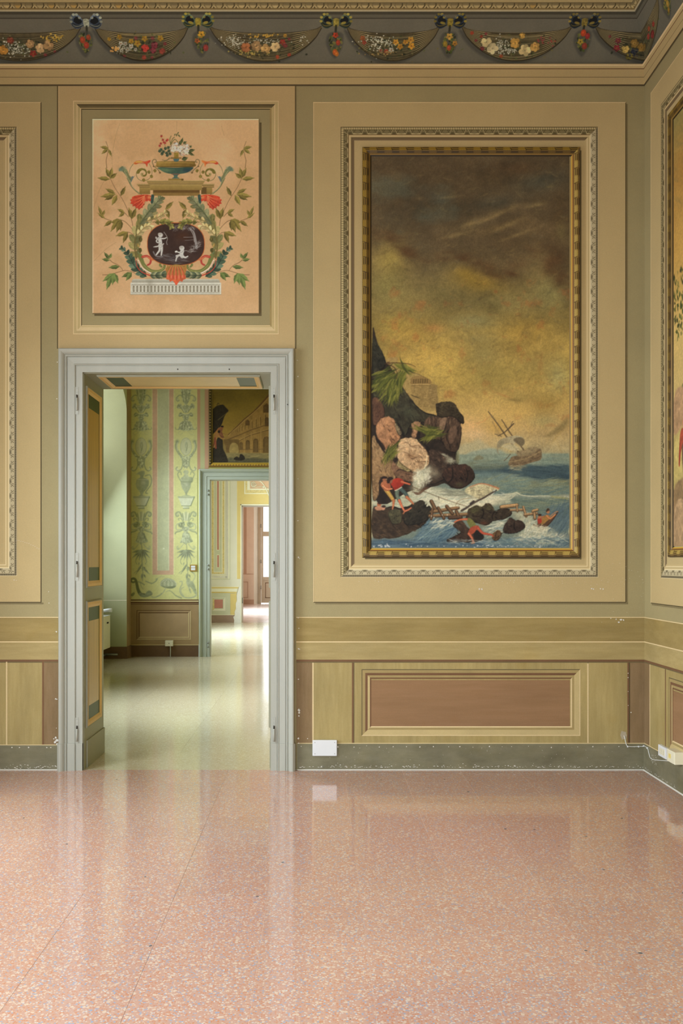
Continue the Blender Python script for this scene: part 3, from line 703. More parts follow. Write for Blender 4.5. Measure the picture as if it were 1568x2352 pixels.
# ---------------------------------------------------------------- painter: pigment laid on a fine grid, then stored per vertex
def vnoise(H, W, cell, rng, aspect=1.0):
    h, w = int(H / (cell)) + 3, int(W / (cell * aspect)) + 3
    g = rng.random((h, w)); y = np.linspace(0, H / cell, H); x = np.linspace(0, W / (cell * aspect), W)
    yi, xi = y.astype(int), x.astype(int); fy, fx = y - yi, x - xi
    fy = fy * fy * (3 - 2 * fy); fx = fx * fx * (3 - 2 * fx)
    a = g[yi][:, xi]; b = g[yi][:, xi + 1]; c = g[yi + 1][:, xi]; d = g[yi + 1][:, xi + 1]
    top = a + (b - a) * fx; bot = c + (d - c) * fx
    return top + (bot - top) * fy[:, None]
def fbm(H, W, cell, rng, octv=4, aspect=1.0):
    t = np.zeros((H, W)); a, s = 1.0, 0.0
    for o in range(octv):
        if cell < 1.2: break
        t += a * vnoise(H, W, cell, rng, aspect); s += a; a *= 0.55; cell /= 2
    return t / s - 0.5
def catmull(pts, n=6, closed=False):
    P = [np.array(p, float) for p in pts]; k = len(P); out = []
    if k < 3: return np.array(P)
    for i in range(k if closed else k - 1):
        g = (lambda j: P[j % k]) if closed else (lambda j: P[min(max(j, 0), k - 1)])
        p0, p1, p2, p3 = g(i - 1), g(i), g(i + 1), g(i + 2)
        for q in range(n):
            t = q / n
            out.append(0.5 * (2 * p1 + (p2 - p0) * t + (2 * p0 - 5 * p1 + 4 * p2 - p3) * t * t + (3 * p1 - p0 - 3 * p2 + p3) * t ** 3))
    if not closed: out.append(P[-1])
    return np.array(out)
class Painter:
    def __init__(s, x0, y0, x1, y1, res=1.0, seed=1, bg=(128, 128, 128)):
        s.x0, s.y0, s.x1, s.y1 = x0, y0, x1, y1
        s.W, s.H = int(round((x1 - x0) * res)) + 1, int(round((y1 - y0) * res)) + 1
        s.X = np.linspace(x0, x1, s.W); s.Y = np.linspace(y0, y1, s.H); s.res = res
        s.C = np.empty((s.H, s.W, 3)); s.C[:] = bg
        s.rng = np.random.default_rng(seed); s.o = (0, 0); s.k = 1.0; s.mx = None
    def frame(s, ox, oy, k): s.o = (ox, oy); s.k = k          # coordinates below are read off an enlarged crop
    def T(s, pts):
        p = np.array(pts, float).reshape(-1, 2); return np.stack([s.o[0] + p[:, 0] / s.k, s.o[1] + p[:, 1] / s.k], 1)
    def win(s, a, b, c, d):
        i0, i1 = np.searchsorted(s.X, a), np.searchsorted(s.X, b); j0, j1 = np.searchsorted(s.Y, c), np.searchsorted(s.Y, d)
        return i0, i1, j0, j1
    def _put(s, i0, i1, j0, j1, a, col):
        C = s.C[j0:j1, i0:i1]; col = np.asarray(col, float)
        s.C[j0:j1, i0:i1] = C + (col - C) * a[..., None]
    def sdf(s, P, i0, i1, j0, j1, closed=True):
        X, Y = s.X[i0:i1][None, :], s.Y[j0:j1][:, None]
        best = np.full((j1 - j0, i1 - i0), 1e9); inside = np.zeros((j1 - j0, i1 - i0), bool)
        n = len(P)
        for i in range(n if closed else n - 1):
            ax, ay = P[i]; bx, by = P[(i + 1) % n]; dx, dy = bx - ax, by - ay
            L = dx * dx + dy * dy + 1e-12
            t = np.clip(((X - ax) * dx + (Y - ay) * dy) / L, 0, 1)
            d = (X - ax - t * dx) ** 2 + (Y - ay - t * dy) ** 2
            np.minimum(best, d, out=best)
            if closed and ay != by:
                c = (ay > Y) != (by > Y)
                inside ^= c & (X < dx * (Y - ay) / (by - ay) + ax)
        return np.sqrt(best), inside
    def poly(s, pts, col, a=1.0, soft=1.2, sm=True, tex=0.0, cell=6, aspect=1.0, col2=None, ang=90, raw=False, mirror=True, rough=0.0):
        P = np.array(pts, float) if raw else s.T(pts)
        if s.mx is not None and mirror:
            Q = P.copy(); Q[:, 0] = 2 * s.mx - Q[:, 0]; m = s.mx; s.mx = None
            s.poly(Q, col, a, soft, sm, tex, cell, aspect, col2, ang, True); s.mx = m
        if sm: P = catmull(P, 5, True)
        if rough:
            j = s.rng.normal(0, rough, P.shape); P = P + (j + np.roll(j, 1, 0)) * 0.6
        pad = soft + 1
        i0, i1, j0, j1 = s.win(P[:, 0].min() - pad, P[:, 0].max() + pad, P[:, 1].min() - pad, P[:, 1].max() + pad)
        if i1 <= i0 or j1 <= j0: return
        d, ins = s.sdf(P, i0, i1, j0, j1); d = np.where(ins, d, -d)
        al = np.clip(d / soft + 0.5, 0, 1) * a
        c = np.array(col, float)
        if col2 is not None:
            r = math.radians(ang); X, Y = s.X[i0:i1][None, :], s.Y[j0:j1][:, None]
            u = X * math.cos(r) + Y * math.sin(r); u = (u - u.min()) / max(np.ptp(u), 1e-6); u = u + 0 * X + 0 * Y
            lo, hi = u[ins].min() if ins.any() else 0, u[ins].max() if ins.any() else 1
            u = np.clip((u - lo) / max(hi - lo, 1e-6), 0, 1)[..., None]
            c = c + (np.array(col2, float) - c) * u
        if tex:
            n = fbm(j1 - j0, i1 - i0, cell * s.res, s.rng, 3, aspect)
            c = np.clip(c * (1 + tex * 2 * n[..., None]), 0, 255)
        s._put(i0, i1, j0, j1, al, c)
    def stroke(s, pts, w, col, a=1.0, sm=True, taper=0.0, raw=False, soft=1.0):
        """w in px (scalar or (start, end)); taper shrinks both ends"""
        P = np.array(pts, float) if raw else s.T(pts)
        if s.mx is not None:
            Q = P.copy(); Q[:, 0] = 2 * s.mx - Q[:, 0]; m = s.mx; s.mx = None
            s.stroke(Q, w, col, a, sm, taper, True, soft); s.mx = m
        if sm and len(P) > 2: P = catmull(P, 5)
        w0, w1 = (w if hasattr(w, '__len__') else (w, w)); wm = max(w0, w1)
        i0, i1, j0, j1 = s.win(P[:, 0].min() - wm - 1, P[:, 0].max() + wm + 1, P[:, 1].min() - wm - 1, P[:, 1].max() + wm + 1)
        if i1 <= i0 or j1 <= j0: return
        X, Y = s.X[i0:i1][None, :], s.Y[j0:j1][:, None]
        seg = np.hypot(*(P[1:] - P[:-1]).T); cum = np.concatenate([[0], np.cumsum(seg)]); tot = cum[-1] + 1e-9
        al = np.zeros((j1 - j0, i1 - i0))
        for i in range(len(P) - 1):
            ax, ay = P[i]; dx, dy = P[i + 1] - P[i]; L = dx * dx + dy * dy + 1e-12
            t = np.clip(((X - ax) * dx + (Y - ay) * dy) / L, 0, 1)
            d = np.hypot(X - ax - t * dx, Y - ay - t * dy)
            q = (cum[i] + t * seg[i]) / tot
            ww = w0 + (w1 - w0) * q
            if taper: ww = ww * np.clip(np.minimum(q, 1 - q) / taper, 0.15, 1)
            cov = np.clip((ww / 2 - d) / soft + 0.5, 0, 1) * np.clip(ww / 1.0, 0, 1)
            np.maximum(al, cov, out=al)
        s._put(i0, i1, j0, j1, al * a, col)
    def blob(s, x, y, rx, ry, col, a=1.0, rot=0.0, hard=0.0):
        P = s.T([(x, y)])[0]
        rx, ry = rx / s.k, ry / s.k
        for m in ([0] if s.mx is None else [0, 1]):
            cx = P[0] if not m else 2 * s.mx - P[0]; rr = math.radians(rot if not m else -rot); R = max(rx, ry) * 2.2
            i0, i1, j0, j1 = s.win(cx - R, cx + R, P[1] - R, P[1] + R)
            if i1 <= i0 or j1 <= j0: continue
            X, Y = s.X[i0:i1][None, :] - cx, s.Y[j0:j1][:, None] - P[1]
            u = (X * math.cos(rr) + Y * math.sin(rr)) / rx; v = (-X * math.sin(rr) + Y * math.cos(rr)) / ry
            q = np.sqrt(u * u + v * v)
            al = np.exp(-(q * 1.15) ** 2) if not hard else np.clip((1 - q) * min(rx, ry) / 1.0 + 0.5, 0, 1)
            s._put(i0, i1, j0, j1, al * a, col)
    def dabs(s, pts, n, cols, length, w, ang, jit=15, a=0.6, curve=0.0):
        """short brush strokes scattered inside a polygon"""
        P = s.T(pts); x0, y0 = P.min(0); x1, y1 = P.max(0); k = 0; tries = 0
        while k < n and tries < n * 8:
            tries += 1
            x, y = s.rng.uniform(x0, x1), s.rng.uniform(y0, y1); ins = False
            for i in range(len(P)):
                ax, ay = P[i]; bx, by = P[(i + 1) % len(P)]
                if (ay > y) != (by > y) and x < (bx - ax) * (y - ay) / (by - ay) + ax: ins = not ins
            if not ins: continue
            k += 1
            t = math.radians(ang + s.rng.normal(0, jit)); L = length * s.rng.uniform(0.5, 1.3) / 2
            c = np.array(cols[s.rng.integers(len(cols))], float) * s.rng.uniform(0.92, 1.08)
            dx, dy = math.cos(t) * L, math.sin(t) * L
            p = [(x - dx, y - dy), (x - dy * curve, y + dx * curve), (x + dx, y + dy)]
            s.stroke(p, w * s.rng.uniform(0.6, 1.3), np.clip(c, 0, 255), a * s.rng.uniform(0.5, 1), sm=False, taper=0.4, raw=True)
    def rock(s, pts, lo, mid, hi, n, ang=60, L=20, wd=2.6, light=(-0.5, -0.8), a=0.75, rough=1.0, jit=20):
        """a boulder: ragged outline, strokes from dark to light turned to the painted light, dark cracks"""
        s.poly(pts, mid, 1, soft=1.3, tex=0.3, cell=8, rough=rough)
        P = s.T(pts); c = P.mean(0); R = np.abs(P - c).max(0) + 1e-6; x0, y0 = P.min(0); x1, y1 = P.max(0); k = t = 0
        while k < n and t < n * 8:
            t += 1; x, y = s.rng.uniform(x0, x1), s.rng.uniform(y0, y1); ins = False
            for i in range(len(P)):
                ax, ay = P[i]; bx, by = P[(i + 1) % len(P)]
                if (ay > y) != (by > y) and x < (bx - ax) * (y - ay) / (by - ay) + ax: ins = not ins
            if not ins: continue
            k += 1; u = np.clip(0.5 + 0.5 * ((x - c[0]) / R[0] * light[0] + (y - c[1]) / R[1] * light[1]) + s.rng.normal(0, 0.22), 0, 1)
            col = np.array(lo, float) + (np.array(hi, float) - np.array(lo, float)) * u
            th = math.radians(ang + s.rng.normal(0, jit)); q = L / s.k * s.rng.uniform(0.4, 1.2); dx, dy = math.cos(th) * q / 2, math.sin(th) * q / 2
            s.stroke([(x - dx, y - dy), (x, y), (x + dx, y + dy)], wd * s.rng.uniform(0.5, 1.3), col, a * s.rng.uniform(0.5, 1), sm=False, taper=0.35, raw=True)
        for i in range(max(3, n // 16)):
            x, y = c + (s.rng.random(2) - 0.5) * R * 0.9; th = math.radians(ang + s.rng.normal(0, 25)); q = R.min() * s.rng.uniform(0.2, 0.5)
            s.stroke([(x, y), (x + math.cos(th) * q / 2 + s.rng.normal(0, 1), y + math.sin(th) * q / 2), (x + math.cos(th) * q, y + math.sin(th) * q + s.rng.normal(0, 2))], s.rng.uniform(0.8, 1.8), np.array(lo) * 0.6, 0.75, sm=False, taper=0.3, raw=True)
        B = s.T(pts); cc = catmull(B, 5, True)
        for i in range(0, len(cc) - 2, 2):
            nrm = cc[i] - c
            if nrm[0] / R[0] * light[0] + nrm[1] / R[1] * light[1] < 0.1: s.stroke(cc[i:i + 4], 1.6, np.array(lo) * 0.6, 0.5, sm=False, raw=True)
    def leaf(s, b, t, w, col, vein=None, serr=0, shade=0.78):
        """pointed leaf from base b to tip t with two half tones and a midrib"""
        b, t = np.array(b, float), np.array(t, float); d = t - b; L = np.hypot(*d); u = d / L; n = np.array([-u[1], u[0]])
        A, B_ = [b], [b]
        for i, q in enumerate((0.15, 0.32, 0.5, 0.68, 0.85)):
            ww = w * math.sin(math.pi * q ** 0.8) * (1 + serr * (0.25 if i % 2 else -0.1))
            A.append(b + d * q + n * ww / 2); B_.append(b + d * q - n * ww / 2)
        s.poly(A + [t], col, sm=True, tex=0.10, cell=4); s.poly(B_ + [t], np.array(col) * shade, sm=True, tex=0.10, cell=4)
        s.stroke([b, b + d * 0.5, b + d * 0.95], 0.7, vein if vein is not None else np.array(col) * 1.25, 0.8)
    def acanthus(s, path, w, n, cols, side=0, lobe=0.9, core=None):
        """scrolling leaf: lobes alternating along a path, light and dark"""
        P = catmull(path, 10); k = len(P)
        for sd in ((-1, 1) if side == 0 else (side,)):
            for i in range(n):
                q = (i + 0.5) / n; j = min(int(q * (k - 1)), k - 2); p = P[j]; u = P[j + 1] - P[j]; u = u / (np.hypot(*u) + 1e-9); nn = np.array([-u[1], u[0]]) * sd
                ww = w(q) if callable(w) else w
                tip = p + nn * ww * 0.95 + u * ww * lobe; mid1 = p + nn * ww * 0.75 + u * ww * 0.15; mid2 = p + nn * ww * 0.35 + u * ww * 0.95
                c = np.array(cols[i % len(cols)], float) * (0.88 if sd > 0 else 1.06)
                s.poly([p - u * ww * 0.3, mid1, tip, mid2, p + u * ww * 0.6], np.clip(c, 0, 255), sm=True, tex=0.12, cell=3)
                s.stroke([p, (p + tip) / 2 + nn * ww * 0.08, tip], 0.8, np.clip(c * 1.28, 0, 255), 0.75)
                s.stroke([p + u * ww * 0.25, (p + u * ww * 0.25 + mid2) / 2, mid2], 0.8, c * 0.6, 0.55)
        s.stroke(path, (max(1.2, (w(0) if callable(w) else w) / s.k * 0.30), 1.0), core if core is not None else np.array(cols[0]) * 0.75, 0.9)
    def grain(s, amt, cell=2.0, aspect=1.0):
        s.C = np.clip(s.C * (1 + amt * 2 * fbm(s.H, s.W, cell * s.res, s.rng, 2, aspect)[..., None]), 0, 255)
    def soften(s, k=0.5):
        C = s.C; B = C.copy()
        B[1:-1] = (C[:-2] + 2 * C[1:-1] + C[2:]) / 4; D_ = B.copy(); D_[:, 1:-1] = (B[:, :-2] + 2 * B[:, 1:-1] + B[:, 2:]) / 4
        s.C = C + (D_ - C) * k
    def build(s, name, pl, mat, parent=None, gain=1.0, lift=0.0, sat=None, loc=None, mapper=None):
        """one quad mesh, a vertex per paint sample; gain (scalar, rgb, or function of Y) is the pigment strength"""
        g = gain(s.Y)[:, None, :] if callable(gain) else np.array(gain, float)
        L = np.clip(lin_np(s.C) * g, 0.002, 0.9)
        XX, YY = np.meshgrid(s.X, s.Y)
        V = np.stack([np.broadcast_to(np.asarray(q, float), XX.shape) for q in (mapper or pl)(XX, YY, lift)], -1).reshape(-1, 3)
        return grid_mesh(name, V, s.H, s.W, L.reshape(-1, 3), mat, parent, loc)
def grid_mesh(name, V, H, W, L, mat, parent=None, loc=None):
    org = np.array(parent_world(parent)) if parent is not None else np.array(loc if loc is not None else (0, 0, 0), float)
    me = bpy.data.meshes.new(name); nq = (H - 1) * (W - 1)
    me.vertices.add(H * W); me.vertices.foreach_set('co', (V - org).astype(np.float32).ravel())
    idx = np.arange(H * W, dtype=np.int32).reshape(H, W)
    q = np.stack([idx[1:, :-1], idx[1:, 1:], idx[:-1, 1:], idx[:-1, :-1]], -1).reshape(-1)
    me.loops.add(nq * 4); me.loops.foreach_set('vertex_index', q)
    me.polygons.add(nq); me.polygons.foreach_set('loop_start', np.arange(nq, dtype=np.int32) * 4)
    me.update(calc_edges=True)
    at = me.color_attributes.new('pigment', 'FLOAT_COLOR', 'POINT')
    at.data.foreach_set('color', np.concatenate([L, np.ones((len(L), 1))], 1).astype(np.float32).ravel())
    me.materials.append(mat)
    o = bpy.data.objects.new(name, me); COL.objects.link(o)
    if parent is not None: o.parent = parent
    else: o.location = tuple(org)
    return o
def ring_mesh(name, pl, x0, y0, x1, y1, wd, fn, lift, mat, parent, res=1.0, gain=1.0, clipx=None, nv=None):
    """frame band of width wd around a rectangle; fn(side, u, v) -> colour, v from the outer edge; lift(v) relief"""
    nv = nv or int(round(wd * 1.5)) + 1; v = np.linspace(0, wd, nv); me_V = []; me_L = []; Q = []; base = 0
    g = gain if callable(gain) else (lambda Y: np.zeros_like(Y)[..., None] + np.array(gain, float))
    for side in range(4):
        a, b = ((x0, x1) if side in (0, 2) else (y0, y1)); n = int(round((b - a) * res)) + 1
        t = np.linspace(0, 1, n)
        VV, TT = np.meshgrid(v, t)
        U = (a + VV) + TT * ((b - VV) - (a + VV))
        if side == 0: X, Y = U, y0 + VV
        elif side == 2: X, Y = U, y1 - VV
        elif side == 1: X, Y = x1 - VV, U
        else: X, Y = x0 + VV, U
        colr = fn(side, U, VV); L = np.clip(lin_np(colr) * g(Y), 0.002, 0.9)
        P = np.stack([np.broadcast_to(np.asarray(q, float), X.shape) for q in pl(X, Y, lift(VV))], -1)
        keep = np.ones(n - 1, bool)
        if clipx is not None:
            if side in (0, 2): keep = X[:-1, 0] > clipx
            elif X.max() < clipx: continue
        idx = base + np.arange(n * nv).reshape(n, nv)
        q = np.stack([idx[:-1, :-1], idx[:-1, 1:], idx[1:, 1:], idx[1:, :-1]], -1)[keep].reshape(-1, 4)
        Q.append(q); me_V.append(P.reshape(-1, 3)); me_L.append(L.reshape(-1, 3)); base += n * nv
    V = np.concatenate(me_V); L = np.concatenate(me_L); Q = np.concatenate(Q)
    org = np.array(parent_world(parent)) if parent is not None else np.zeros(3)
    me = bpy.data.meshes.new(name); me.vertices.add(len(V)); me.vertices.foreach_set('co', (V - org).astype(np.float32).ravel())
    me.loops.add(len(Q) * 4); me.loops.foreach_set('vertex_index', Q.astype(np.int32).ravel())
    me.polygons.add(len(Q)); me.polygons.foreach_set('loop_start', np.arange(len(Q), dtype=np.int32) * 4); me.update(calc_edges=True)
    at = me.color_attributes.new('pigment', 'FLOAT_COLOR', 'POINT')
    at.data.foreach_set('color', np.concatenate([L, np.ones((len(L), 1))], 1).astype(np.float32).ravel())
    me.materials.append(mat)
    o = bpy.data.objects.new(name, me); COL.objects.link(o); o.parent = parent
    return o
# light that falls on the wall at each height (measured on the cream paint); pigments are mixed stronger to suit
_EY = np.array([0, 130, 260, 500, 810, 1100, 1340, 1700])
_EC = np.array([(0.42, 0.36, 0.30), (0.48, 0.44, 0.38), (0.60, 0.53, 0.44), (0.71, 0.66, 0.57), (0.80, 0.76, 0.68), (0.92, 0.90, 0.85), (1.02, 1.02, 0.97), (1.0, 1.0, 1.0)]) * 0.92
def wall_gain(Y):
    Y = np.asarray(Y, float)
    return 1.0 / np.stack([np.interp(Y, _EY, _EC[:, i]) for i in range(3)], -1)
def mixc(c1, c2, t): return np.asarray(c1, float) + (np.asarray(c2, float) - np.asarray(c1, float)) * t[..., None]
# ---------------------------------------------------------------- painted ornament frames and gilded frames
def orn_fn(period=33.5):
    def fn(side, U, V):
        p = (U / period) % 1.0; c = np.zeros(U.shape + (3,)); t = (U / 5.3) % 1.0
        q = np.abs(p - 0.5) * 2                                           # 0 at leaf centre, 1 between leaves
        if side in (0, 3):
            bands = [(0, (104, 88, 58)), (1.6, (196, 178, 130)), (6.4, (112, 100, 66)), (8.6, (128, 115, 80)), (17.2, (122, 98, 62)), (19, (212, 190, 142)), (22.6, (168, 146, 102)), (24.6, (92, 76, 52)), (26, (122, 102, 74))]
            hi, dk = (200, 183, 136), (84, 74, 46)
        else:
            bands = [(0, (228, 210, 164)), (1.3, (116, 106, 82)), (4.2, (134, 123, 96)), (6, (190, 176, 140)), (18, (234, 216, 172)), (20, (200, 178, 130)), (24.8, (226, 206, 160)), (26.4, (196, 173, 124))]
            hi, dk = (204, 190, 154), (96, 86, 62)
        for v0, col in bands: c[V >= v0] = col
        m = (V > 1.6) & (V < 6.4) if side in (0, 3) else (V > 1.3) & (V < 5)
        tick = np.clip((np.abs(t - 0.5) - 0.30) / 0.14, 0, 1) * m
        c = mixc(c, (104, 92, 62) if side in (0, 3) else (92, 84, 62), tick * 0.85)
        z = (V > 7) & (V < 17.4)
        w_ = (V - 7) / 10.4
        scal = np.clip((0.78 - q) * 4, 0, 1) * np.clip((w_ - 0.55 - 0.25 * (1 - q)) * 5, 0, 1) * z     # pale scallop at the leaf tip
        c = mixc(c, hi, scal)
        for off in (0.30, 0.62):                                          # dark veins closing to a point
            d = np.abs(q - (1.0 - off * (1.0 - w_ * 0.55) - (1 - w_) * 0.10))
            c = mixc(c, dk, np.clip((0.085 - d) / 0.05, 0, 1) * z * 0.8)
        c = mixc(c, hi, np.clip((0.055 - np.abs(q - 0.82 + w_ * 0.25)) / 0.03, 0, 1) * z * 0.75)
        c = mixc(c, dk, np.clip((q - 0.86) / 0.06, 0, 1) * (w_ > 0.55) * z * 0.8)
        c = mixc(c, dk, np.clip((0.10 - np.abs(q - 0.30)) / 0.06, 0, 1) * (np.abs(w_ - 0.55) < 0.12) * z * (0.8 if side in (1, 2) else 0.3))
        return c
    return fn
def orn_lift(V): return 0.0036 + 0.0025 * np.clip(np.sin(np.clip((V - 1) / 17, 0, 1) * math.pi), 0, 1)
def gilt_fn(period=34.0):
    def fn(side, U, V):
        p = (U / period) % 1.0; c = np.zeros(U.shape + (3,)); n = np.sin(U * 1.9) * np.cos(V * 2.3 + U * 0.7)
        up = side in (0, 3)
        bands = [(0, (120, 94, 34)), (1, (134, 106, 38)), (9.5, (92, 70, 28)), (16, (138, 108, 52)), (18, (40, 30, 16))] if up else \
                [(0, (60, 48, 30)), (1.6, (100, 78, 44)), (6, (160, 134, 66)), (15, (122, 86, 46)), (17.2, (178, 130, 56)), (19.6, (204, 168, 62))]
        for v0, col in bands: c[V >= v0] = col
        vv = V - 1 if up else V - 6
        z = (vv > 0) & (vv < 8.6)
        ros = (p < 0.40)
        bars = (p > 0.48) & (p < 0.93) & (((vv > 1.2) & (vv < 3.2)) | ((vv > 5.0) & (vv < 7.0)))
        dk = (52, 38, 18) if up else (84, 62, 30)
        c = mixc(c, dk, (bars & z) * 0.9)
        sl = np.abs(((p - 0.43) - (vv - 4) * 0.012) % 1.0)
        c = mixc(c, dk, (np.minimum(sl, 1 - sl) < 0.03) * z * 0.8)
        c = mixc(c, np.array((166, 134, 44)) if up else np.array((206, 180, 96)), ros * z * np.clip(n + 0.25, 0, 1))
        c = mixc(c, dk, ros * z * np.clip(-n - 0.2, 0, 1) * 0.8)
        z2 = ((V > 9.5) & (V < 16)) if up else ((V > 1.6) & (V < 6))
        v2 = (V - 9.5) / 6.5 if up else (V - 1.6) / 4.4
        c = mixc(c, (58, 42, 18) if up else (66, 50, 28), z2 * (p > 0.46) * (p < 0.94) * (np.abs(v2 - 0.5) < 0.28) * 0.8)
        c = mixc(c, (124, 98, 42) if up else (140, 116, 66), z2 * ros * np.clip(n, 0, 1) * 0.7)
        return c
    return fn
def gilt_lift(V): return np.interp(V, [0, 0.01, 2, 9, 15, 18, 21], [0.0042, 0.012, 0.020, 0.023, 0.017, 0.010, 0.007])
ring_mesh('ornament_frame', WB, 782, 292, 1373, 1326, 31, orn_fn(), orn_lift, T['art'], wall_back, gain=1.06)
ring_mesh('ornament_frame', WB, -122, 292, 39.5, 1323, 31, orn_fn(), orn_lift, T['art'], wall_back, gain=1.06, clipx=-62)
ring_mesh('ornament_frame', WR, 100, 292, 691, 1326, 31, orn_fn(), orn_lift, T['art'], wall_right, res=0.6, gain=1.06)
# ---------------------------------------------------------------- cove with painted drapery, flowers and bows
def cove(yrow):
    """projection out of the wall and height for each row of the painting"""
    h = np.linspace(4.30, 4.66, 400); d = 0.13 * np.clip((h - 4.315) / 0.325, 0, 1) ** 2
    row = VY - (h - EYE) * F / (D - d)
    hh = np.interp(-np.asarray(yrow), -row, h); return 0.13 * np.clip((hh - 4.315) / 0.325, 0, 1) ** 2 + 0.001, hh
def cove_back(X, Y, l):
    d, h = cove(Y); x = (X - VX) / S1; return np.minimum(x, XR - d), D - d, h
def cove_right(X, Y, l):
    d, h = cove(Y); y = D - X / S1; return XR - d, np.minimum(y, D - d), h
def egg_dart(P, x0, x1, y0, y1):
    k = (y1 - y0) / 15.0
    P.poly([(x0, y0), (x1, y0), (x1, y1), (x0, y1)], (118, 100, 62), raw=True, sm=False, mirror=False)
    P.poly([(x0, y0 + 6 * k), (x1, y0 + 6 * k), (x1, y1 - 4 * k), (x0, y1 - 4 * k)], (142, 122, 80), raw=True, sm=False)
    x = x0 - (x0 % 25.2) + 4
    while x < x1 + 20:
        c = np.array((150, 128, 84)) * P.rng.uniform(0.88, 1.12)
        if P.rng.random() < 0.12: c = np.array((156, 122, 64))
        P.poly([(x - 7, y0 + 1 * k), (x + 7, y0 + 1 * k), (x + 6, y0 + 7 * k), (x, y0 + 11.5 * k), (x - 6, y0 + 7 * k)], c, raw=True)
        P.poly([(x - 8, y0), (x + 8, y0), (x + 8, y0 + 5 * k), (x - 8, y0 + 5 * k)], (96, 82, 52), 0.75, raw=True, sm=False)
        P.stroke([(x + 8.4, y0 + 1 * k), (x + 8.2, y0 + 6 * k), (x + 4.5, y0 + 11 * k)], 1.9, (48, 38, 22), 0.95, raw=True)
        P.stroke([(x - 8.4, y0 + 1 * k), (x - 8.0, y0 + 6 * k), (x - 4.5, y0 + 11 * k)], 1.2, (90, 74, 46), 0.8, raw=True)
        P.stroke([(x + 12, y0 + 5 * k), (x + 8.5, y0 + 11.5 * k)], 1.1, (190, 166, 116), 0.7, raw=True); P.stroke([(x + 13.4, y0 + 5 * k), (x + 17, y0 + 11.5 * k)], 1.1, (190, 166, 116), 0.7, raw=True)
        P.poly([(x + 12.6, y0 + 7.5 * k), (x + 15, y0 + 11.8 * k), (x + 10.2, y0 + 11.8 * k)], (60, 46, 26), raw=True, sm=False)
        x += 25.2
    P.poly([(x0, y1 - 3.4 * k), (x1, y1 - 3.4 * k), (x1, y1), (x0, y1)], (110, 88, 50), raw=True, sm=False)
def rose(P, x, y, r, col, petals=7, dim=1.0):
    c = np.array(col, float) * dim; P.blob(x, y, r * 1.05, r * 1.05, c * 0.45, 0.7, hard=1)
    for i in range(petals):
        a = 2 * math.pi * i / petals + P.rng.random(); P.blob(x + r * 0.55 * math.cos(a), y + r * 0.55 * math.sin(a), r * 0.48, r * 0.40, c * P.rng.uniform(0.8, 1.15), 0.95, hard=1, rot=math.degrees(a))
    for i in range(5):
        a = 2 * math.pi * i / 5 + 0.4; P.blob(x + r * 0.24 * math.cos(a), y + r * 0.24 * math.sin(a), r * 0.26, r * 0.2, np.clip(c * P.rng.uniform(0.85, 1.25), 0, 255), 0.9, hard=1)
    P.blob(x, y, r * 0.16, r * 0.16, c * 0.6, 0.9)
def daisy(P, x, y, r, col, mid=(120, 70, 30), dim=1.0):
    col = np.array(col, float) * dim
    for i in range(5):
        a = 2 * math.pi * i / 5 + 0.3; P.blob(x + r * 0.5 * math.cos(a), y + r * 0.5 * math.sin(a), r * 0.42, r * 0.34, np.array(col) * P.rng.uniform(0.85, 1.12), 0.95, rot=math.degrees(a), hard=1)
    P.blob(x, y, r * 0.22, r * 0.22, mid, 0.9, hard=1)
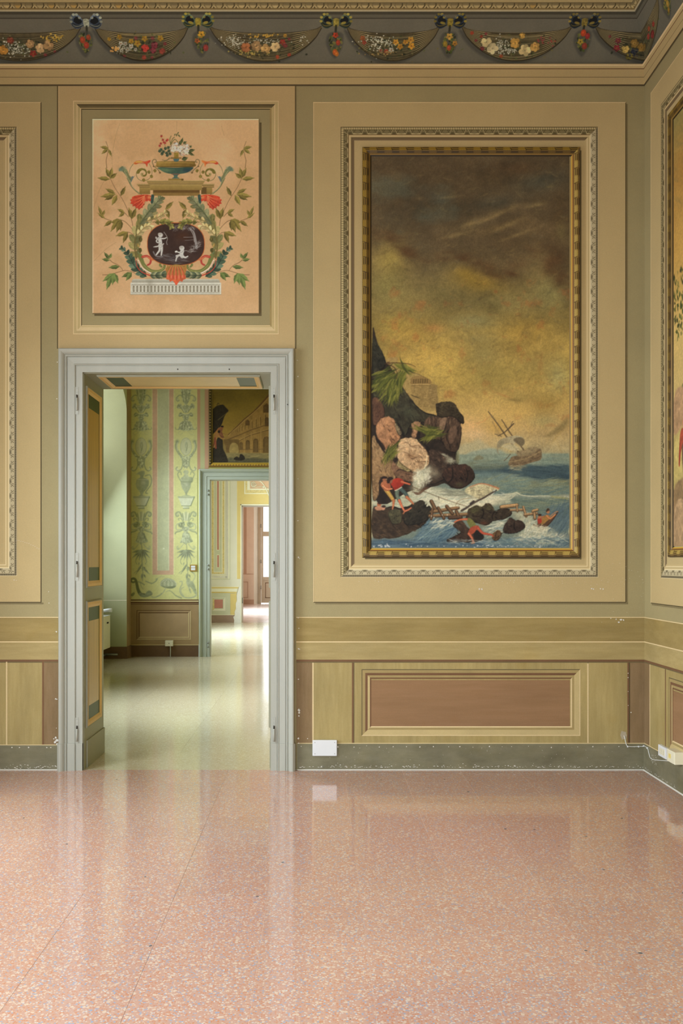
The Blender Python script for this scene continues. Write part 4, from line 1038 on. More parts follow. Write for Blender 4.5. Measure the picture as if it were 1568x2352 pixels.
def swag(P, xa, xb, yt=62, lo=141, flowers=()):
    up, dn = 76, lo
    f = lambda t, s0: (xa + (xb - xa) * t)
    def line(t, q):                                   # q 0 upper edge .. 1 lower edge; catenary, gathered at both ends
        s_ = 4 * t * (1 - t); yu = yt + (up - yt) * s_ ** 0.55 ; yl = yt + 5 + (dn - yt - 5) * s_ ** 0.78
        x = xa + (xb - xa) * t; return x, yu + (yl - yu) * q
    tt = np.linspace(0.0, 1, 26)
    sh = [(line(t, 0)[0] - 6, line(t, 0)[1] + 6) for t in tt] + [(line(t, 1)[0] - 7, min(line(t, 1)[1] + 7, 149)) for t in tt[::-1]]
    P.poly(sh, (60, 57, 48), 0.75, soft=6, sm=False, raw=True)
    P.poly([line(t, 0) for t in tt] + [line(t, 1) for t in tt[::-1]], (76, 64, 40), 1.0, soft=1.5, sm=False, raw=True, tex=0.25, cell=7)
    for i in range(46):                               # folds of the gauze
        q = P.rng.random(); c = [(40, 33, 20), (48, 40, 24), (116, 100, 66), (134, 116, 74), (92, 78, 46)][P.rng.integers(5)]
        t0 = P.rng.uniform(0, 0.25) if i % 3 else P.rng.uniform(0.2, 0.6); t1 = P.rng.uniform(0.75, 1.0) if i % 3 else t0 + P.rng.uniform(0.15, 0.4)
        q1 = np.clip(q + P.rng.normal(0, 0.05), 0, 1)
        P.stroke([line(t, q + (q1 - q) * (t - t0)) for t in np.linspace(t0, min(t1, 1), 9)], P.rng.uniform(0.8, 1.9), c, P.rng.uniform(0.45, 0.9), raw=True, taper=0.2, sm=False)
    for q in np.linspace(0.05, 0.98, 11):
        for a, b in ((0.0, 0.30), (0.70, 1.0)):
            P.stroke([line(t, q) for t in np.linspace(a, b, 7)], 1.9, (158, 138, 92), 0.8, raw=True, taper=0.3, sm=False)
            P.stroke([line(t, min(q + 0.045, 1)) for t in np.linspace(a, b, 7)], 2.2, (36, 29, 16), 0.8, raw=True, taper=0.3, sm=False)
    xm = (xa + xb) / 2
    P.blob(xm, 108, (xb - xa) * 0.26, 24, (52, 50, 32), 0.75)
    for i in range(90):
        P.blob(xm + P.rng.normal(0, (xb - xa) * 0.15), 108 + P.rng.normal(0, 12), P.rng.uniform(1.5, 3.5), P.rng.uniform(1.2, 2.5), [(54, 60, 34), (78, 80, 44), (36, 38, 24), (96, 86, 50)][P.rng.integers(4)], 0.8, rot=P.rng.uniform(0, 180), hard=1)
    for fl in flowers: fl()
    for q in (0.2, 0.42, 0.66, 0.86):
        P.stroke([line(t, q) for t in np.linspace(0.18, 0.85, 14)], 0.9, (150, 134, 96), 0.45, raw=True, taper=0.3, sm=False)
    P.stroke([line(t, 0.99) for t in tt], 1.6, (34, 28, 18), 0.9, raw=True, sm=False); P.stroke([line(t, 0.01) for t in tt], 1.2, (38, 32, 22), 0.8, raw=True, sm=False)
def sprinkle(P, x, y, rx, ry, n, cols, r=1.7):
    for i in range(n):
        P.blob(x + P.rng.normal(0, rx * 0.5), y + P.rng.normal(0, ry * 0.5), r * P.rng.uniform(0.6, 1.1), r * P.rng.uniform(0.6, 1.1), cols[P.rng.integers(len(cols))], 0.9, hard=1)
def bow(P, x, y, hue=0):
    edge = [(150, 148, 120), (146, 126, 46), (140, 122, 50), (128, 108, 40), (120, 100, 42)][hue]
    body = [(62, 70, 78), (62, 76, 58), (52, 62, 50), (38, 46, 54), (40, 46, 48)][hue]
    for sg in (-1, 1):
        X = lambda a: x + sg * a
        P.poly([(X(2), y), (X(10), y - 10), (X(20), y - 21), (X(30), y - 20), (X(36), y - 8), (X(33), y + 6), (X(22), y + 14), (X(9), y + 8)], body, raw=True, tex=0.3, cell=4)
        P.poly([(X(9), y - 3), (X(18), y - 14), (X(26), y - 11), (X(28), y - 3), (X(18), y + 3)], (18, 19, 20), raw=True)
        P.poly([(X(8), y + 6), (X(20), y + 4), (X(31), y - 1), (X(32), y + 6), (X(22), y + 12)], np.array(body) * 0.55, raw=True)
        for (a, b) in ((20, -19), (27, -19), (33, -12), (34, -3), (14, -12)): P.blob(X(a), y + b, 3.4, 3.0, np.array(edge) * P.rng.uniform(0.8, 1.2), 0.9, hard=1)
        P.stroke([(X(4), y + 1), (X(16), y + 7), (X(27), y + 7), (X(33), y)], 2.0, np.array(edge) * 0.8, 0.8, raw=True, taper=0.3)
        P.stroke([(X(8), y - 6), (X(16), y - 16), (X(24), y - 20)], 2.0, np.array(body) * 1.6, 0.9, raw=True, taper=0.3)
        if hue: P.blob(X(17), y + 1, 6, 3, edge, 0.9, rot=-15 * sg, hard=1)
    P.poly([(x - 6, y - 8), (x + 6, y - 8), (x + 5, y + 8), (x - 5, y + 8)], np.array(edge) * 0.9, raw=True, tex=0.3, cell=3)
    P.stroke([(x, y + 8), (x - 1, y + 26)], 5, (34, 34, 24), 0.85, raw=True)
def pendant(P, x, y, cols):
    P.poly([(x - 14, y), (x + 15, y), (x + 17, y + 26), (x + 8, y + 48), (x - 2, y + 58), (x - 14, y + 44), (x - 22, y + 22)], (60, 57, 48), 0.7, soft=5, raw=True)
    for i in range(70):
        t = P.rng.random(); w = 15 * math.sin(math.pi * min(t * 0.75 + 0.18, 1)); P.blob(x + P.rng.uniform(-w, w), y + 2 + t * 44, P.rng.uniform(2, 4), P.rng.uniform(1.2, 2.4), [(60, 66, 30), (84, 86, 40), (36, 40, 22), (104, 96, 48)][P.rng.integers(4)], 0.9, rot=P.rng.uniform(30, 150), hard=1)
    for i, (dx, dy, r, c) in enumerate(cols):
        c = np.array(c, float) * 0.82
        if r > 6.5: daisy(P, x + dx, y + dy, r, c, np.array(c) * 0.5)
        else: P.blob(x + dx, y + dy, r, r * 1.3, c, 0.95, hard=1); P.blob(x + dx - 1, y + dy - 1, r * 0.4, r * 0.5, np.clip(np.array(c) * 1.3, 0, 255), 0.8)
def frieze_ground(P, x0, x1):
    P.C[:] = (92, 85, 68)
    P.C *= (1 + 0.10 * fbm(P.H, P.W, 40, P.rng, 4)[..., None])
    for (a, b, c) in ((-5, 7.2, (150, 128, 84)), (22, 27, (156, 140, 104)), (27, 34, (62, 56, 42)), (34, 41, (84, 77, 60)), (41, 44, (58, 52, 40)), (44, 45.2, (100, 92, 74))):
        P.poly([(x0, a), (x1, a), (x1, b), (x0, b)], c, raw=True, sm=False)
    P.poly([(x0, 5.6), (x1, 5.6), (x1, 8), (x0, 8)], (84, 70, 44), raw=True, sm=False)
    egg_dart(P, x0, x1, 7.8, 22.4)
P = Painter(-66, -2, 1482, 150.5, 1.0, 11); frieze_ground(P, -70, 1490)
WH = [(172, 164, 138), (150, 144, 120), (130, 126, 104), (188, 178, 150)]
RD, PK, YL, PE = (138, 46, 36), (124, 50, 54), (166, 126, 38), (172, 132, 82)
def rr(*items): return [(lambda i=i: rose(P, *i, dim=0.86)) for i in items]
def dd(*items): return [(lambda i=i: daisy(P, *i, dim=0.84)) for i in items]
def ss(*items): return [(lambda i=i: sprinkle(P, *i)) for i in items]
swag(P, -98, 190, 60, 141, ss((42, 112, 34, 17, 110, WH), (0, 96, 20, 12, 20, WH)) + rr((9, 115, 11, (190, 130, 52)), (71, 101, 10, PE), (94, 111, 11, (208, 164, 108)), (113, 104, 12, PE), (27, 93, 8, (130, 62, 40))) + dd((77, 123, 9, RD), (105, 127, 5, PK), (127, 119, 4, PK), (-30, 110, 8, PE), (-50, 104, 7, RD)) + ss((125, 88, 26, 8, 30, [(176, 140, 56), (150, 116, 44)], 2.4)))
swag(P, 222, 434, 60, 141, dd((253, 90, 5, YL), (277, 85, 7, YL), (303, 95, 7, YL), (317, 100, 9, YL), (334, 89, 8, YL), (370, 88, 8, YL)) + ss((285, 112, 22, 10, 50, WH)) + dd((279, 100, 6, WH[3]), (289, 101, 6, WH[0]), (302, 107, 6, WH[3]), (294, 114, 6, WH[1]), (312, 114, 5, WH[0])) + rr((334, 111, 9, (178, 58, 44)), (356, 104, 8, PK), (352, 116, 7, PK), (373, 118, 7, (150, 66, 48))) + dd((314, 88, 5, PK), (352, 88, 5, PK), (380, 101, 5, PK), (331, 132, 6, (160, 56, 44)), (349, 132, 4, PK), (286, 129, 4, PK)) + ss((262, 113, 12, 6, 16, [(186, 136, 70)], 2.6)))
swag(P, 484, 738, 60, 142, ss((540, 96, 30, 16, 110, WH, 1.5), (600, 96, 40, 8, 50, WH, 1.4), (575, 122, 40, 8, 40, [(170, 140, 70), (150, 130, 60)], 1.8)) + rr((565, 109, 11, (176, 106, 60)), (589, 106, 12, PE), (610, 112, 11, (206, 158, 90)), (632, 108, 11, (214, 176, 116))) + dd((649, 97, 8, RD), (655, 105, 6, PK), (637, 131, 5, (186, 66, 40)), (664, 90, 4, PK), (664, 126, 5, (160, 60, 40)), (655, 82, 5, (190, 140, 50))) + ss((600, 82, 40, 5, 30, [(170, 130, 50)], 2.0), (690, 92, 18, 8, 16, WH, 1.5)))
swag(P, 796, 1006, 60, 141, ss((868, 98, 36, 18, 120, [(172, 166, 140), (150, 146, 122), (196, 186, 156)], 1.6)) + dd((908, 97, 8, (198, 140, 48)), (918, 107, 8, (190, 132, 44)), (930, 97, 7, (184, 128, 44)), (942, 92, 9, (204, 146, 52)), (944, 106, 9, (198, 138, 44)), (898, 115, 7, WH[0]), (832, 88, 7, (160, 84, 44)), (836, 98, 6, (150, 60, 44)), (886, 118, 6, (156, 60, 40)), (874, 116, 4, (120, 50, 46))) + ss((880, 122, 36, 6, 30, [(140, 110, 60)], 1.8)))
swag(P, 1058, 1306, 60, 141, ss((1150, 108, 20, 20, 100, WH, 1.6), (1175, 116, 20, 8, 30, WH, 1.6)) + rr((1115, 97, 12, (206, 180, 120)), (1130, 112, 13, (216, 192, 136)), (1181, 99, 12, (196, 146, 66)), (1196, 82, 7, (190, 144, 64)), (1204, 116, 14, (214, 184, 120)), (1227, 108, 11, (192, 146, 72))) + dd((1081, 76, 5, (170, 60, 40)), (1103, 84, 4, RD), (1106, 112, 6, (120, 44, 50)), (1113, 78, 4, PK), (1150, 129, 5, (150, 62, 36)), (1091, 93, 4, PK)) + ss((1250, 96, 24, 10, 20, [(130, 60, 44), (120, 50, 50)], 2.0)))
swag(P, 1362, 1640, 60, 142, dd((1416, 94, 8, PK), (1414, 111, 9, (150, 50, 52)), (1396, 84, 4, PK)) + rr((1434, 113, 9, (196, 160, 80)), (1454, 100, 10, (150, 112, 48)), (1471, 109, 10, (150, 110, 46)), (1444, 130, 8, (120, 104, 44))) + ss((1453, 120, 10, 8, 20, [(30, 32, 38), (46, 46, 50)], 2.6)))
for (x, y, h) in ((204, 53, 0), (458, 51, 1), (771, 52, 2), (1030, 52, 3), (1335, 52, 4)): bow(P, x, y, h)
pendant(P, 198, 74, [(-6, 18, 6, (166, 66, 36)), (8, 12, 5, (150, 64, 36)), (2, 30, 6, (164, 58, 38))])
pendant(P, 464, 74, [(0, 5, 9, (206, 150, 44)), (-10, 20, 7, (184, 96, 44)), (9, 36, 6, (150, 60, 50))])
pendant(P, 770, 76, [(0, 5, 7.5, (182, 62, 34)), (6, 22, 5, (164, 60, 36)), (-1, 44, 5.5, (190, 90, 36)), (3, 48, 4.5, (196, 108, 40))])
pendant(P, 1030, 76, [(0, 8, 9, (206, 156, 66)), (13, 24, 7, (190, 130, 50)), (0, 34, 5, (170, 72, 40)), (-9, 25, 5, (150, 120, 40))])
pendant(P, 1336, 72, [(-1, 4, 6.2, (182, 66, 32)), (9, 11, 5.5, (150, 46, 40)), (-6, 24, 8, (160, 130, 44)), (4, 34, 6, (140, 56, 40))])
P.C *= np.linspace(1.06, 0.80, P.W)[None, :, None] ** 1.0 if False else 1.0
P.grain(0.03, 3)
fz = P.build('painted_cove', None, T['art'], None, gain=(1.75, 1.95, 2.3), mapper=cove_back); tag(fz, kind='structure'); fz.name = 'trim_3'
P = Painter(0, -2, 520, 150.5, 0.8, 12); frieze_ground(P, -10, 530)
swag(P, -140, 128, 60, 142, dd((40, 104, 8, (150, 50, 44)), (52, 92, 7, (160, 70, 44)), (75, 96, 7, (150, 46, 40))) + rr((10, 112, 9, (120, 90, 40)), (60, 112, 9, (130, 46, 40))))
swag(P, 176, 430, 60, 142, rr((280, 108, 11, PE), (305, 104, 11, PE), (330, 110, 10, RD)))
bow(P, 152, 52, 3); pendant(P, 150, 76, [(0, 8, 6, (160, 130, 50)), (2, 24, 6, (170, 130, 50)), (0, 38, 5, (150, 110, 40))]); bow(P, 456, 52, 2)
P.grain(0.03, 3)
fz = P.build('painted_cove', None, T['art'], None, gain=(1.75, 1.95, 2.3), mapper=cove_right); tag(fz, kind='structure'); fz.name = 'trim_4'
# ---------------------------------------------------------------- painted panel over the door
P = Painter(213, 275, 595.5, 721.5, 1.0, 21, (200, 160, 112))
n = fbm(P.H, P.W, 90, P.rng, 5); P.C = mixc(P.C, (186, 146, 98), np.clip(0.5 + n * 1.6, 0, 1)); P.C = mixc(P.C, (212, 174, 126), np.clip(fbm(P.H, P.W, 60, P.rng, 4) * 2.2, 0, 1))
P.frame(200, 280, 3.824)
def O(*pts): return list(pts)
OL, OL2, GR, TEAL, OCH, RED = (128, 112, 54), (112, 106, 58), (104, 116, 76), (70, 100, 92), (152, 124, 64), (196, 74, 44)
# cracks in the plaster
for c in (O((290, 20), (262, 100), (235, 220), (222, 330), (226, 400)), O((150, 530), (110, 610), (56, 780)), O((1180, 40), (1205, 130)), O((790, 0), (786, 90)), O((60, 1230), (160, 1130), (260, 1060))):
    P.stroke(c, 0.8, (140, 108, 66), 0.55)
P.mx = 404.6
# grey plinth with interlaced rings (drawn once, not mirrored)
m_ = P.mx; P.mx = None
P.poly(O((410, 1384), (1150, 1384), (1166, 1400), (1166, 1418), (396, 1418), (396, 1400)), (186, 180, 156), sm=False, col2=(150, 144, 120), ang=90)
P.poly(O((384, 1416), (1178, 1416), (1178, 1520), (384, 1520)), (196, 190, 166), sm=False, tex=0.08, cell=8)
P.stroke(O((384, 1520), (1178, 1520)), 1.2, (140, 126, 96), 0.9); P.stroke(O((390, 1420), (1174, 1420)), 1.0, (214, 208, 186), 0.9); P.stroke(O((396, 1400), (1168, 1400)), 1.0, (150, 144, 122), 0.8)
P.poly(O((394, 1434), (1166, 1434), (1166, 1506), (394, 1506)), (176, 168, 142), sm=False)
for k in range(25):
    x = 404 + k * 31
    P.poly(O((x, 1442), (x + 15, 1442), (x + 11, 1470), (x + 15, 1500), (x, 1500), (x + 4, 1470)), (126, 116, 92), sm=False)
    P.stroke([(x + 8 + 17 * math.cos(t), 1470 + 33 * math.sin(t)) for t in np.linspace(0, 2 * math.pi, 13)], 1.2, (206, 200, 178), 0.95)
P.stroke(O((394, 1434), (1166, 1434)), 0.9, (120, 110, 86), 0.9); P.stroke(O((394, 1506), (1166, 1506)), 0.9, (120, 110, 86), 0.7); P.poly(O((530, 1390), (575, 1390), (570, 1520), (540, 1520)), (120, 112, 88), 0.35, soft=10, sm=False)
P.mx = m_
# thin branches and their leaves
ST = (118, 84, 52)
for s_ in (O((168, 178), (188, 240), (180, 300), (170, 345), (176, 412)), O((205, 500), (250, 590), (310, 680), (355, 770), (392, 860), (406, 960), (410, 1080), (432, 1190)),
           O((406, 958), (372, 915), (330, 878), (290, 866)), O((214, 872), (180, 862), (152, 850)), O((404, 1000), (384, 980), (352, 974)), O((366, 840), (344, 815), (326, 800)),
           O((438, 1345), (400, 1322), (352, 1310), (318, 1312), (250, 1332), (190, 1346), (140, 1348)), O((318, 1312), (300, 1284), (268, 1258), (226, 1238), (202, 1216)), O((690, 772), (704, 768), (716, 776))):
    P.stroke(s_, (1.0, 1.5), ST, 0.85)
def lv(b, t, w, c=OL): P.leaf(b, t, w * 0.80, np.array(c) * P.rng.uniform(0.88, 1.15), serr=0.5)
for b, t, w in (((186, 236), (120, 226), 34), ((184, 242), (133, 286), 36), ((192, 250), (218, 308), 28), ((206, 494), (168, 414), 44), ((206, 494), (222, 410), 44), ((210, 500), (262, 458), 40), ((198, 508), (98, 498), 46),
                ((244, 632), (168, 594), 40), ((246, 642), (124, 662), 52), ((232, 652), (160, 690), 44), ((262, 652), (222, 734), 50), ((300, 652), (338, 576), 40),
                ((396, 852), (370, 762), 48), ((398, 852), (432, 764), 46), ((328, 800), (272, 772), 34), ((328, 804), (282, 838), 34),
                ((156, 850), (98, 806), 32), ((136, 826), (102, 748), 30), ((140, 826), (158, 780), 26), ((216, 876), (156, 920), 40), ((300, 868), (210, 890), 50), ((270, 872), (212, 966), 46), ((300, 872), (262, 972), 52), ((300, 870), (296, 956), 44),
                ((352, 974), (258, 1006), 48), ((356, 976), (320, 1064), 46), ((694, 770), (756, 708), 44), ((698, 778), (722, 852), 46)): lv(b, t, w)
GL = (104, 116, 60)
for b, t, w in (((196, 1206), (154, 1152), 34), ((202, 1202), (216, 1160), 30), ((196, 1220), (136, 1210), 36), ((282, 1276), (196, 1284), 44), ((236, 1338), (144, 1402), 54), ((240, 1338), (226, 1432), 52), ((244, 1338), (272, 1420), 48), ((210, 1370), (176, 1472), 50), ((390, 1330), (310, 1366), 44), ((392, 1330), (346, 1396), 46)): lv(b, t, w, GL)
# big acanthus sprays
ac = [(128, 118, 66), (146, 134, 80), (112, 108, 64), (160, 146, 92)]
P.acanthus(O((436, 1200), (420, 1090), (440, 980), (500, 890), (570, 810), (640, 720), (672, 666)), lambda q: 16 + 44 * math.sin(math.pi * min(0.25 + q * 0.8, 1)) , 11, ac, core=(104, 92, 50))
P.acanthus(O((470, 900), (540, 800), (600, 730), (650, 670)), lambda q: 34 + 22 * (1 - q), 6, [(122, 122, 84), (134, 132, 92), (110, 112, 76)], core=(90, 94, 60))
P.acanthus(O((446, 1000), (500, 940), (548, 920), (580, 950)), lambda q: 36 - 12 * q, 6, [(196, 172, 116), (210, 184, 126), (182, 160, 104)], core=(150, 130, 80))
P.acanthus(O((520, 880), (600, 850), (650, 830), (690, 800)), lambda q: 30 - 8 * q, 5, [(190, 166, 110), (170, 150, 94)], core=(140, 118, 66))
P.poly(O((462, 812), (480, 830), (484, 860), (466, 900), (450, 940), (430, 990), (432, 940), (446, 890), (440, 850), (440, 828)), OL2, tex=0.2, cell=4); P.stroke(O((464, 826), (458, 890), (436, 970)), 1, (160, 140, 84), 0.8)
P.acanthus(O((600, 890), (650, 884), (690, 880), (730, 900)), lambda q: 22 + 10 * q, 5, [(110, 104, 50), (132, 124, 62)], core=(80, 76, 36))
P.acanthus(O((440, 1070), (440, 1130), (460, 1210), (520, 1290), (590, 1330)), lambda q: 26 - 6 * q, 8, [(150, 124, 66), (112, 110, 66), (96, 102, 64)], side=-1, core=(104, 94, 52))
for (x, y) in ((470, 1040), (466, 1134)): P.poly(O((x - 12, y - 18), (x + 10, y - 20), (x + 18, y), (x + 6, y + 20), (x - 10, y + 14)), (92, 84, 44), tex=0.3, cell=3)
P.acanthus(O((520, 1362), (450, 1310), (400, 1240), (350, 1150), (300, 1110)), lambda q: 22 + 22 * math.sin(math.pi * min(q + 0.15, 1)), 9, [(66, 82, 60), (80, 98, 74), (54, 68, 50), (94, 112, 86)], core=(44, 58, 48))
P.stroke(O((430, 1200), (440, 1270), (480, 1320), (560, 1356)), (1.2, 3), (176, 60, 44), 0.9); P.stroke(O((452, 1220), (490, 1290), (575, 1340)), 2.2, (232, 220, 190), 0.9); P.stroke(O((452, 1226), (490, 1296), (570, 1346)), 0.8, (150, 60, 50), 0.7)
P.stroke(O((470, 1180), (500, 1260), (560, 1310), (630, 1316), (676, 1290), (680, 1254), (655, 1240), (642, 1262), (656, 1276)), (9, 4.5), (112, 114, 60), 1); P.stroke(O((500, 1262), (560, 1312), (630, 1318), (672, 1290)), 1.6, (150, 146, 84), 0.8)
P.stroke(O((490, 1190), (530, 1184), (560, 1210), (556, 1246), (534, 1262)), (6, 4), (170, 66, 52), 1); P.stroke(O((545, 1200), (580, 1215), (610, 1200)), 4, (190, 104, 60), 0.9); P.stroke(O((490, 1190), (530, 1186), (552, 1204)), 1.2, (206, 120, 80), 0.8)
P.acanthus(O((560, 1352), (610, 1352), (650, 1350), (694, 1340)), lambda q: 32, 7, [(92, 100, 70), (140, 136, 96), (72, 80, 58)], core=(60, 66, 46))
# horn shaped leaf beside the entablature
P.poly(O((472, 642), (420, 604), (380, 550), (352, 490), (322, 450), (300, 436), (282, 440), (284, 420), (300, 400), (318, 396), (330, 414), (352, 426), (370, 470), (392, 500), (384, 540), (410, 590), (476, 636)), (120, 122, 82), tex=0.2, cell=4, col2=(96, 100, 60), ang=70)
P.blob(300, 424, 22, 18, (96, 114, 98), 0.8); P.blob(330, 412, 16, 14, (110, 124, 96), 0.7); P.poly(O((384, 540), (388, 500), (396, 484), (416, 486), (424, 476), (410, 496), (398, 520)), (100, 108, 96))
P.stroke(O((470, 640), (410, 585), (370, 510), (330, 440)), 1.4, (164, 156, 112), 0.8); P.stroke(O((460, 640), (396, 580), (352, 500)), 1.0, (78, 80, 48), 0.8)
# spirals and orange buds
P.stroke(O((410, 374), (384, 410), (370, 460), (372, 490)), (1.8, 1.0), (140, 120, 80), 0.9); P.stroke(O((545, 372), (566, 410), (572, 450), (560, 490), (530, 515), (490, 524), (455, 510), (436, 478), (438, 446), (456, 424), (486, 414)), (0.9, 1.4), (110, 98, 56), 0.9)
P.poly(O((486, 414), (512, 420), (528, 446), (526, 470), (512, 486), (490, 486), (476, 476), (474, 462), (484, 454), (496, 458), (490, 466), (500, 472), (514, 466), (516, 450), (506, 436), (488, 430), (468, 442), (462, 456), (446, 462), (436, 452), (446, 428), (466, 416)), (112, 100, 44), tex=0.15, cell=3)
P.stroke(O((486, 456), (478, 470), (490, 480)), 2, (206, 176, 124), 0.6)
for (x, y) in ((546, 448), (568, 486), (598, 436), (500, 518)): P.poly(O((x - 14, y - 8), (x + 2, y - 16), (x + 14, y), (x + 2, y + 14), (x - 10, y + 8)), (126, 108, 50), tex=0.2, cell=3)
P.poly(O((410, 372), (430, 352), (466, 346), (510, 354), (556, 342), (552, 362), (536, 372), (528, 402), (516, 378), (496, 364), (460, 366), (432, 380)), (206, 120, 58), col2=(190, 66, 44), ang=0, tex=0.1, cell=4)
P.poly(O((428, 362), (452, 350), (490, 356), (470, 364)), (224, 170, 80), 0.9); P.stroke(O((420, 372), (470, 368), (520, 374)), 1.2, (168, 60, 36), 0.8)
# entablature under the urn
m_ = P.mx; P.mx = None
def R(x0, y0, x1, y1, c, c2=None): P.poly(O((x0, y0), (x1, y0), (x1, y1), (x0, y1)), c, sm=False, tex=0.06, cell=10, col2=c2)
for (xa, xb, xc, xd) in ((440, 560, 462, 556), (1000, 1120, 1004, 1100)):
    R(xa, 550, xb, 560, (164, 138, 84)); R(xa + 8, 560, xb - 4, 568, (112, 90, 46)); R(xa + 14, 568, xb - 4, 576, (158, 130, 74)); R(xa + 22, 576, xb - 4, 582, (104, 82, 42)); R(xc, 582, xd, 640, (150, 124, 66), (124, 98, 50))
R(1004, 582, 1050, 640, (96, 74, 38))
R(524, 520, 1036, 530, (170, 144, 88)); R(530, 530, 1030, 537, (118, 96, 48)); R(534, 537, 1026, 547, (164, 138, 80)); R(540, 547, 1020, 553, (108, 86, 44)); R(548, 553, 1012, 562, (160, 134, 76))
R(556, 562, 1010, 606, (156, 130, 70), (138, 112, 58)); R(582, 604, 990, 630, (100, 74, 36)); R(582, 628, 990, 654, (132, 104, 54))
# urn
P.poly(O((612, 362), (640, 352), (940, 352), (946, 366), (930, 402), (622, 402), (610, 384)), (150, 120, 56), tex=0.1, cell=6, col2=(110, 84, 36), ang=10); P.stroke(O((616, 396), (700, 400), (860, 400), (936, 394)), 1.5, (80, 64, 30), 0.9); P.stroke(O((620, 366), (780, 362), (938, 368)), 1.2, (184, 150, 80), 0.8)
P.poly(O((626, 406), (780, 408), (930, 404), (906, 436), (870, 454), (815, 462), (740, 462), (690, 452), (652, 432)), (78, 102, 74), tex=0.15, cell=8, col2=(54, 74, 66), ang=0)
P.blob(700, 430, 50, 16, (112, 128, 84), 0.6); P.blob(880, 430, 40, 18, (40, 62, 72), 0.7); P.stroke(O((640, 408), (780, 411), (920, 406)), 1.4, (52, 70, 54), 0.9)
P.poly(O((740, 460), (815, 460), (800, 474), (796, 490), (812, 502), (748, 502), (764, 490), (760, 474)), (72, 96, 80), tex=0.1, cell=5); P.stroke(O((744, 464), (812, 464)), 1.4, (150, 70, 50), 0.8)
P.poly(O((716, 504), (846, 504), (848, 522), (714, 522)), (140, 114, 58), sm=False); R(830, 506, 848, 522, (96, 74, 36))
P.poly(O((762, 330), (808, 330), (800, 352), (768, 352)), (72, 100, 96)); P.poly(O((764, 276), (806, 276), (804, 322), (766, 322)), (140, 114, 48), sm=False, tex=0.15, cell=5); R(736, 318, 830, 330, (120, 94, 44))
# flowers in the urn
for (x, y) in ((652, 250), (672, 268), (690, 240), (700, 280), (720, 262), (640, 262), (716, 232), (730, 286), (660, 286), (706, 300)): daisy(P, x, y, 17, (62, 76, 54), (48, 60, 42))
P.stroke(O((660, 150), (680, 200), (700, 250)), 1, (110, 100, 60), 0.8); P.stroke(O((740, 130), (728, 160), (736, 200)), (1.4, 2), (104, 96, 50), 0.9); P.stroke(O((735, 210), (770, 160), (800, 186)), 1.8, (108, 102, 56), 0.9); P.stroke(O((735, 205), (750, 160), (768, 140)), 1.6, (96, 92, 50), 0.9)
for (x, y) in ((655, 132), (668, 165), (686, 192), (708, 164), (650, 196), (640, 216), (700, 172), (676, 186)): daisy(P, x, y, 13, (168, 66, 52), (120, 40, 34))
for (x, y) in ((780, 218), (868, 230), (842, 272), (812, 240), (760, 240), (880, 262)): rose(P, x, y, 32, (226, 198, 160), 7)
for (x, y) in ((784, 216), (866, 222), (846, 290)): P.blob(x, y, 7, 10, (196, 134, 106), 0.8, rot=-30)
for b, t, w in (((826, 196), (842, 148), 24), ((826, 206), (812, 176), 26), ((846, 196), (874, 180), 22), ((896, 262), (946, 252), 28), ((890, 276), (922, 282), 26), ((900, 282), (940, 300), 22), ((904, 230), (918, 216), 20), ((836, 336), (884, 322), 38), ((800, 118), (820, 140), 12), ((790, 110), (786, 134), 12), ((796, 112), (806, 96), 10), ((776, 112), (768, 128), 10)): P.leaf(b, t, w, (84, 88, 50))
P.stroke(O((664, 340), (700, 346), (724, 320)), 1.6, (112, 100, 60), 0.8); P.stroke(O((680, 350), (714, 336), (744, 320)), 1.6, (112, 100, 60), 0.8)
P.mx = m_
P.stroke(O((640, 452), (630, 432), (606, 410), (590, 396), (578, 370), (576, 350), (590, 336), (606, 340), (610, 356), (598, 362)), (2.2, 2.0), (128, 108, 70), 0.95); P.blob(642, 452, 9, 8, (110, 80, 48), 0.9, hard=1); P.blob(586, 396, 7, 7, (110, 80, 48), 0.9, hard=1)
# red flowers under the entablature
P.poly(O((566, 648), (590, 650), (588, 690), (576, 722), (560, 710)), (58, 78, 66), tex=0.2, cell=4)
P.poly(O((500, 644), (458, 648), (420, 656), (396, 668), (398, 680), (380, 690), (390, 706), (382, 722), (402, 730), (402, 746), (424, 746), (430, 764), (446, 762), (458, 778), (472, 764), (490, 758), (492, 742), (506, 734), (504, 716), (518, 700), (530, 706), (540, 696), (556, 704), (564, 690), (556, 672), (566, 656), (540, 646)), RED, tex=0.18, cell=6, col2=(176, 60, 44), ang=80, soft=1.0)
for e in ((400, 700), (410, 728), (436, 752), (460, 766), (484, 744), (392, 690)): P.stroke(O((508, 656), ((508 + e[0]) / 2 + 14, (656 + e[1]) / 2), e), (1.8, 0.8), (228, 128, 80), 0.7); P.stroke(O((514, 660), ((508 + e[0]) / 2 + 22, (656 + e[1]) / 2 + 4), (e[0] + 8, e[1] + 2)), 0.8, (140, 40, 30), 0.55)
P.blob(546, 668, 16, 16, (220, 140, 84), 0.8); P.stroke(O((500, 660), (492, 690), (500, 716)), 1.2, (232, 150, 96), 0.7)
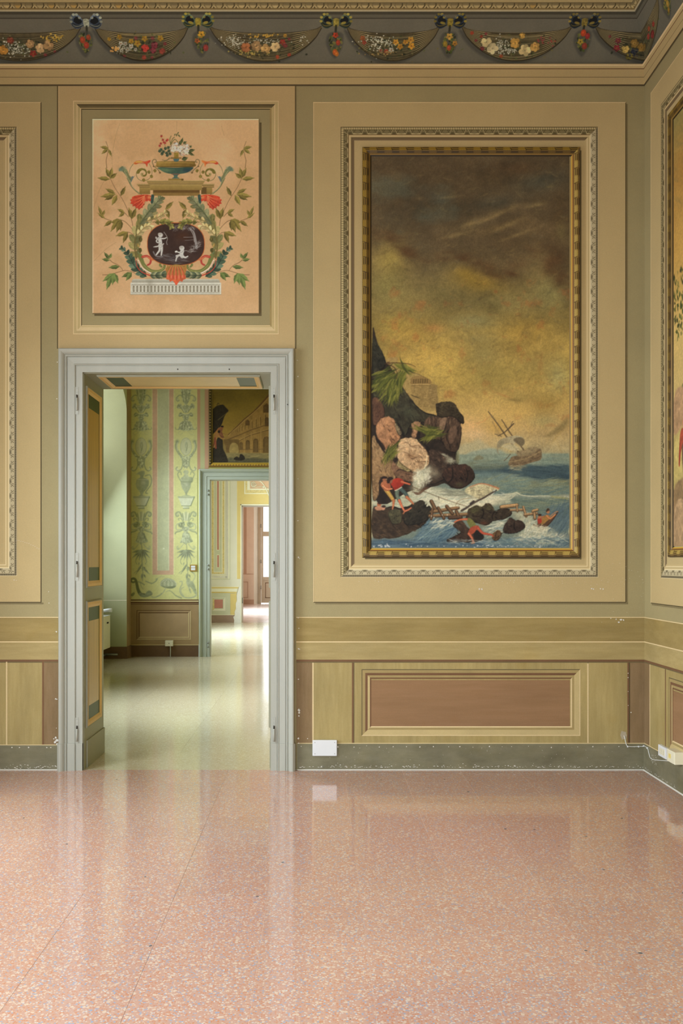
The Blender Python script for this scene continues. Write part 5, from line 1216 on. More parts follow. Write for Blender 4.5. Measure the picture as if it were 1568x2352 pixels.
# dark oval medallion
m_ = P.mx; P.mx = None
cx, cy, rx, ry = 782, 1078, 248, 184
ov = [(cx + rx * np.sign(math.cos(t)) * abs(math.cos(t)) ** 0.82, cy + ry * np.sign(math.sin(t)) * abs(math.sin(t)) ** 0.82) for t in np.linspace(0, 2 * math.pi, 40)[:-1]]
P.poly([(cx + (x - cx) * 1.022, cy + (y - cy) * 1.03) for x, y in ov], (178, 92, 44), sm=False); P.poly(ov, (62, 44, 36), sm=False, tex=0.14, cell=14); P.blob(cx + 60, cy - 70, 70, 40, (80, 46, 24), 0.5)
GY = [(120, 112, 104), (150, 142, 130), (96, 90, 86), (178, 170, 156)]
P.dabs(O((610, 1190), (700, 1160), (760, 1170), (860, 1190), (890, 1180), (890, 1220), (800, 1250), (680, 1240)), 120, [(84, 76, 72), (104, 96, 90), (120, 112, 104), (60, 52, 52)], 30, 1.0, 5, 14, 0.8)
P.dabs(O((740, 930), (800, 912), (880, 910), (960, 936), (940, 968), (860, 950), (760, 966)), 110, GY, 14, 1.0, 20, 60, 0.65)
P.stroke(O((900, 940), (930, 962), (946, 1000), (956, 1060), (962, 1110)), (2.0, 6.0), (150, 142, 132), 0.9); P.stroke(O((908, 950), (934, 1000), (944, 1060)), 1.2, (196, 188, 174), 0.8); P.stroke(O((930, 1016), (890, 1018), (850, 1018)), 1.0, (150, 142, 132), 0.8); P.stroke(O((936, 1040), (900, 1044), (860, 1046)), 1.0, (140, 132, 122), 0.7)
P.dabs(O((930, 1090), (980, 1050), (1000, 1080), (975, 1130), (930, 1150), (880, 1150)), 80, GY, 18, 1.0, -40, 40, 0.7)
FL, FS = (196, 190, 174), (140, 132, 122)
def limb(p, w, c=FL): P.stroke(p, w, np.array(c) * 0.72, 1); P.stroke([(x - 2, y - 1) for x, y in p], (max(w[0] - 1.0, 0.8), max(w[1] - 0.8, 0.7)) if hasattr(w, '__len__') else w - 1, c, 1)
# standing cupid with a bow
limb(O((640, 1090), (640, 1130), (620, 1160), (605, 1180)), (6.5, 3)); limb(O((656, 1090), (660, 1130), (654, 1176)), (6.5, 3)); limb(O((640, 1030), (646, 1062), (648, 1092)), (8.5, 8.0)); limb(O((634, 1024), (612, 1050), (624, 1066), (644, 1064)), (3.5, 2.6)); limb(O((656, 1030), (680, 1030), (700, 1022)), (3.6, 2.4))
P.blob(648, 1000, 21, 21, FS, 1, hard=1); P.blob(646, 998, 19, 19, FL, 1, hard=1); P.blob(640, 990, 17, 12, (168, 160, 144), 0.9, hard=1)
P.stroke(O((676, 972), (696, 1000), (708, 1030), (700, 1060), (706, 1084)), 1.0, (176, 168, 154), 0.9); P.stroke(O((676, 972), (674, 1030), (704, 1084)), 0.5, (130, 122, 112), 0.6); P.poly(O((630, 1030), (606, 1012), (602, 1026), (620, 1040)), (168, 160, 146)); P.poly(O((600, 1096), (620, 1092), (640, 1082), (636, 1096), (612, 1106), (582, 1104)), (190, 184, 168))
P.stroke(O((584, 1146), (598, 1172), (616, 1186), (660, 1190)), 3, (120, 112, 104), 0.9); P.stroke(O((640, 1082), (660, 1086), (672, 1076)), 3, (180, 172, 156), 0.9)
# seated cupid
limb(O((838, 1140), (830, 1170), (838, 1186)), (9, 9)); limb(O((838, 1186), (808, 1176), (790, 1196), (782, 1228)), (5.5, 2.6)); limb(O((844, 1188), (866, 1196), (886, 1186)), (5, 3)); limb(O((836, 1142), (812, 1152), (786, 1142)), (4, 2.6)); P.blob(834, 1114, 22, 21, FL, 1, hard=1); P.blob(828, 1106, 18, 12, (166, 158, 142), 0.9, hard=1)
P.poly(O((774, 1140), (792, 1136), (792, 1150), (776, 1152)), (206, 200, 184)); P.stroke(O((850, 1136), (880, 1136)), 1.4, (160, 152, 140), 0.8); P.poly(O((780, 1176), (812, 1172), (804, 1190), (786, 1196)), (186, 178, 164))
P.mx = m_
P.acanthus(O((640, 892), (690, 884), (730, 904), (744, 930)), lambda q: 24, 5, [(116, 110, 54), (140, 132, 70), (96, 92, 44)], core=(84, 80, 38))
P.stroke(O((580, 886), (620, 880), (660, 888)), 1.4, (84, 80, 38), 0.9)
# red plume at the foot
m_ = P.mx; P.mx = None
pl_ = O((706, 1262), (720, 1270), (782, 1256), (850, 1266), (870, 1256), (876, 1300), (862, 1340), (868, 1380), (846, 1392), (836, 1408), (816, 1402), (800, 1420), (784, 1440), (770, 1420), (752, 1400), (730, 1408), (722, 1392), (698, 1384), (702, 1340), (690, 1300), (700, 1280))
P.poly(pl_, (150, 118, 56), tex=0.15, cell=5, col2=(206, 80, 52), ang=90)
for i in range(22):
    x = 700 + i * 7.8; e = (782 + (x - 782) * 1.05, 1420 - abs(x - 782) * 0.55)
    P.stroke(O((782 + (x - 782) * 0.5, 1262), (x, 1330), e), (1.6, 1.0), [(112, 100, 46), (176, 128, 66), (216, 104, 74), (190, 60, 44)][i % 4], 0.65, taper=0.2)
for i in range(16): x = 704 + i * 10.5; P.stroke(O((x, 1345), (x + (x - 782) * 0.05, 1395 - abs(x - 782) * 0.25)), 1.7, [(222, 92, 66), (232, 128, 96), (196, 56, 42)][i % 3], 0.8, taper=0.3)
P.mx = m_
# panel edge with painted light: pale top and left, shaded right and bottom
P.mx = None; P.frame(0, 0, 1)
P.poly([(213, 275), (595.5, 275), (595.5, 277), (213, 277)], (222, 196, 150), sm=False); P.poly([(213, 275), (215, 275), (215, 722), (213, 722)], (218, 190, 146), sm=False); P.poly([(594, 275), (596, 275), (596, 722), (594, 722)], (120, 98, 64), sm=False); P.poly([(213, 720), (596, 720), (596, 722), (213, 722)], (120, 98, 64), sm=False)
P.grain(0.03, 3)
od = empty('overdoor_panel', WB(404, 721, 0.0)); tag(od, 'peach painted panel above the doorway with urn, leafy scrolls and dark oval medallion', 'wall panel')
strips('backing_board', od, WB, [(213, 275, 595.5, 721.5, 0.0090, 'dark')], back=0.0046)
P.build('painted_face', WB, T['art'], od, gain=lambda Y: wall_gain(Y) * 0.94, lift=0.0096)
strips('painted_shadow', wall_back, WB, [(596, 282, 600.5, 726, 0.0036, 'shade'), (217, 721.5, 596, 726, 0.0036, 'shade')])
# ---------------------------------------------------------------- the shipwreck painting
P = Painter(852, 359.5, 1306.5, 1258.5, 1.0, 31)
# sky: dark brown storm above, gold light low down
ys = [355, 420, 480, 560, 620, 680, 740, 800, 860, 920, 980, 1030, 1060]
cs = np.array([(84, 68, 44), (86, 70, 44), (88, 74, 48), (100, 84, 52), (110, 92, 54), (122, 104, 58), (134, 112, 58), (146, 120, 60), (154, 128, 64), (164, 134, 72), (178, 146, 90), (170, 150, 104), (160, 150, 112)], float)
for i in range(3): P.C[:, :, i] = np.interp(P.Y, ys, cs[:, i])[:, None]
P.frame(770, 280, 2.529)
for x, y, rx, ry, c, a, r in ((1200, 350, 190, 70, (66, 74, 62), .85, -8), (930, 470, 150, 45, (62, 68, 56), .8, -8), (1040, 275, 150, 45, (92, 62, 34), .7, 0), (880, 320, 120, 50, (84, 66, 38), .6, 0), (640, 270, 260, 70, (74, 58, 36), .6, 0), (560, 430, 110, 40, (94, 92, 72), .6, 5),
        (600, 440, 50, 18, (104, 104, 84), .6, 0), (490, 448, 34, 12, (150, 118, 66), .7, 0), (330, 560, 120, 70, (88, 80, 56), .7, 0), (300, 430, 110, 80, (92, 74, 44), .5, 0), (560, 560, 130, 60, (80, 66, 42), .55, 0), (720, 520, 140, 60, (74, 66, 44), .6, 0),
        (850, 560, 120, 20, (140, 118, 74), .75, -22), (980, 520, 110, 18, (146, 120, 70), .7, -20), (1170, 480, 60, 18, (134, 116, 70), .6, -10), (930, 620, 180, 26, (136, 108, 60), .6, -16), (760, 620, 110, 40, (110, 92, 54), .6, -10), (980, 700, 160, 70, (100, 78, 46), .6, 0), (1120, 600, 120, 60, (112, 88, 50), .5, 0),
        (1300, 560, 60, 160, (92, 68, 36), .7, 0), (1310, 640, 40, 70, (128, 114, 62), .8, 0), (1250, 720, 90, 60, (86, 66, 38), .7, 20), (500, 730, 100, 50, (112, 98, 66), .6, 0), (640, 700, 160, 60, (98, 80, 52), .55, 0), (560, 850, 110, 90, (104, 90, 56), .6, 0), (320, 800, 120, 130, (142, 120, 58), .75, 20),
        (300, 960, 110, 110, (134, 120, 64), .7, 0), (830, 930, 170, 70, (146, 116, 46), .8, 8), (760, 880, 80, 40, (140, 112, 46), .7, 15), (640, 1000, 150, 80, (120, 104, 58), .6, 0), (950, 1060, 190, 60, (128, 114, 66), .6, 0), (900, 1080, 60, 30, (104, 88, 46), .6, 0), (1240, 1000, 120, 100, (132, 122, 72), .6, 0),
        (340, 1180, 110, 60, (146, 124, 56), .7, 0), (430, 1230, 150, 80, (166, 132, 60), .7, 0), (570, 1200, 60, 26, (168, 118, 62), .7, 0), (800, 1160, 140, 50, (132, 122, 76), .75, 0), (830, 1260, 130, 40, (120, 106, 62), .6, 0), (1100, 1220, 150, 80, (164, 130, 58), .75, 0), (1110, 1230, 40, 40, (116, 96, 52), .5, 0), (520, 1360, 210, 110, (172, 138, 66), .7, 0),
        (860, 1360, 120, 90, (128, 114, 66), .65, 0), (1190, 1300, 170, 26, (164, 134, 66), .6, -25), (1000, 1440, 150, 50, (152, 128, 66), .6, -15), (1290, 1480, 80, 110, (152, 146, 96), .55, 0), (680, 1480, 160, 100, (176, 144, 70), .6, 0)):
    P.blob(x, y, rx, ry, c, a, r)
# torn lower edge of the storm cloud: one dark mass, ragged below
edge = [(215, 690), (290, 660), (340, 700), (380, 720), (430, 790), (520, 835), (600, 800), (690, 790), (780, 812), (850, 860), (930, 905), (1040, 890), (1110, 830), (1180, 760), (1225, 800), (1250, 850), (1300, 930), (1345, 985)]
P.poly([(190, 180)] + [(x, y + 20) for x, y in edge] + [(1370, 980), (1370, 180)], (76, 60, 38), 0.42, soft=46, tex=0.35, cell=40, aspect=1.6)
P.poly([(190, 180)] + [(x, y - 60) for x, y in edge] + [(1370, 900), (1370, 180)], (80, 66, 44), 0.30, soft=70, tex=0.3, cell=50, aspect=1.6)
for i in range(70):
    k = P.rng.integers(len(edge) - 1); t = P.rng.random(); x = edge[k][0] + (edge[k + 1][0] - edge[k][0]) * t; y = edge[k][1] + (edge[k + 1][1] - edge[k][1]) * t
    P.blob(x + P.rng.normal(0, 14), y - 18 + P.rng.normal(0, 22), P.rng.uniform(20, 60), P.rng.uniform(10, 26), [(84, 58, 32), (74, 50, 28), (92, 72, 44)][i % 3], P.rng.uniform(0.12, 0.32), P.rng.uniform(-20, 30))
for x, y, rx, ry in ((930, 895, 60, 20), (1020, 885, 50, 20), (740, 800, 60, 16), (1240, 830, 40, 60), (1300, 920, 36, 50), (420, 770, 50, 26), (320, 680, 50, 24), (1290, 800, 50, 60)): P.blob(x, y, rx, ry, (74, 48, 26), 0.45, 15)
for x, y, rx, ry, r in ((900, 560, 130, 12, -24), (800, 590, 80, 12, -16), (1000, 600, 110, 14, -24), (1150, 490, 60, 10, -10), (660, 440, 70, 10, -6), (1050, 660, 120, 12, -20), (700, 660, 110, 14, -14)): P.blob(x, y, rx, ry, (142, 118, 70), 0.38, r)
a1 = fbm(P.H, P.W, 110, P.rng, 6, 1.7); a2 = fbm(P.H, P.W, 40, P.rng, 5, 1.4); a3 = fbm(P.H, P.W, 8, P.rng, 3, 1.0)
P.C = np.clip(P.C * (1 + 0.34 * a1[..., None] + 0.26 * a2[..., None] + 0.12 * a3[..., None]), 0, 255)
P.C = mixc(P.C, (150, 84, 44), np.clip((fbm(P.H, P.W, 26, P.rng, 4) - 0.12) * 2.2, 0, 0.35) * (P.Y > 640)[:, None] * (P.Y < 980)[:, None])
P.C = mixc(P.C, (84, 90, 72), np.clip((fbm(P.H, P.W, 70, P.rng, 4, 1.8) - 0.10) * 2.0, 0, 0.4) * (P.Y < 560)[:, None])
FULL = [(214, 205), (1345, 205), (1345, 1560), (214, 1560)]
P.dabs(FULL, 1100, [(84, 66, 38), (104, 86, 50), (66, 54, 34), (130, 108, 62), (92, 84, 60)], 26, 4.5, -18, 28, 0.16, curve=0.15)
P.frame(830, 760, 3.0745)
P.dabs([(80, 20), (1450, 20), (1450, 880), (80, 880)], 500, [(176, 140, 68), (160, 130, 66), (188, 150, 84), (146, 122, 64)], 60, 3.5, 80, 40, 0.16)
for x, y, rx, ry, c, a, r in ((900, 600, 260, 130, (184, 150, 84), .7, -10), (760, 680, 120, 70, (196, 154, 98), .8, 0), (800, 740, 140, 50, (192, 160, 112), .7, 0), (1110, 560, 140, 70, (186, 150, 80), .6, 0), (1080, 490, 60, 10, (110, 92, 50), .6, 5), (1010, 460, 60, 8, (170, 110, 60), .5, 20), (1120, 470, 140, 50, (132, 112, 60), .55, 0),
        (1300, 520, 120, 90, (126, 104, 50), .5, 0), (1400, 690, 90, 26, (124, 104, 62), .75, -35), (1290, 640, 120, 50, (150, 136, 84), .6, 0), (950, 690, 80, 60, (168, 132, 66), .6, 0), (900, 330, 200, 90, (134, 116, 60), .5, 0), (1250, 250, 150, 100, (136, 116, 64), .5, 0)):
    P.blob(x, y, rx, ry, c, a, r)
P.poly([(680, 830), (720, 800), (770, 790), (820, 765), (860, 790), (900, 815), (940, 830), (1000, 842), (1000, 890), (680, 890)], (160, 150, 112), 0.65, soft=8)
P.poly([(760, 860), (850, 838), (930, 832), (1000, 856), (1000, 890), (760, 890)], (128, 138, 118), 0.7, soft=6)
P.poly([(1280, 750), (1340, 715), (1400, 665), (1450, 615), (1450, 660), (1400, 700), (1350, 740)], (126, 108, 66), 0.6, soft=6)
# sea: horizon at y 880, dark trough, then breaking water
P.poly([(660, 876), (1000, 872), (1458, 868), (1458, 1530), (78, 1530), (78, 1120), (400, 1090), (660, 1000)], (110, 118, 100), sm=False, soft=3)
for pts, c, a, s_ in (([(660, 880), (1458, 870), (1458, 950), (660, 950)], (128, 134, 108), .8, 8), ([(800, 960), (1040, 930), (1260, 950), (1458, 945), (1458, 1080), (1380, 1040), (1280, 1060), (1180, 1030), (1100, 1000), (1000, 1010), (800, 1040)], (62, 76, 76), .85, 10),
        ([(760, 930), (900, 915), (1040, 930), (1000, 970), (860, 985), (760, 980)], (104, 104, 78), .6, 8), ([(780, 1010), (960, 1000), (1130, 1030), (1000, 1060), (800, 1070)], (112, 124, 110), .7, 8),
        ([(1170, 1060), (1280, 1075), (1380, 1035), (1458, 1065), (1458, 1140), (1180, 1130)], (112, 112, 82), .7, 8), ([(1000, 1060), (1180, 1040), (1160, 1120), (960, 1130)], (116, 126, 106), .7, 8), ([(960, 1120), (1458, 1110), (1458, 1200), (980, 1180)], (92, 106, 96), .8, 8),
        ([(80, 1150), (250, 1120), (420, 1090), (600, 1120), (760, 1150), (940, 1170), (1080, 1150), (1130, 1170), (1300, 1170), (1458, 1160), (1458, 1200), (1200, 1200), (960, 1230), (760, 1260), (480, 1270), (200, 1240), (80, 1230)], (186, 176, 140), .8, 8),
        ([(480, 1180), (720, 1180), (930, 1160), (980, 1180), (860, 1260), (760, 1280), (520, 1260)], (206, 194, 156), .8, 8), ([(1060, 1170), (1250, 1180), (1458, 1190), (1458, 1300), (1180, 1280), (1080, 1240)], (94, 106, 92), .8, 8), ([(1250, 1300), (1458, 1200), (1458, 1400), (1330, 1400)], (88, 102, 98), .8, 10),
        ([(470, 1330), (700, 1330), (660, 1440), (560, 1480), (380, 1480), (420, 1400)], (82, 98, 104), .9, 10), ([(80, 1470), (640, 1480), (900, 1470), (1200, 1460), (1458, 1440), (1458, 1530), (80, 1530)], (78, 92, 96), .85, 12), ([(860, 1330), (1010, 1320), (1000, 1420), (880, 1460)], (128, 134, 112), .8, 8),
        ([(1060, 1290), (1160, 1280), (1250, 1380), (1330, 1420), (1458, 1460), (1300, 1500), (1060, 1480), (1150, 1400)], (176, 168, 132), .75, 14)):
    P.poly(pts, c, a, soft=s_, tex=0.14, cell=8, aspect=2)
BL, FO = [(74, 94, 100), (92, 112, 112), (116, 132, 122), (60, 78, 86), (140, 150, 132)], [(206, 196, 160), (190, 182, 148), (222, 212, 180), (168, 166, 136)]
P.dabs([(780, 890), (1458, 880), (1458, 960), (780, 960)], 180, [(120, 130, 110), (104, 118, 104), (140, 142, 114)], 40, 2.2, 0, 6, 0.4)
P.dabs([(1000, 960), (1458, 950), (1458, 1050), (1200, 1040), (1000, 1010)], 130, [(58, 72, 74), (72, 86, 84), (50, 62, 66)], 50, 2.4, 3, 8, 0.5)
P.dabs([(780, 1020), (1458, 1050), (1458, 1170), (960, 1150), (780, 1080)], 240, [(112, 124, 104), (130, 136, 108), (92, 108, 100), (140, 134, 92)], 46, 2.4, -8, 14, 0.45)
P.dabs([(380, 1120), (700, 1130), (950, 1150), (1100, 1150), (930, 1200), (760, 1270), (500, 1270), (350, 1190)], 300, FO + [(150, 158, 136)], 44, 2.2, -10, 22, 0.55)
P.dabs([(80, 1150), (350, 1150), (460, 1220), (380, 1270), (80, 1230)], 120, [(150, 154, 122), (176, 170, 132), (130, 140, 118), (190, 180, 140)], 50, 2.2, 8, 14, 0.5)
P.dabs([(1060, 1190), (1458, 1180), (1458, 1290), (1180, 1280)], 200, [(94, 108, 92), (120, 124, 96), (78, 92, 86), (140, 140, 104)], 60, 2.0, 5, 10, 0.5)
P.stroke([(1000, 1150), (1060, 1150), (1095, 1142), (1120, 1158), (1190, 1168), (1300, 1166), (1380, 1172)], (3.0, 1.5), (206, 196, 156), .8, taper=.2); P.stroke([(1090, 1150), (1060, 1180), (1020, 1200)], 3, (196, 186, 150), .6, taper=.3)
P.stroke([(1340, 1170), (1420, 1180), (1450, 1185)], 4, (150, 142, 84), .6, soft=3)
P.dabs([(460, 1340), (690, 1340), (640, 1440), (560, 1490), (380, 1490)], 220, BL, 60, 2.4, -32, 16, 0.55)
P.dabs([(480, 1335), (660, 1330), (660, 1380), (500, 1400)], 70, FO, 26, 2.2, -20, 25, 0.5)
P.dabs([(80, 1480), (900, 1485), (900, 1528), (80, 1528)], 160, [(64, 82, 92), (82, 100, 106), (50, 66, 76), (104, 118, 116)], 56, 2.2, 2, 8, 0.55)
P.dabs([(1120, 1290), (1240, 1380), (1440, 1470), (1320, 1510), (1080, 1490), (1160, 1400)], 260, FO + [(130, 140, 124), (150, 152, 128)], 46, 2.2, -55, 35, 0.5)
P.dabs([(1290, 1260), (1455, 1210), (1455, 1420), (1330, 1400)], 160, [(84, 98, 98), (100, 114, 108), (72, 86, 90)], 60, 2.2, -55, 12, 0.45)
P.dabs([(880, 1330), (1020, 1300), (1000, 1420), (900, 1460)], 90, FO + [(104, 122, 116), (88, 106, 108)], 50, 2.2, -18, 16, 0.5)
P.dabs([(860, 1470), (1450, 1450), (1450, 1528), (860, 1528)], 220, BL + FO[:1], 50, 2.2, 0, 22, 0.5)
# castle on the cliff
P.poly([(170, 205), (250, 190), (258, 240), (330, 280), (400, 305), (460, 340), (490, 375), (530, 385), (532, 420), (545, 510), (520, 560), (440, 560), (330, 470), (280, 390), (200, 290)], (148, 122, 70), 0.9, soft=3, tex=0.12, cell=8)
P.poly([(356, 382), (478, 378), (470, 430), (478, 520), (440, 556), (380, 510), (350, 440)], (138, 112, 64), 1, soft=2, tex=0.15, cell=6); P.poly([(478, 385), (532, 388), (530, 420), (538, 520), (500, 555), (470, 500)], (128, 104, 60), 1, soft=2, tex=0.12, cell=6)
P.poly([(360, 326), (420, 322), (486, 352), (480, 378), (358, 382), (346, 350)], (132, 104, 58), 1, soft=1.5)
for k in range(7): P.poly([(364 + k * 16, 342 - (3 - abs(k - 3)) * 1.5), (373 + k * 16, 342), (371 + k * 16, 372), (362 + k * 16, 372)], (92, 72, 38), .85, sm=False)
P.stroke([(352, 382), (420, 378), (482, 380)], 1.8, (170, 140, 84), .9); P.stroke([(350, 390), (420, 386), (480, 388)], 1.2, (104, 82, 44), .8); P.stroke([(330, 300), (380, 300), (430, 322), (486, 352)], 1.6, (112, 88, 48), .8)
P.dabs([(350, 400), (520, 400), (530, 520), (440, 550)], 90, [(160, 132, 78), (116, 92, 52), (170, 142, 88)], 14, 1.2, 0, 12, .5); P.dabs([(350, 400), (520, 400), (530, 520), (440, 550)], 50, [(112, 90, 50)], 16, 1.0, 88, 8, .5)
# cliffs
P.poly([(78, 50), (104, 70), (130, 120), (152, 170), (170, 225), (200, 250), (250, 330), (290, 395), (330, 460), (400, 540), (460, 580), (530, 600), (528, 560), (530, 520), (560, 505), (610, 502), (655, 512), (680, 560), (716, 610), (716, 655), (700, 660), (704, 730), (690, 790), (672, 850), (684, 900), (680, 940), (730, 950), (780, 980), (796, 1030), (770, 1070), (710, 1110), (640, 1112), (580, 1080), (480, 1110), (400, 1130), (360, 1120), (78, 1160)], (46, 36, 26), 1, soft=1.6, tex=0.3, cell=14, rough=1.0)
P.rock([(78, 55), (104, 74), (132, 124), (152, 172), (168, 230), (150, 265), (110, 280), (78, 300)], (30, 28, 20), (48, 44, 31), (70, 66, 46), 60, 70)
P.rock([(88, 290), (160, 300), (250, 345), (290, 400), (330, 465), (400, 545), (460, 586), (525, 604), (470, 640), (350, 660), (300, 740), (180, 640), (90, 620)], (32, 27, 19), (56, 50, 34), (92, 88, 60), 260, 58, 34, light=(0.1, -0.6))
P.blob(330, 570, 46, 80, (78, 78, 54), .45, -40)
P.rock([(80, 480), (130, 490), (160, 560), (150, 640), (80, 660)], (58, 38, 26), (86, 60, 42), (112, 78, 54), 46, 85)
P.rock([(545, 605), (640, 600), (690, 650), (700, 740), (672, 850), (600, 840), (560, 780), (480, 740), (440, 660), (470, 612)], (36, 26, 18), (72, 54, 38), (128, 100, 72), 200, 102, 40, light=(-0.2, -0.7))
P.poly([(560, 625), (600, 615), (590, 680), (550, 745), (530, 730)], (132, 104, 76), .75, soft=3, tex=0.2, cell=6); P.poly([(620, 700), (660, 670), (672, 720), (640, 790), (615, 790)], (110, 84, 62), .7, soft=3, tex=0.2, cell=6); P.stroke([(600, 620), (590, 690), (560, 760), (600, 830)], 2.4, (30, 22, 16), .8, taper=.2); P.stroke([(610, 690), (600, 760), (630, 820)], 1.8, (34, 24, 18), .8, taper=.2)
P.rock([(530, 520), (570, 503), (620, 502), (656, 516), (690, 575), (716, 612), (718, 655), (690, 640), (640, 604), (560, 610), (530, 580)], (34, 27, 18), (56, 46, 30), (92, 78, 50), 110, 28, 26, light=(-0.1, -0.8))
P.rock([(78, 760), (110, 790), (160, 850), (200, 900), (240, 1000), (230, 1060), (180, 1060), (130, 1040), (120, 1160), (78, 1170)], (86, 62, 40), (134, 104, 68), (172, 140, 94), 190, 68, 36)
P.rock([(100, 690), (120, 640), (150, 615), (200, 612), (235, 635), (240, 680), (270, 730), (265, 770), (220, 820), (190, 870), (150, 800), (110, 750)], (112, 76, 48), (156, 112, 74), (190, 140, 98), 170, 62, 34)
P.rock([(238, 655), (270, 680), (290, 710), (270, 740), (245, 700)], (84, 68, 46), (118, 100, 70), (146, 128, 92), 22, 60)
P.rock([(352, 660), (380, 642), (412, 645), (418, 668), (400, 690), (395, 740), (372, 762), (352, 740), (365, 700)], (100, 70, 46), (144, 108, 74), (178, 136, 96), 44, 80)
P.rock([(240, 930), (290, 910), (330, 950), (350, 975), (320, 1000), (260, 980)], (96, 80, 48), (140, 122, 78), (168, 148, 100), 44, 40); P.rock([(150, 850), (210, 830), (250, 820), (240, 900), (190, 910)], (100, 78, 48), (150, 124, 82), (180, 152, 108), 50, 120)
P.rock([(200, 900), (280, 980), (360, 1000), (400, 1010), (380, 1060), (300, 1060), (240, 1030)], (70, 48, 32), (108, 80, 56), (140, 106, 74), 90, 30)
P.rock([(270, 775), (320, 755), (370, 760), (410, 785), (450, 830), (468, 875), (480, 885), (476, 940), (450, 965), (400, 1000), (350, 985), (270, 930), (250, 870), (255, 820)], (116, 86, 56), (178, 144, 102), (220, 186, 138), 230, 30, 30, jit=40)
P.blob(350, 885, 40, 26, (132, 92, 56), .5, -10); P.stroke([(275, 800), (320, 790), (350, 815), (400, 812), (440, 850)], 2, (104, 76, 50), .7, taper=.2); P.stroke([(280, 850), (330, 870), (350, 900), (400, 890)], 1.8, (104, 76, 50), .7, taper=.2); P.stroke([(460, 880), (455, 940), (440, 975)], 2.2, (214, 196, 150), .8)
P.stroke([(100, 740), (150, 840), (200, 890), (250, 910), (240, 960)], 4, (40, 28, 20), .85, taper=.2); P.stroke([(190, 870), (250, 800), (270, 770)], 3.4, (38, 28, 20), .85, taper=.2); P.stroke([(240, 1000), (270, 980), (330, 1000)], 2.6, (50, 36, 26), .8, taper=.2); P.stroke([(250, 640), (290, 720), (300, 760)], 5, (30, 24, 18), .8, taper=.2); P.stroke([(420, 680), (400, 760), (470, 840), (490, 900)], 8, (34, 26, 20), .8, taper=.2)
P.rock([(480, 840), (580, 860), (620, 900), (600, 960), (640, 1000), (560, 1060), (480, 1080), (440, 1000), (480, 930)], (34, 26, 20), (60, 46, 34), (104, 80, 58), 130, 40, 30, light=(0.1, -0.8))
P.rock([(600, 970), (660, 945), (730, 946), (780, 975), (796, 1030), (770, 1070), (720, 1105), (660, 1110), (600, 1070), (570, 1010)], (30, 22, 17), (58, 42, 31), (100, 66, 46), 150, 45, 28, light=(-0.2, -0.7)); P.blob(690, 1085, 34, 18, (78, 74, 44), .6); P.stroke([(640, 960), (640, 1040), (600, 1080)], 3, (26, 20, 15), .8, taper=.2); P.stroke([(730, 960), (750, 1020), (730, 1080)], 3, (30, 22, 16), .7, taper=.2)
P.poly([(672, 850), (686, 860), (690, 920), (676, 940), (664, 900)], (120, 118, 84), .8, soft=3)
# foliage
LF = [(98, 96, 38), (78, 78, 32), (124, 116, 52), (60, 62, 28)]
for pts, n, an in (([(95, 300), (190, 270), (240, 330), (180, 420), (95, 430)], 70, 150), ([(130, 370), (240, 340), (290, 400), (240, 480), (140, 470)], 90, 125), ([(200, 390), (290, 380), (270, 470), (190, 500)], 60, 110), ([(250, 330), (310, 300), (310, 360), (260, 410)], 40, 110), ([(270, 240), (340, 245), (350, 280), (290, 275)], 26, 30), ([(410, 690), (500, 670), (545, 720), (480, 740)], 46, 10), ([(440, 745), (540, 730), (520, 770), (450, 770)], 26, 150), ([(170, 850), (240, 820), (240, 890), (185, 910)], 34, 120)):
    P.dabs(pts, n, LF, 46, 4.2, an, 14, .85, curve=.15)
P.stroke([(165, 235), (215, 228), (290, 230), (350, 240), (380, 256)], (2.2, 1.0), (70, 48, 28), .9); P.stroke([(190, 240), (230, 260), (250, 300), (246, 340)], (2.2, 1.0), (70, 48, 28), .9); P.stroke([(200, 232), (180, 225), (195, 222)], 1.6, (70, 48, 28), .9)
# spray at the cliff foot
for x, y, rx, ry, a in ((430, 1030, 50, 44, .9), (400, 1060, 40, 50, .85), (470, 980, 40, 40, .55), (620, 920, 36, 22, .5), (520, 1010, 40, 40, .35), (390, 1110, 50, 26, .7)): P.blob(x, y, rx, ry, (202, 192, 152), a)
P.dabs([(370, 990), (480, 970), (490, 1060), (400, 1120), (360, 1110)], 150, FO, 15, 4.0, -60, 50, .35); P.dabs([(560, 860), (640, 900), (690, 940), (600, 930)], 40, [(150, 148, 120), (176, 168, 136)], 16, 3, 25, 25, .3)
P.stroke([(360, 1135), (400, 1150), (440, 1120), (480, 1100)], 6, (92, 64, 44), .8, taper=.2); P.dabs([(560, 1120), (760, 1130), (760, 1170), (580, 1160)], 60, [(96, 96, 80), (120, 116, 92), (150, 148, 118)], 50, 2, 4, 10, .5)
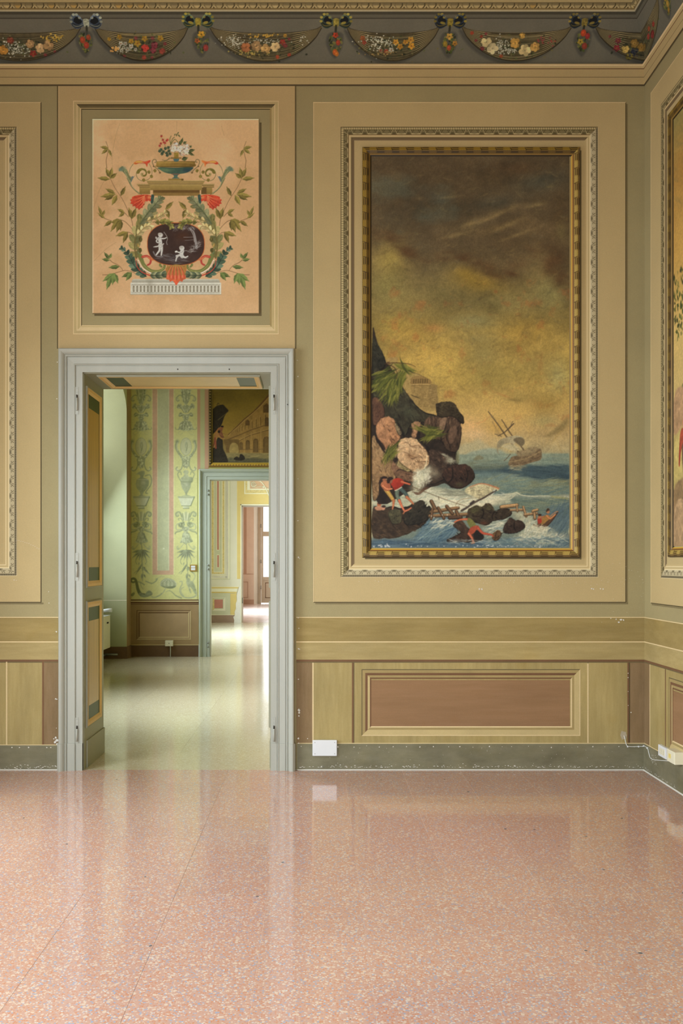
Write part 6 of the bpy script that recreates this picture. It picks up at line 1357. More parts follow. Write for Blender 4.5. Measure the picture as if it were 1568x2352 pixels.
# capsized boat and rock spit in the middle
P.poly([(740, 1110), (800, 1085), (860, 1078), (920, 1095), (968, 1112), (960, 1130), (930, 1130), (900, 1160), (840, 1190), (790, 1170), (730, 1140)], (186, 172, 128), 1, soft=3, tex=0.2, cell=7); P.dabs([(750, 1110), (900, 1090), (930, 1130), (840, 1180)], 70, [(150, 138, 104), (212, 198, 150), (120, 108, 82)], 20, 2, 20, 50, .6)
P.stroke([(760, 1105), (830, 1080), (880, 1084), (930, 1100), (966, 1114)], (1.6, 3.5), (168, 108, 72), .9); P.stroke([(950, 1126), (900, 1155), (860, 1180), (800, 1210), (740, 1250), (705, 1270)], (3.2, 5), (66, 54, 44), .9); P.stroke([(940, 1126), (930, 1130)], 3, (170, 170, 150), .9); P.stroke([(770, 1222), (790, 1206)], 6, (56, 46, 40), .9)
P.stroke([(660, 1235), (680, 1205), (720, 1188), (770, 1180), (830, 1178)], 1.8, (146, 130, 96), .8); P.stroke([(680, 1240), (710, 1210), (760, 1200)], 1.4, (160, 146, 108), .7); P.stroke([(830, 1180), (800, 1210), (750, 1248)], 1.2, (120, 106, 80), .7)
# ship
SH = (86, 70, 48)
P.stroke([(894, 572), (960, 660), (1030, 760), (1100, 850), (1150, 890)], (2.2, 3.6), SH, .95); P.stroke([(988, 628), (1060, 740), (1120, 810), (1160, 870)], (2.0, 3.2), SH, .95); P.stroke([(920, 640), (960, 710), (985, 750)], 1.2, (126, 104, 70), .7); P.stroke([(962, 742), (1010, 715), (1072, 656)], (1.8, 3.0), SH, .95); P.stroke([(1045, 690), (1060, 650), (1068, 640)], 1.4, SH, .9); P.stroke([(940, 730), (985, 745)], 1.4, SH, .9)
P.stroke([(920, 610), (940, 690), (965, 745)], .9, (132, 108, 70), .7); P.stroke([(910, 600), (860, 640), (810, 655)], 1.0, (184, 120, 70), .7); P.stroke([(905, 590), (930, 620), (990, 640)], .7, (132, 108, 70), .6); P.blob(920, 606, 10, 10, (120, 100, 66), .8)
P.poly([(955, 800), (970, 775), (1000, 760), (1050, 745), (1100, 742), (1140, 755), (1110, 760), (1085, 775), (1080, 800), (1040, 795), (1000, 805), (970, 820), (962, 850), (970, 870), (955, 850)], (168, 154, 116), 1, soft=1.5, tex=0.1, cell=6, col2=(140, 124, 90), ang=180); P.poly([(1070, 770), (1105, 752), (1140, 760), (1150, 790), (1130, 815), (1100, 800)], (106, 92, 66), .95, soft=2); P.poly([(960, 800), (1000, 775), (1000, 800), (970, 830)], (124, 114, 84), .7, soft=3)
P.poly([(985, 815), (1060, 800), (1110, 830), (1090, 850), (1040, 840)], (172, 158, 118), .8, soft=3)
P.poly([(1036, 930), (1060, 890), (1110, 880), (1170, 870), (1230, 840), (1262, 835), (1270, 870), (1262, 910), (1200, 930), (1140, 950), (1080, 965), (1040, 955)], (112, 92, 64), 1, soft=2, tex=0.25, cell=5); P.poly([(1090, 860), (1150, 840), (1200, 820), (1250, 830), (1200, 870), (1120, 890)], (126, 108, 76), .9, soft=3, tex=0.25, cell=5)
P.stroke([(1040, 925), (1110, 915), (1190, 890), (1264, 850)], 1.6, (150, 128, 84), .8); P.stroke([(1050, 945), (1120, 940), (1200, 915), (1262, 885)], 1.2, (84, 68, 48), .8); P.stroke([(1050, 870), (1020, 905), (1005, 918)], 1.6, SH, .9); P.stroke([(1100, 830), (1160, 850), (1240, 820), (1280, 826)], 1.2, (140, 120, 84), .8); P.stroke([(1210, 830), (1235, 800), (1260, 812)], 1.4, (128, 112, 78), .8)
for k in range(9): P.stroke([(1110 + k * 14, 800 + k * 4), (1130 + k * 13, 880)], .8, (150, 132, 94), .6)
P.dabs([(1040, 950), (1180, 950), (1120, 985), (1040, 985)], 40, [(168, 158, 118), (120, 112, 84)], 24, 2, 0, 20, .6); P.poly([(790, 915), (810, 885), (835, 880), (860, 905)], (112, 104, 74), .8, soft=3)
# foreground rocks
P.rock([(78, 1250), (150, 1255), (220, 1240), (270, 1255), (330, 1240), (380, 1215), (430, 1200), (455, 1245), (480, 1240), (488, 1290), (470, 1330), (420, 1380), (360, 1420), (260, 1460), (160, 1466), (78, 1450)], (40, 30, 21), (60, 47, 33), (98, 76, 50), 260, 22, 40, light=(-0.3, 0.5))
P.rock([(300, 1310), (340, 1260), (382, 1216), (430, 1202), (456, 1246), (482, 1242), (486, 1290), (440, 1350), (320, 1370)], (28, 24, 18), (48, 42, 31), (80, 72, 50), 130, -50, 34); P.stroke([(205, 1262), (240, 1248), (270, 1258), (330, 1244)], 2.6, (26, 20, 15), .8)
P.rock([(190, 1275), (270, 1265), (280, 1350), (215, 1360)], (52, 46, 31), (74, 68, 46), (104, 98, 66), 40, 90)
P.rock([(748, 1290), (760, 1255), (810, 1235), (850, 1240), (880, 1220), (920, 1230), (940, 1270), (990, 1255), (1045, 1265), (1055, 1295), (1000, 1330), (930, 1340), (880, 1370), (800, 1350), (740, 1330)], (34, 26, 19), (60, 48, 34), (100, 88, 58), 190, 10, 26, light=(-0.3, -0.8))
P.blob(800, 1265, 40, 22, (88, 86, 48), .6, -10); P.blob(895, 1248, 34, 20, (84, 78, 48), .55); P.blob(860, 1358, 28, 14, (104, 58, 38), .6); P.stroke([(850, 1245), (860, 1290), (840, 1330)], 3, (28, 21, 15), .8, taper=.2); P.stroke([(940, 1270), (920, 1310), (930, 1336)], 2.6, (30, 22, 16), .8, taper=.2); P.stroke([(760, 1300), (820, 1310), (860, 1300)], 2.2, (34, 25, 18), .7, taper=.2)
P.rock([(1010, 1370), (1030, 1335), (1060, 1318), (1085, 1340), (1120, 1340), (1150, 1370), (1140, 1400), (1090, 1425), (1040, 1430), (1000, 1420)], (32, 24, 19), (58, 44, 34), (92, 74, 54), 100, 30, 24); P.stroke([(1000, 1425), (960, 1440), (920, 1445)], 5, (58, 45, 34), .85, taper=.3); P.stroke([(1080, 1340), (1075, 1380), (1090, 1420)], 2.4, (28, 21, 16), .8, taper=.2)
P.rock([(600, 1480), (660, 1450), (700, 1420), (650, 1380), (660, 1350), (700, 1340), (760, 1400), (830, 1420), (860, 1460), (800, 1490), (640, 1492)], (36, 27, 20), (66, 50, 37), (100, 74, 52), 130, 60, 28); P.poly([(790, 1400), (850, 1430), (850, 1470), (800, 1480)], (36, 31, 26), .9, soft=3)
P.rock([(920, 1460), (935, 1420), (960, 1410), (985, 1430), (975, 1460), (945, 1482)], (52, 36, 24), (92, 68, 43), (124, 98, 58), 36, 70, 18); P.stroke([(950, 1420), (940, 1470)], 2, (46, 32, 22), .8)
# broken spars
TB = [(128, 98, 64), (150, 118, 80), (104, 78, 52)]
def beam(a, b, w, c): P.stroke([a, b], w, np.array(c) * .55, 1); P.stroke([(a[0], a[1] - 3), (b[0], b[1] - 3)], w * .62, c, 1); P.stroke([(a[0], a[1] - 8), (b[0], b[1] - 8)], w * .2, np.array(c) * 1.3, .8)
beam((492, 1205), (520, 1262), 9, TB[2]); beam((490, 1280), (680, 1250), 8, TB[0]); beam((480, 1308), (740, 1296), 8, TB[0]); beam((600, 1240), (640, 1290), 8, TB[2]); beam((540, 1250), (580, 1325), 7, TB[2]); beam((668, 1275), (690, 1330), 8, TB[2]); beam((500, 1256), (490, 1330), 6, TB[2]); beam((620, 1322), (700, 1318), 8, (84, 62, 44))
for x, y in ((492, 1308), (510, 1318), (570, 1300), (604, 1300), (680, 1240)): P.blob(x, y, 4, 4, (206, 196, 170), .8, hard=1)
beam((985, 1245), (1095, 1232), 9, (164, 128, 84)); beam((1050, 1268), (1150, 1265), 5, TB[1]); beam((1094, 1235), (1098, 1275), 5, TB[1]); beam((1140, 1245), (1160, 1310), 6, TB[1]); beam((1150, 1300), (1235, 1290), 6, TB[1]); beam((1215, 1270), (1222, 1325), 7, TB[1]); beam((1205, 1275), (1240, 1265), 6, (164, 128, 84))
# rope
P.stroke([(330, 1085), (370, 1105), (470, 1145), (560, 1180), (660, 1215), (740, 1240)], 1.1, (84, 64, 42), .9); P.stroke([(300, 1120), (370, 1128), (460, 1142)], .9, (104, 82, 54), .8); P.stroke([(358, 1100), (358, 1145)], .9, (104, 82, 54), .8); P.stroke([(544, 1172), (544, 1190)], 1.2, (74, 56, 38), .9)
# figures
SK, SK2, HR = (164, 102, 66), (150, 82, 54), (48, 34, 26)
def arm(p, w, c): P.stroke(p, (w[0] + .8, w[1] + .6), np.array(c) * .6, .9); P.stroke(p, w, c, 1); P.stroke([(x - 2, y - 3) for x, y in p], w[1] * .35, np.clip(np.array(c) * 1.25, 0, 255), .7)
arm([(172, 1120), (200, 1160), (226, 1200)], (10, 7), (168, 132, 64)); arm([(226, 1198), (224, 1230), (218, 1258)], (5.5, 3), SK); P.poly([(134, 1090), (150, 1062), (180, 1060), (200, 1080), (206, 1110), (190, 1130), (160, 1125)], SK, 1, soft=1.2, col2=SK2, ang=30); arm([(150, 1095), (180, 1118), (214, 1116)], (4.4, 3), (188, 118, 78)); P.blob(158, 1046, 15, 14, (150, 96, 64), 1, hard=1); P.poly([(118, 1080), (134, 1045), (150, 1028), (176, 1030), (180, 1044), (150, 1046), (134, 1068)], HR, 1)
arm([(252, 1115), (250, 1160), (266, 1200)], (10, 7), (92, 98, 78)); arm([(266, 1198), (284, 1240), (304, 1276)], (6, 3.4), (184, 104, 70)); arm([(272, 1112), (310, 1150), (322, 1176)], (9.5, 7), (70, 80, 70)); arm([(318, 1174), (350, 1205), (364, 1222)], (6, 3.4), SK); P.poly([(206, 1080), (224, 1050), (256, 1040), (290, 1052), (300, 1080), (280, 1100), (256, 1118), (236, 1130), (222, 1110)], (166, 58, 38), 1, soft=1.2, tex=.1, cell=5, col2=(130, 44, 30), ang=60); P.stroke([(236, 1128), (260, 1118), (282, 1104)], 2.4, (196, 184, 150), .9)
arm([(282, 1066), (312, 1076), (340, 1084)], (5, 3), (176, 92, 60)); P.blob(204, 1062, 14, 16, (128, 84, 60), 1, hard=1); P.poly([(180, 1074), (180, 1048), (196, 1032), (218, 1034), (222, 1048), (204, 1056), (196, 1076)], HR, 1); arm([(304, 1274), (330, 1264), (350, 1250)], (3.4, 2.4), (190, 110, 76)); P.stroke([(304, 1276), (294, 1290)], 2.8, SK, 1)
for x, y, c in ((124, 1226, SK), (152, 1250, (180, 130, 100))): P.blob(x, y, 15, 17, c, 1, hard=1); P.blob(x + 4, y - 10, 15, 9, HR, .9, hard=1)
P.poly([(92, 1250), (110, 1238), (130, 1240), (150, 1262), (110, 1268)], (176, 126, 92), 1, soft=1.5)
P.poly([(740, 1330), (760, 1320), (790, 1345), (806, 1375), (770, 1390), (748, 1360)], (112, 108, 58), 1, soft=1.2, tex=.12, cell=5); arm([(742, 1330), (710, 1332), (680, 1338), (655, 1352)], (4.5, 2.6), (178, 100, 64)); P.blob(768, 1312, 12, 11, (74, 64, 44), 1, hard=1)
P.poly([(768, 1390), (810, 1374), (830, 1386), (806, 1410), (790, 1430), (760, 1440), (748, 1430)], (140, 66, 44), 1, soft=1.2, col2=(166, 84, 56), ang=0); arm([(756, 1432), (776, 1460), (790, 1495)], (6, 3.4), (176, 96, 64)); arm([(820, 1392), (850, 1425), (880, 1434), (916, 1440)], (6.5, 3.6), (164, 78, 54)); P.stroke([(776, 1500), (796, 1496)], 2.6, SK, 1); P.stroke([(914, 1438), (926, 1450)], 3, (164, 78, 54), 1)
P.poly([(1236, 1372), (1246, 1330), (1268, 1345), (1310, 1330), (1370, 1290), (1386, 1276), (1376, 1300), (1330, 1360), (1280, 1404), (1250, 1395), (1215, 1378), (1212, 1366)], (88, 64, 44), 1, soft=1.5, tex=.2, cell=6); P.stroke([(1280, 1400), (1330, 1355), (1384, 1280)], 2.2, (58, 42, 32), .9); P.stroke([(1330, 1310), (1364, 1282), (1384, 1276)], 2.2, (168, 118, 78), .9)
P.poly([(1262, 1340), (1290, 1306), (1316, 1300), (1330, 1320), (1300, 1350), (1270, 1370)], (146, 108, 56), 1, soft=1.2, tex=.1, cell=5); arm([(1306, 1306), (1326, 1326), (1350, 1312), (1366, 1296)], (4.2, 2.6), (176, 116, 70)); P.blob(1314, 1276, 12, 15, (160, 108, 70), 1, hard=1); P.poly([(1300, 1280), (1306, 1258), (1320, 1254), (1328, 1275), (1322, 1268)], (66, 48, 32), 1)
P.blob(1256, 1308, 12, 12, (168, 112, 70), 1, hard=1); P.blob(1256, 1300, 13, 8, (52, 36, 26), 1, hard=1); P.poly([(1240, 1320), (1262, 1318), (1270, 1350), (1246, 1362)], (156, 60, 42), 1, soft=1.2); arm([(1246, 1322), (1270, 1318), (1284, 1310)], (3.4, 2.4), SK)
P.dabs([(1200, 1370), (1330, 1390), (1290, 1420), (1200, 1400)], 50, FO, 26, 2, -10, 25, .6); P.dabs([(600, 1470), (880, 1480), (880, 1500), (600, 1500)], 60, [(170, 172, 152), (120, 132, 128)], 22, 1.6, 0, 15, .6)
# losses of paint along the lower edge
for i in range(70):
    x = [P.rng.uniform(80, 200), P.rng.uniform(780, 990), P.rng.uniform(80, 1450)][P.rng.integers(3)]; P.blob(x, 1522 + P.rng.normal(-2, 5), P.rng.uniform(1.5, 6), P.rng.uniform(1.5, 5), (206, 200, 186), .85, hard=1)
P.frame(0, 0, 1)
P.soften(0.8); m_ = P.C.mean((0, 1)); P.C = np.clip(m_ + (P.C - m_) * 1.10, 4, 250)
P.grain(0.06, 2.2); P.grain(0.04, 6, 0.4)
fp = empty('framed_painting', WB(1081, 1281, 0.0)); tag(fp, 'large shipwreck painting with stormy brown sky in a narrow gilded frame', 'painting')
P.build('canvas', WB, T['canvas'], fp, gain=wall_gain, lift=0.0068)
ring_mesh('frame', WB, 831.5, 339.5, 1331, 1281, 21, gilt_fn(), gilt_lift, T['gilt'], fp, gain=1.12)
strips('painted_frame_shadow', wall_back, WB, [(1331, 346, 1334.5, 1285, 0.0028, 'shade'), (838, 1281, 1331, 1284.5, 0.0028, 'shade')])  # the frame's shadow, painted on the wall right of and below it
# ---------------------------------------------------------------- grotesques on the back wall of the second room
P = Painter(299.5, 800, 453, 1377.5, 1.0, 41, (206, 204, 138))
P.C *= 1 + 0.08 * fbm(P.H, P.W, 40, P.rng, 4)[..., None]
P.frame(0, 0, 1); Rr = lambda a, b, c, d, col: P.poly([(a, b), (c, b), (c, d), (a, d)], col, sm=False, tex=0.04, cell=12)
Rr(350, 790, 398.6, 1320, (204, 168, 136)); Rr(361, 790, 388.4, 1310.5, (190, 192, 150)); Rr(361, 790, 362.2, 1310, (224, 212, 170)); Rr(387, 790, 388.2, 1310, (212, 214, 176)); Rr(348.8, 790, 350, 1320, (222, 220, 164)); Rr(398.6, 790, 399.8, 1320, (222, 220, 164)); Rr(299, 790, 302, 1377, (196, 180, 110))
G1, G2, G3, G4 = (150, 156, 120), (174, 178, 140), (206, 208, 174), (118, 126, 92)
def column(ox, jug):
    def fr(base): P.frame(295 + ox, base, 9.503)
    fr(890); c = 275
    for sg in (-1, 1):
        X = lambda d: c + sg * d
        P.poly([(X(0), 380), (X(90), 250), (X(100), 120), (X(120), 60), (X(60), 40), (X(0), 30)], G2, .85, tex=.3, cell=3); P.stroke([(X(90), 180), (X(140), 170), (X(200), 220), (X(210), 270), (X(180), 300), (X(150), 280)], 2.4, G1, .8); P.blob(X(185), 250, 36, 40, G2, .7)
        for d in (20, 50, 80): P.stroke([(X(d), 60), (X(d * .8), 200), (X(d * .3), 350)], 1.0, (G4, G3, G4)[d // 30], .7)
        P.poly([(X(0), 560), (X(50), 520), (X(100), 470), (X(190), 450), (X(180), 380), (X(120), 350), (X(80), 400), (X(0), 390)], G2, .9, tex=.3, cell=3)
        for d in (30, 80, 130): P.stroke([(X(d * .3), 550), (X(d * .8), 460), (X(d * 1.2), 390)], 1.1, (G1, G3, G4)[d // 50], .75)
        P.poly([(X(0), 590), (X(60), 575), (X(120), 545), (X(160), 600), (X(140), 640), (X(60), 620), (X(0), 620)], G1, .85, tex=.3, cell=3); P.stroke([(X(10), 590), (X(70), 580), (X(130), 600)], 1.2, G3, .9)
        P.poly([(X(0), 730), (X(60), 730), (X(120), 770), (X(150), 860), (X(170), 920), (X(120), 930), (X(60), 940), (X(0), 935)], G2, .9, tex=.35, cell=3); P.stroke([(X(130), 900), (X(190), 920), (X(230), 900), (X(225), 870)], 1.5, G1, .8)
        for d in (20, 60, 100): P.stroke([(X(d * .3), 740), (X(d * .9), 830), (X(d * 1.1), 930)], 1.1, (G4, G3, G1)[d // 40], .7)
        P.stroke([(X(30), 960), (X(120), 960), (X(170), 1000), (X(120), 1030), (X(60), 980)], .9, G2, .6)
        P.stroke([(X(190), 1180), (X(215), 1260), (X(205), 1340), (X(150), 1440), (X(90), 1500)], 5.5, G1, .75); P.blob(X(190), 1180, 46, 46, G1, .85); P.stroke([(X(180), 1200), (X(200), 1280), (X(180), 1380)], 1.6, G3, .7)
        P.poly([(X(0), 1500), (X(60), 1500), (X(150), 1430), (X(140), 1500), (X(80), 1580), (X(70), 1700), (X(0), 1760)], G2, .8, tex=.4, cell=2.5); P.stroke([(X(80), 1560), (X(70), 1680), (X(110), 1790), (X(170), 1820), (X(215), 1780), (X(190), 1740)], 2.6, G1, .8); P.blob(X(185), 1790, 36, 30, G3, .6)
    P.poly([(c - 65, 620), (c + 65, 620), (c + 60, 680), (c + 20, 735), (c - 30, 730), (c - 62, 680)], G2, .95, tex=.3, cell=2.5); P.blob(c - 25, 655, 12, 8, G4, .8); P.blob(c + 25, 655, 12, 8, G4, .8); P.stroke([(c - 15, 700), (c + 20, 700)], 1.1, G4, .7)
    P.blob(c, 1290, 125, 195, G2, .9, hard=1); P.blob(c, 1290, 112, 180, (200, 200, 156), .95, hard=1); P.stroke([(c + 10, 1180), (c - 10, 1260), (c + 10, 1340), (c, 1420)], 3, G2, .8); P.stroke([(c + 20, 1200), (c + 30, 1290), (c + 10, 1380)], 1.2, G4, .7); P.blob(c + 8, 1180, 20, 22, G3, .9)
    fr(1090); o = 0
    if jug:
        P.poly([(c - 40, -60), (c + 60, -80), (c + 80, -20), (c + 50, 60), (c + 150, 110), (c + 170, 200), (c + 130, 300), (c + 60, 380), (c + 40, 450), (c + 100, 470), (c - 60, 470), (c - 10, 440), (c - 30, 380), (c - 90, 300), (c - 115, 200), (c - 90, 110), (c - 20, 60), (c - 40, 0), (c - 110, 0)], G2, .95, soft=1.5, tex=.12, cell=6, col2=G1, ang=0)
        P.stroke([(c + 90, 30), (c + 190, 10), (c + 230, 110), (c + 210, 230), (c + 130, 340), (c + 100, 400), (c + 140, 410)], 2.2, G1, .9); P.stroke([(c - 90, 100), (c + 20, 110), (c + 150, 110)], 1.1, G3, .9); P.blob(c + 40, 170, 50, 60, G3, .5)
    else:
        P.poly([(c - 90, 60), (c + 130, 60), (c + 150, 140), (c + 110, 200), (c + 100, 280), (c + 50, 370), (c + 25, 440), (c + 100, 465), (c - 80, 465), (c - 10, 440), (c - 40, 370), (c - 90, 280), (c - 110, 170)], G2, .95, soft=1.5, tex=.12, cell=6, col2=G1, ang=0); P.poly([(c - 60, -60), (c, -100), (c + 60, -60), (c + 40, 0), (c + 70, 60), (c - 70, 60), (c - 30, 0)], G2, .9, tex=.15, cell=5)
        for sg in (-1, 1): P.stroke([(c + sg * 100, 160), (c + sg * 160, 60), (c + sg * 180, -20), (c + sg * 120, -60), (c + sg * 100, 0)], 2.0, G1, .85)
        P.blob(c + 20, 220, 40, 50, G3, .5); P.stroke([(c - 100, 160), (c + 140, 160)], 1.2, G4, .7)
    P.poly([(c - 180, 475), (c + 190, 475), (c + 110, 680), (c - 95, 680)], G3, .95, sm=False, tex=.06, cell=8); P.poly([(c - 180, 475), (c + 190, 475), (c + 180, 515), (c - 170, 515)], G2, .95, sm=False); P.stroke([(c + 185, 490), (c + 105, 680)], 2, G4, .8); P.stroke([(c - 95, 682), (c + 110, 682)], 1.4, G4, .8); P.poly([(c - 70, 690), (c + 80, 690), (c + 70, 745), (c - 60, 745)], G3, .9, sm=False, col2=G2, ang=0); P.stroke([(c - 60, 742), (c + 70, 742)], 1.2, G4, .8)
    for sg in (-1, 1):
        X = lambda d: c + sg * d
        for d in (10, 40, 70, 100): P.stroke([(X(d * 1.35), 780 + d * .6), (X(d), 880), (X(d * .6), 1030)], 2.4, (G2, G3, G1, G2)[d // 30], .85, taper=.2)
        P.stroke([(X(90), 920), (X(130), 830), (X(180), 820), (X(220), 860), (X(200), 910), (X(160), 900)], 3.4, G1, .85); P.blob(X(175), 865, 34, 30, G2, .8)
        P.stroke([(X(60), 1030), (X(110), 960), (X(160), 960), (X(150), 1000)], 2.2, G1, .7)
        P.poly([(X(20), 1050), (X(90), 1030), (X(150), 1060), (X(170), 1120), (X(110), 1160), (X(40), 1130)], G1, .85, tex=.4, cell=2.5); P.stroke([(X(130), 1060), (X(200), 1090), (X(215), 1170), (X(180), 1210), (X(100), 1190)], 2.2, G2, .9); P.stroke([(X(60), 1200), (X(140), 1240), (X(215), 1260), (X(240), 1310)], 3.0, G1, .85, taper=.1)
        P.stroke([(X(55), 1520), (X(110), 1590), (X(170), 1640), (X(200), 1590), (X(170), 1560)], 1.8, G2, .9); P.blob(X(165), 1610, 26, 26, G1, .6)
        for a, b in (((60, 1690), (190, 1700)), ((50, 1720), (180, 1810)), ((40, 1740), (110, 1850)), ((15, 1740), (40, 1860))): P.leaf((X(a[0] * .3), 1650), (X(b[0]), b[1] + 0), 46, G1, vein=G3)
        P.stroke([(X(100), 1830), (X(120), 1900), (X(90), 1960)], 1.3, G1, .8); P.stroke([(X(10), 2050), (X(90), 2100), (X(150), 2150)], 1.3, G1, .7)
    P.poly([(c - 80, 1140), (c + 60, 1140), (c + 70, 1200), (c + 30, 1260), (c - 30, 1255), (c - 80, 1200)], G2, .95, tex=.3, cell=2.5); P.blob(c - 30, 1185, 12, 8, G4, .8); P.blob(c + 25, 1185, 12, 8, G4, .8)
    P.poly([(c - 60, 1270), (c + 60, 1270), (c + 110, 1380), (c + 150, 1460), (c + 90, 1490), (c + 30, 1500), (c, 1530), (c - 50, 1500), (c - 130, 1480), (c - 90, 1390)], G2, .95, tex=.25, cell=4, col2=G1, ang=0)
    for d in (-60, -20, 20, 60): P.stroke([(c + d * .6, 1290), (c + d, 1400), (c + d * 1.3, 1480)], 1.2, (G4, G3)[(d // 20) % 2], .7)
    P.stroke([(c + 10, 1520), (c + 20, 1640), (c, 1760), (c + 20, 1900), (c + 30, 2100)], 1.6, G1, .9)
    fr(1280)
    for b, t, w in (((300, 130), (180, 330), 40), ((310, 200), (440, 330), 36), ((320, 190), (370, 250), 40), ((300, 330), (290, 440), 40), ((330, 340), (370, 410), 34), ((240, 100), (230, 160), 20)): P.leaf((b[0] * 1.09 - 30, b[1] * 1.09), (t[0] * 1.09 - 30, t[1] * 1.09), w, G1, vein=G3)
    P.stroke([(c + 20, 60), (c + 30, 200), (c + 40, 340), (c + 30, 520)], 1.5, G1, .85)
column(0, True); column(103, False)
P.frame(290, 1280, 8.711)
P.stroke([(190, 480), (140, 500), (100, 480), (100, 440), (150, 425), (190, 460), (215, 560), (240, 660), (290, 740), (360, 760)], (3.5, 8.5), (110, 116, 80), .95); P.poly([(280, 700), (360, 745), (410, 690), (460, 665), (510, 700), (520, 745), (470, 775), (380, 800), (300, 790), (250, 740)], (146, 152, 118), .95, soft=1.5, tex=.12, cell=5); P.blob(440, 700, 12, 10, G4, .9); P.stroke([(480, 750), (515, 748)], 1, G4, .8); P.poly([(90, 740), (150, 700), (170, 730), (130, 780), (90, 770)], G4, .8)
P.stroke([(240, 490), (300, 510), (360, 550)], 3, G1, .8); P.stroke([(280, 500), (300, 580), (340, 640)], 1.4, G1, .7); P.stroke([(390, 480), (440, 500), (520, 520), (600, 470), (620, 430)], 2.2, G1, .85); P.stroke([(500, 520), (500, 545)], 1.2, G1, .7); P.blob(600, 440, 22, 20, G1, .7)
P.stroke([(620, 420), (690, 385), (760, 395), (800, 430)], .9, G2, .8); P.poly([(680, 560), (690, 490), (740, 440), (800, 420), (880, 425), (950, 455), (990, 510), (1000, 570), (960, 610), (880, 625), (780, 610), (720, 590)], G2, .95, soft=1.3, tex=.15, cell=5); P.poly([(690, 560), (800, 590), (990, 570), (940, 615), (860, 625), (760, 605)], G4, .8, soft=2)
for d in range(9): P.stroke([(830, 425), (700 + d * 36, 500), (690 + d * 38, 575)], 1.2, (G3, G1)[d % 2], .75)
P.stroke([(790, 610), (740, 700), (660, 770), (570, 800), (500, 785)], 1.9, G2, .9); P.stroke([(600, 790), (680, 750), (700, 720)], 2.4, G1, .5); P.stroke([(860, 660), (920, 700), (980, 760), (1060, 800), (1100, 815)], (1.2, 3.2), G1, .8); P.stroke([(800, 690), (840, 670), (870, 680)], 1.4, G2, .8)
P.stroke([(1070, 490), (1110, 480), (1115, 540), (1080, 610), (1070, 680), (1110, 760), (1180, 805), (1290, 810), (1390, 770), (1400, 700)], (2.0, 3.2), G2, .95); P.stroke([(1150, 600), (1100, 630), (1100, 700), (1150, 780)], 2.0, G2, .8)
P.poly([(1210, 440), (1240, 415), (1275, 430), (1280, 470), (1330, 490), (1370, 570), (1400, 680), (1390, 740), (1350, 700), (1320, 640), (1270, 590), (1290, 680), (1300, 720), (1270, 700), (1240, 600), (1205, 530), (1200, 480)], G2, .9, soft=1.5, tex=.15, cell=5, col2=G1, ang=0); P.stroke([(1350, 310), (1375, 380), (1350, 450), (1320, 490)], 2, G2, .8); P.blob(1240, 440, 34, 30, G1, .7)
P.frame(0, 0, 1); P.blob(376, 1260, 2.0, 1.6, (240, 240, 220), .9); P.soften(0.5); P.grain(0.03, 3)
P.build('painted_grotesque', WB2, T['art'], wall_back2, gain=(1.12, 1.10, 1.16), lift=0.004)
# ---------------------------------------------------------------- painting over the second doorway: a ruined palace by water
P = Painter(486.5, 872, 676, 1062.5, 1.0, 51)
for i in range(3): P.C[:, :, i] = np.interp(P.Y, [870, 930, 990, 1030, 1062], [(112, 94, 40)[i], (136, 112, 46)[i], (160, 128, 56)[i], (160, 132, 70)[i], (130, 112, 70)[i]])[:, None]
P.C *= 1 + 0.35 * fbm(P.H, P.W, 40, P.rng, 5, 2)[..., None]
P.frame(440, 890, 8.253)
ST_, SD = (160, 124, 66), (104, 78, 40)
P.poly([(630, 950), (700, 900), (860, 740), (1000, 600), (1180, 460), (1320, 300), (1480, 110), (1960, -300), (1960, 1290), (640, 1290)], ST_, 1, soft=2, sm=False, tex=.12, cell=8)
P.stroke([(690, 900), (860, 740), (1000, 600), (1180, 460), (1320, 310), (1480, 130), (1900, -260)], (1.5, 5), (110, 78, 44), .95, sm=False); P.stroke([(700, 915), (1000, 630), (1330, 340), (1480, 170)], 1.2, (190, 152, 86), .8, sm=False)
P.stroke([(640, 1010), (900, 905), (1150, 800), (1480, 690), (1900, 540)], 2.2, (112, 84, 46), .8, sm=False); P.stroke([(900, 1010), (1100, 910), (1480, 800), (1900, 680)], 2.6, (120, 90, 50), .85, sm=False); P.stroke([(900, 1000), (1100, 898), (1480, 785)], 1.2, (196, 158, 92), .8, sm=False)
for k in range(16):
    x = 740 + k * k * 3.3 + k * 14; f = (x - 640) / 840; y0 = 900 - f * 330; P.stroke([(x, y0 - 110 * f - 20), (x, y0 + 120 * f)], .8 + f, (186, 148, 84), .75); P.stroke([(x + 9 + 6 * f, y0 - 90 * f), (x + 9 + 6 * f, y0 + 100 * f)], .8 + 1.6 * f, SD, .75)
for x, w, t, b in ((940, 60, 1040, 1180), (1065, 76, 1000, 1180), (1215, 96, 970, 1230), (1420, 130, 930, 1240), (1640, 150, 890, 1260), (1840, 160, 850, 1270)):
    P.poly([(x - w / 2, b), (x - w / 2, t + w * .4), (x - w * .35, t + w * .1), (x, t), (x + w * .35, t + w * .1), (x + w / 2, t + w * .4), (x + w / 2, b)], SD, .9, sm=False, tex=.2, cell=4); P.poly([(x - w * .32, b), (x - w * .32, t + w * .5), (x, t + w * .2), (x + w * .3, t + w * .5), (x + w * .3, b)], (128, 100, 56), .7, sm=False)
for x, w, t, b in ((1060, 80, 610, 720), (1420, 130, 300, 480), (1430, 90, 560, 740), (1700, 150, 100, 330)): P.poly([(x - w / 2, b), (x - w / 2, t + w * .4), (x, t), (x + w / 2, t + w * .4), (x + w / 2, b)], (96, 70, 38), .85, tex=.2, cell=4, sm=False)
for x in (1000, 1130, 1310, 1530, 1760): P.stroke([(x, 900 - (x - 1000) * .3), (x, 1250)], 3, (176, 138, 76), .8)
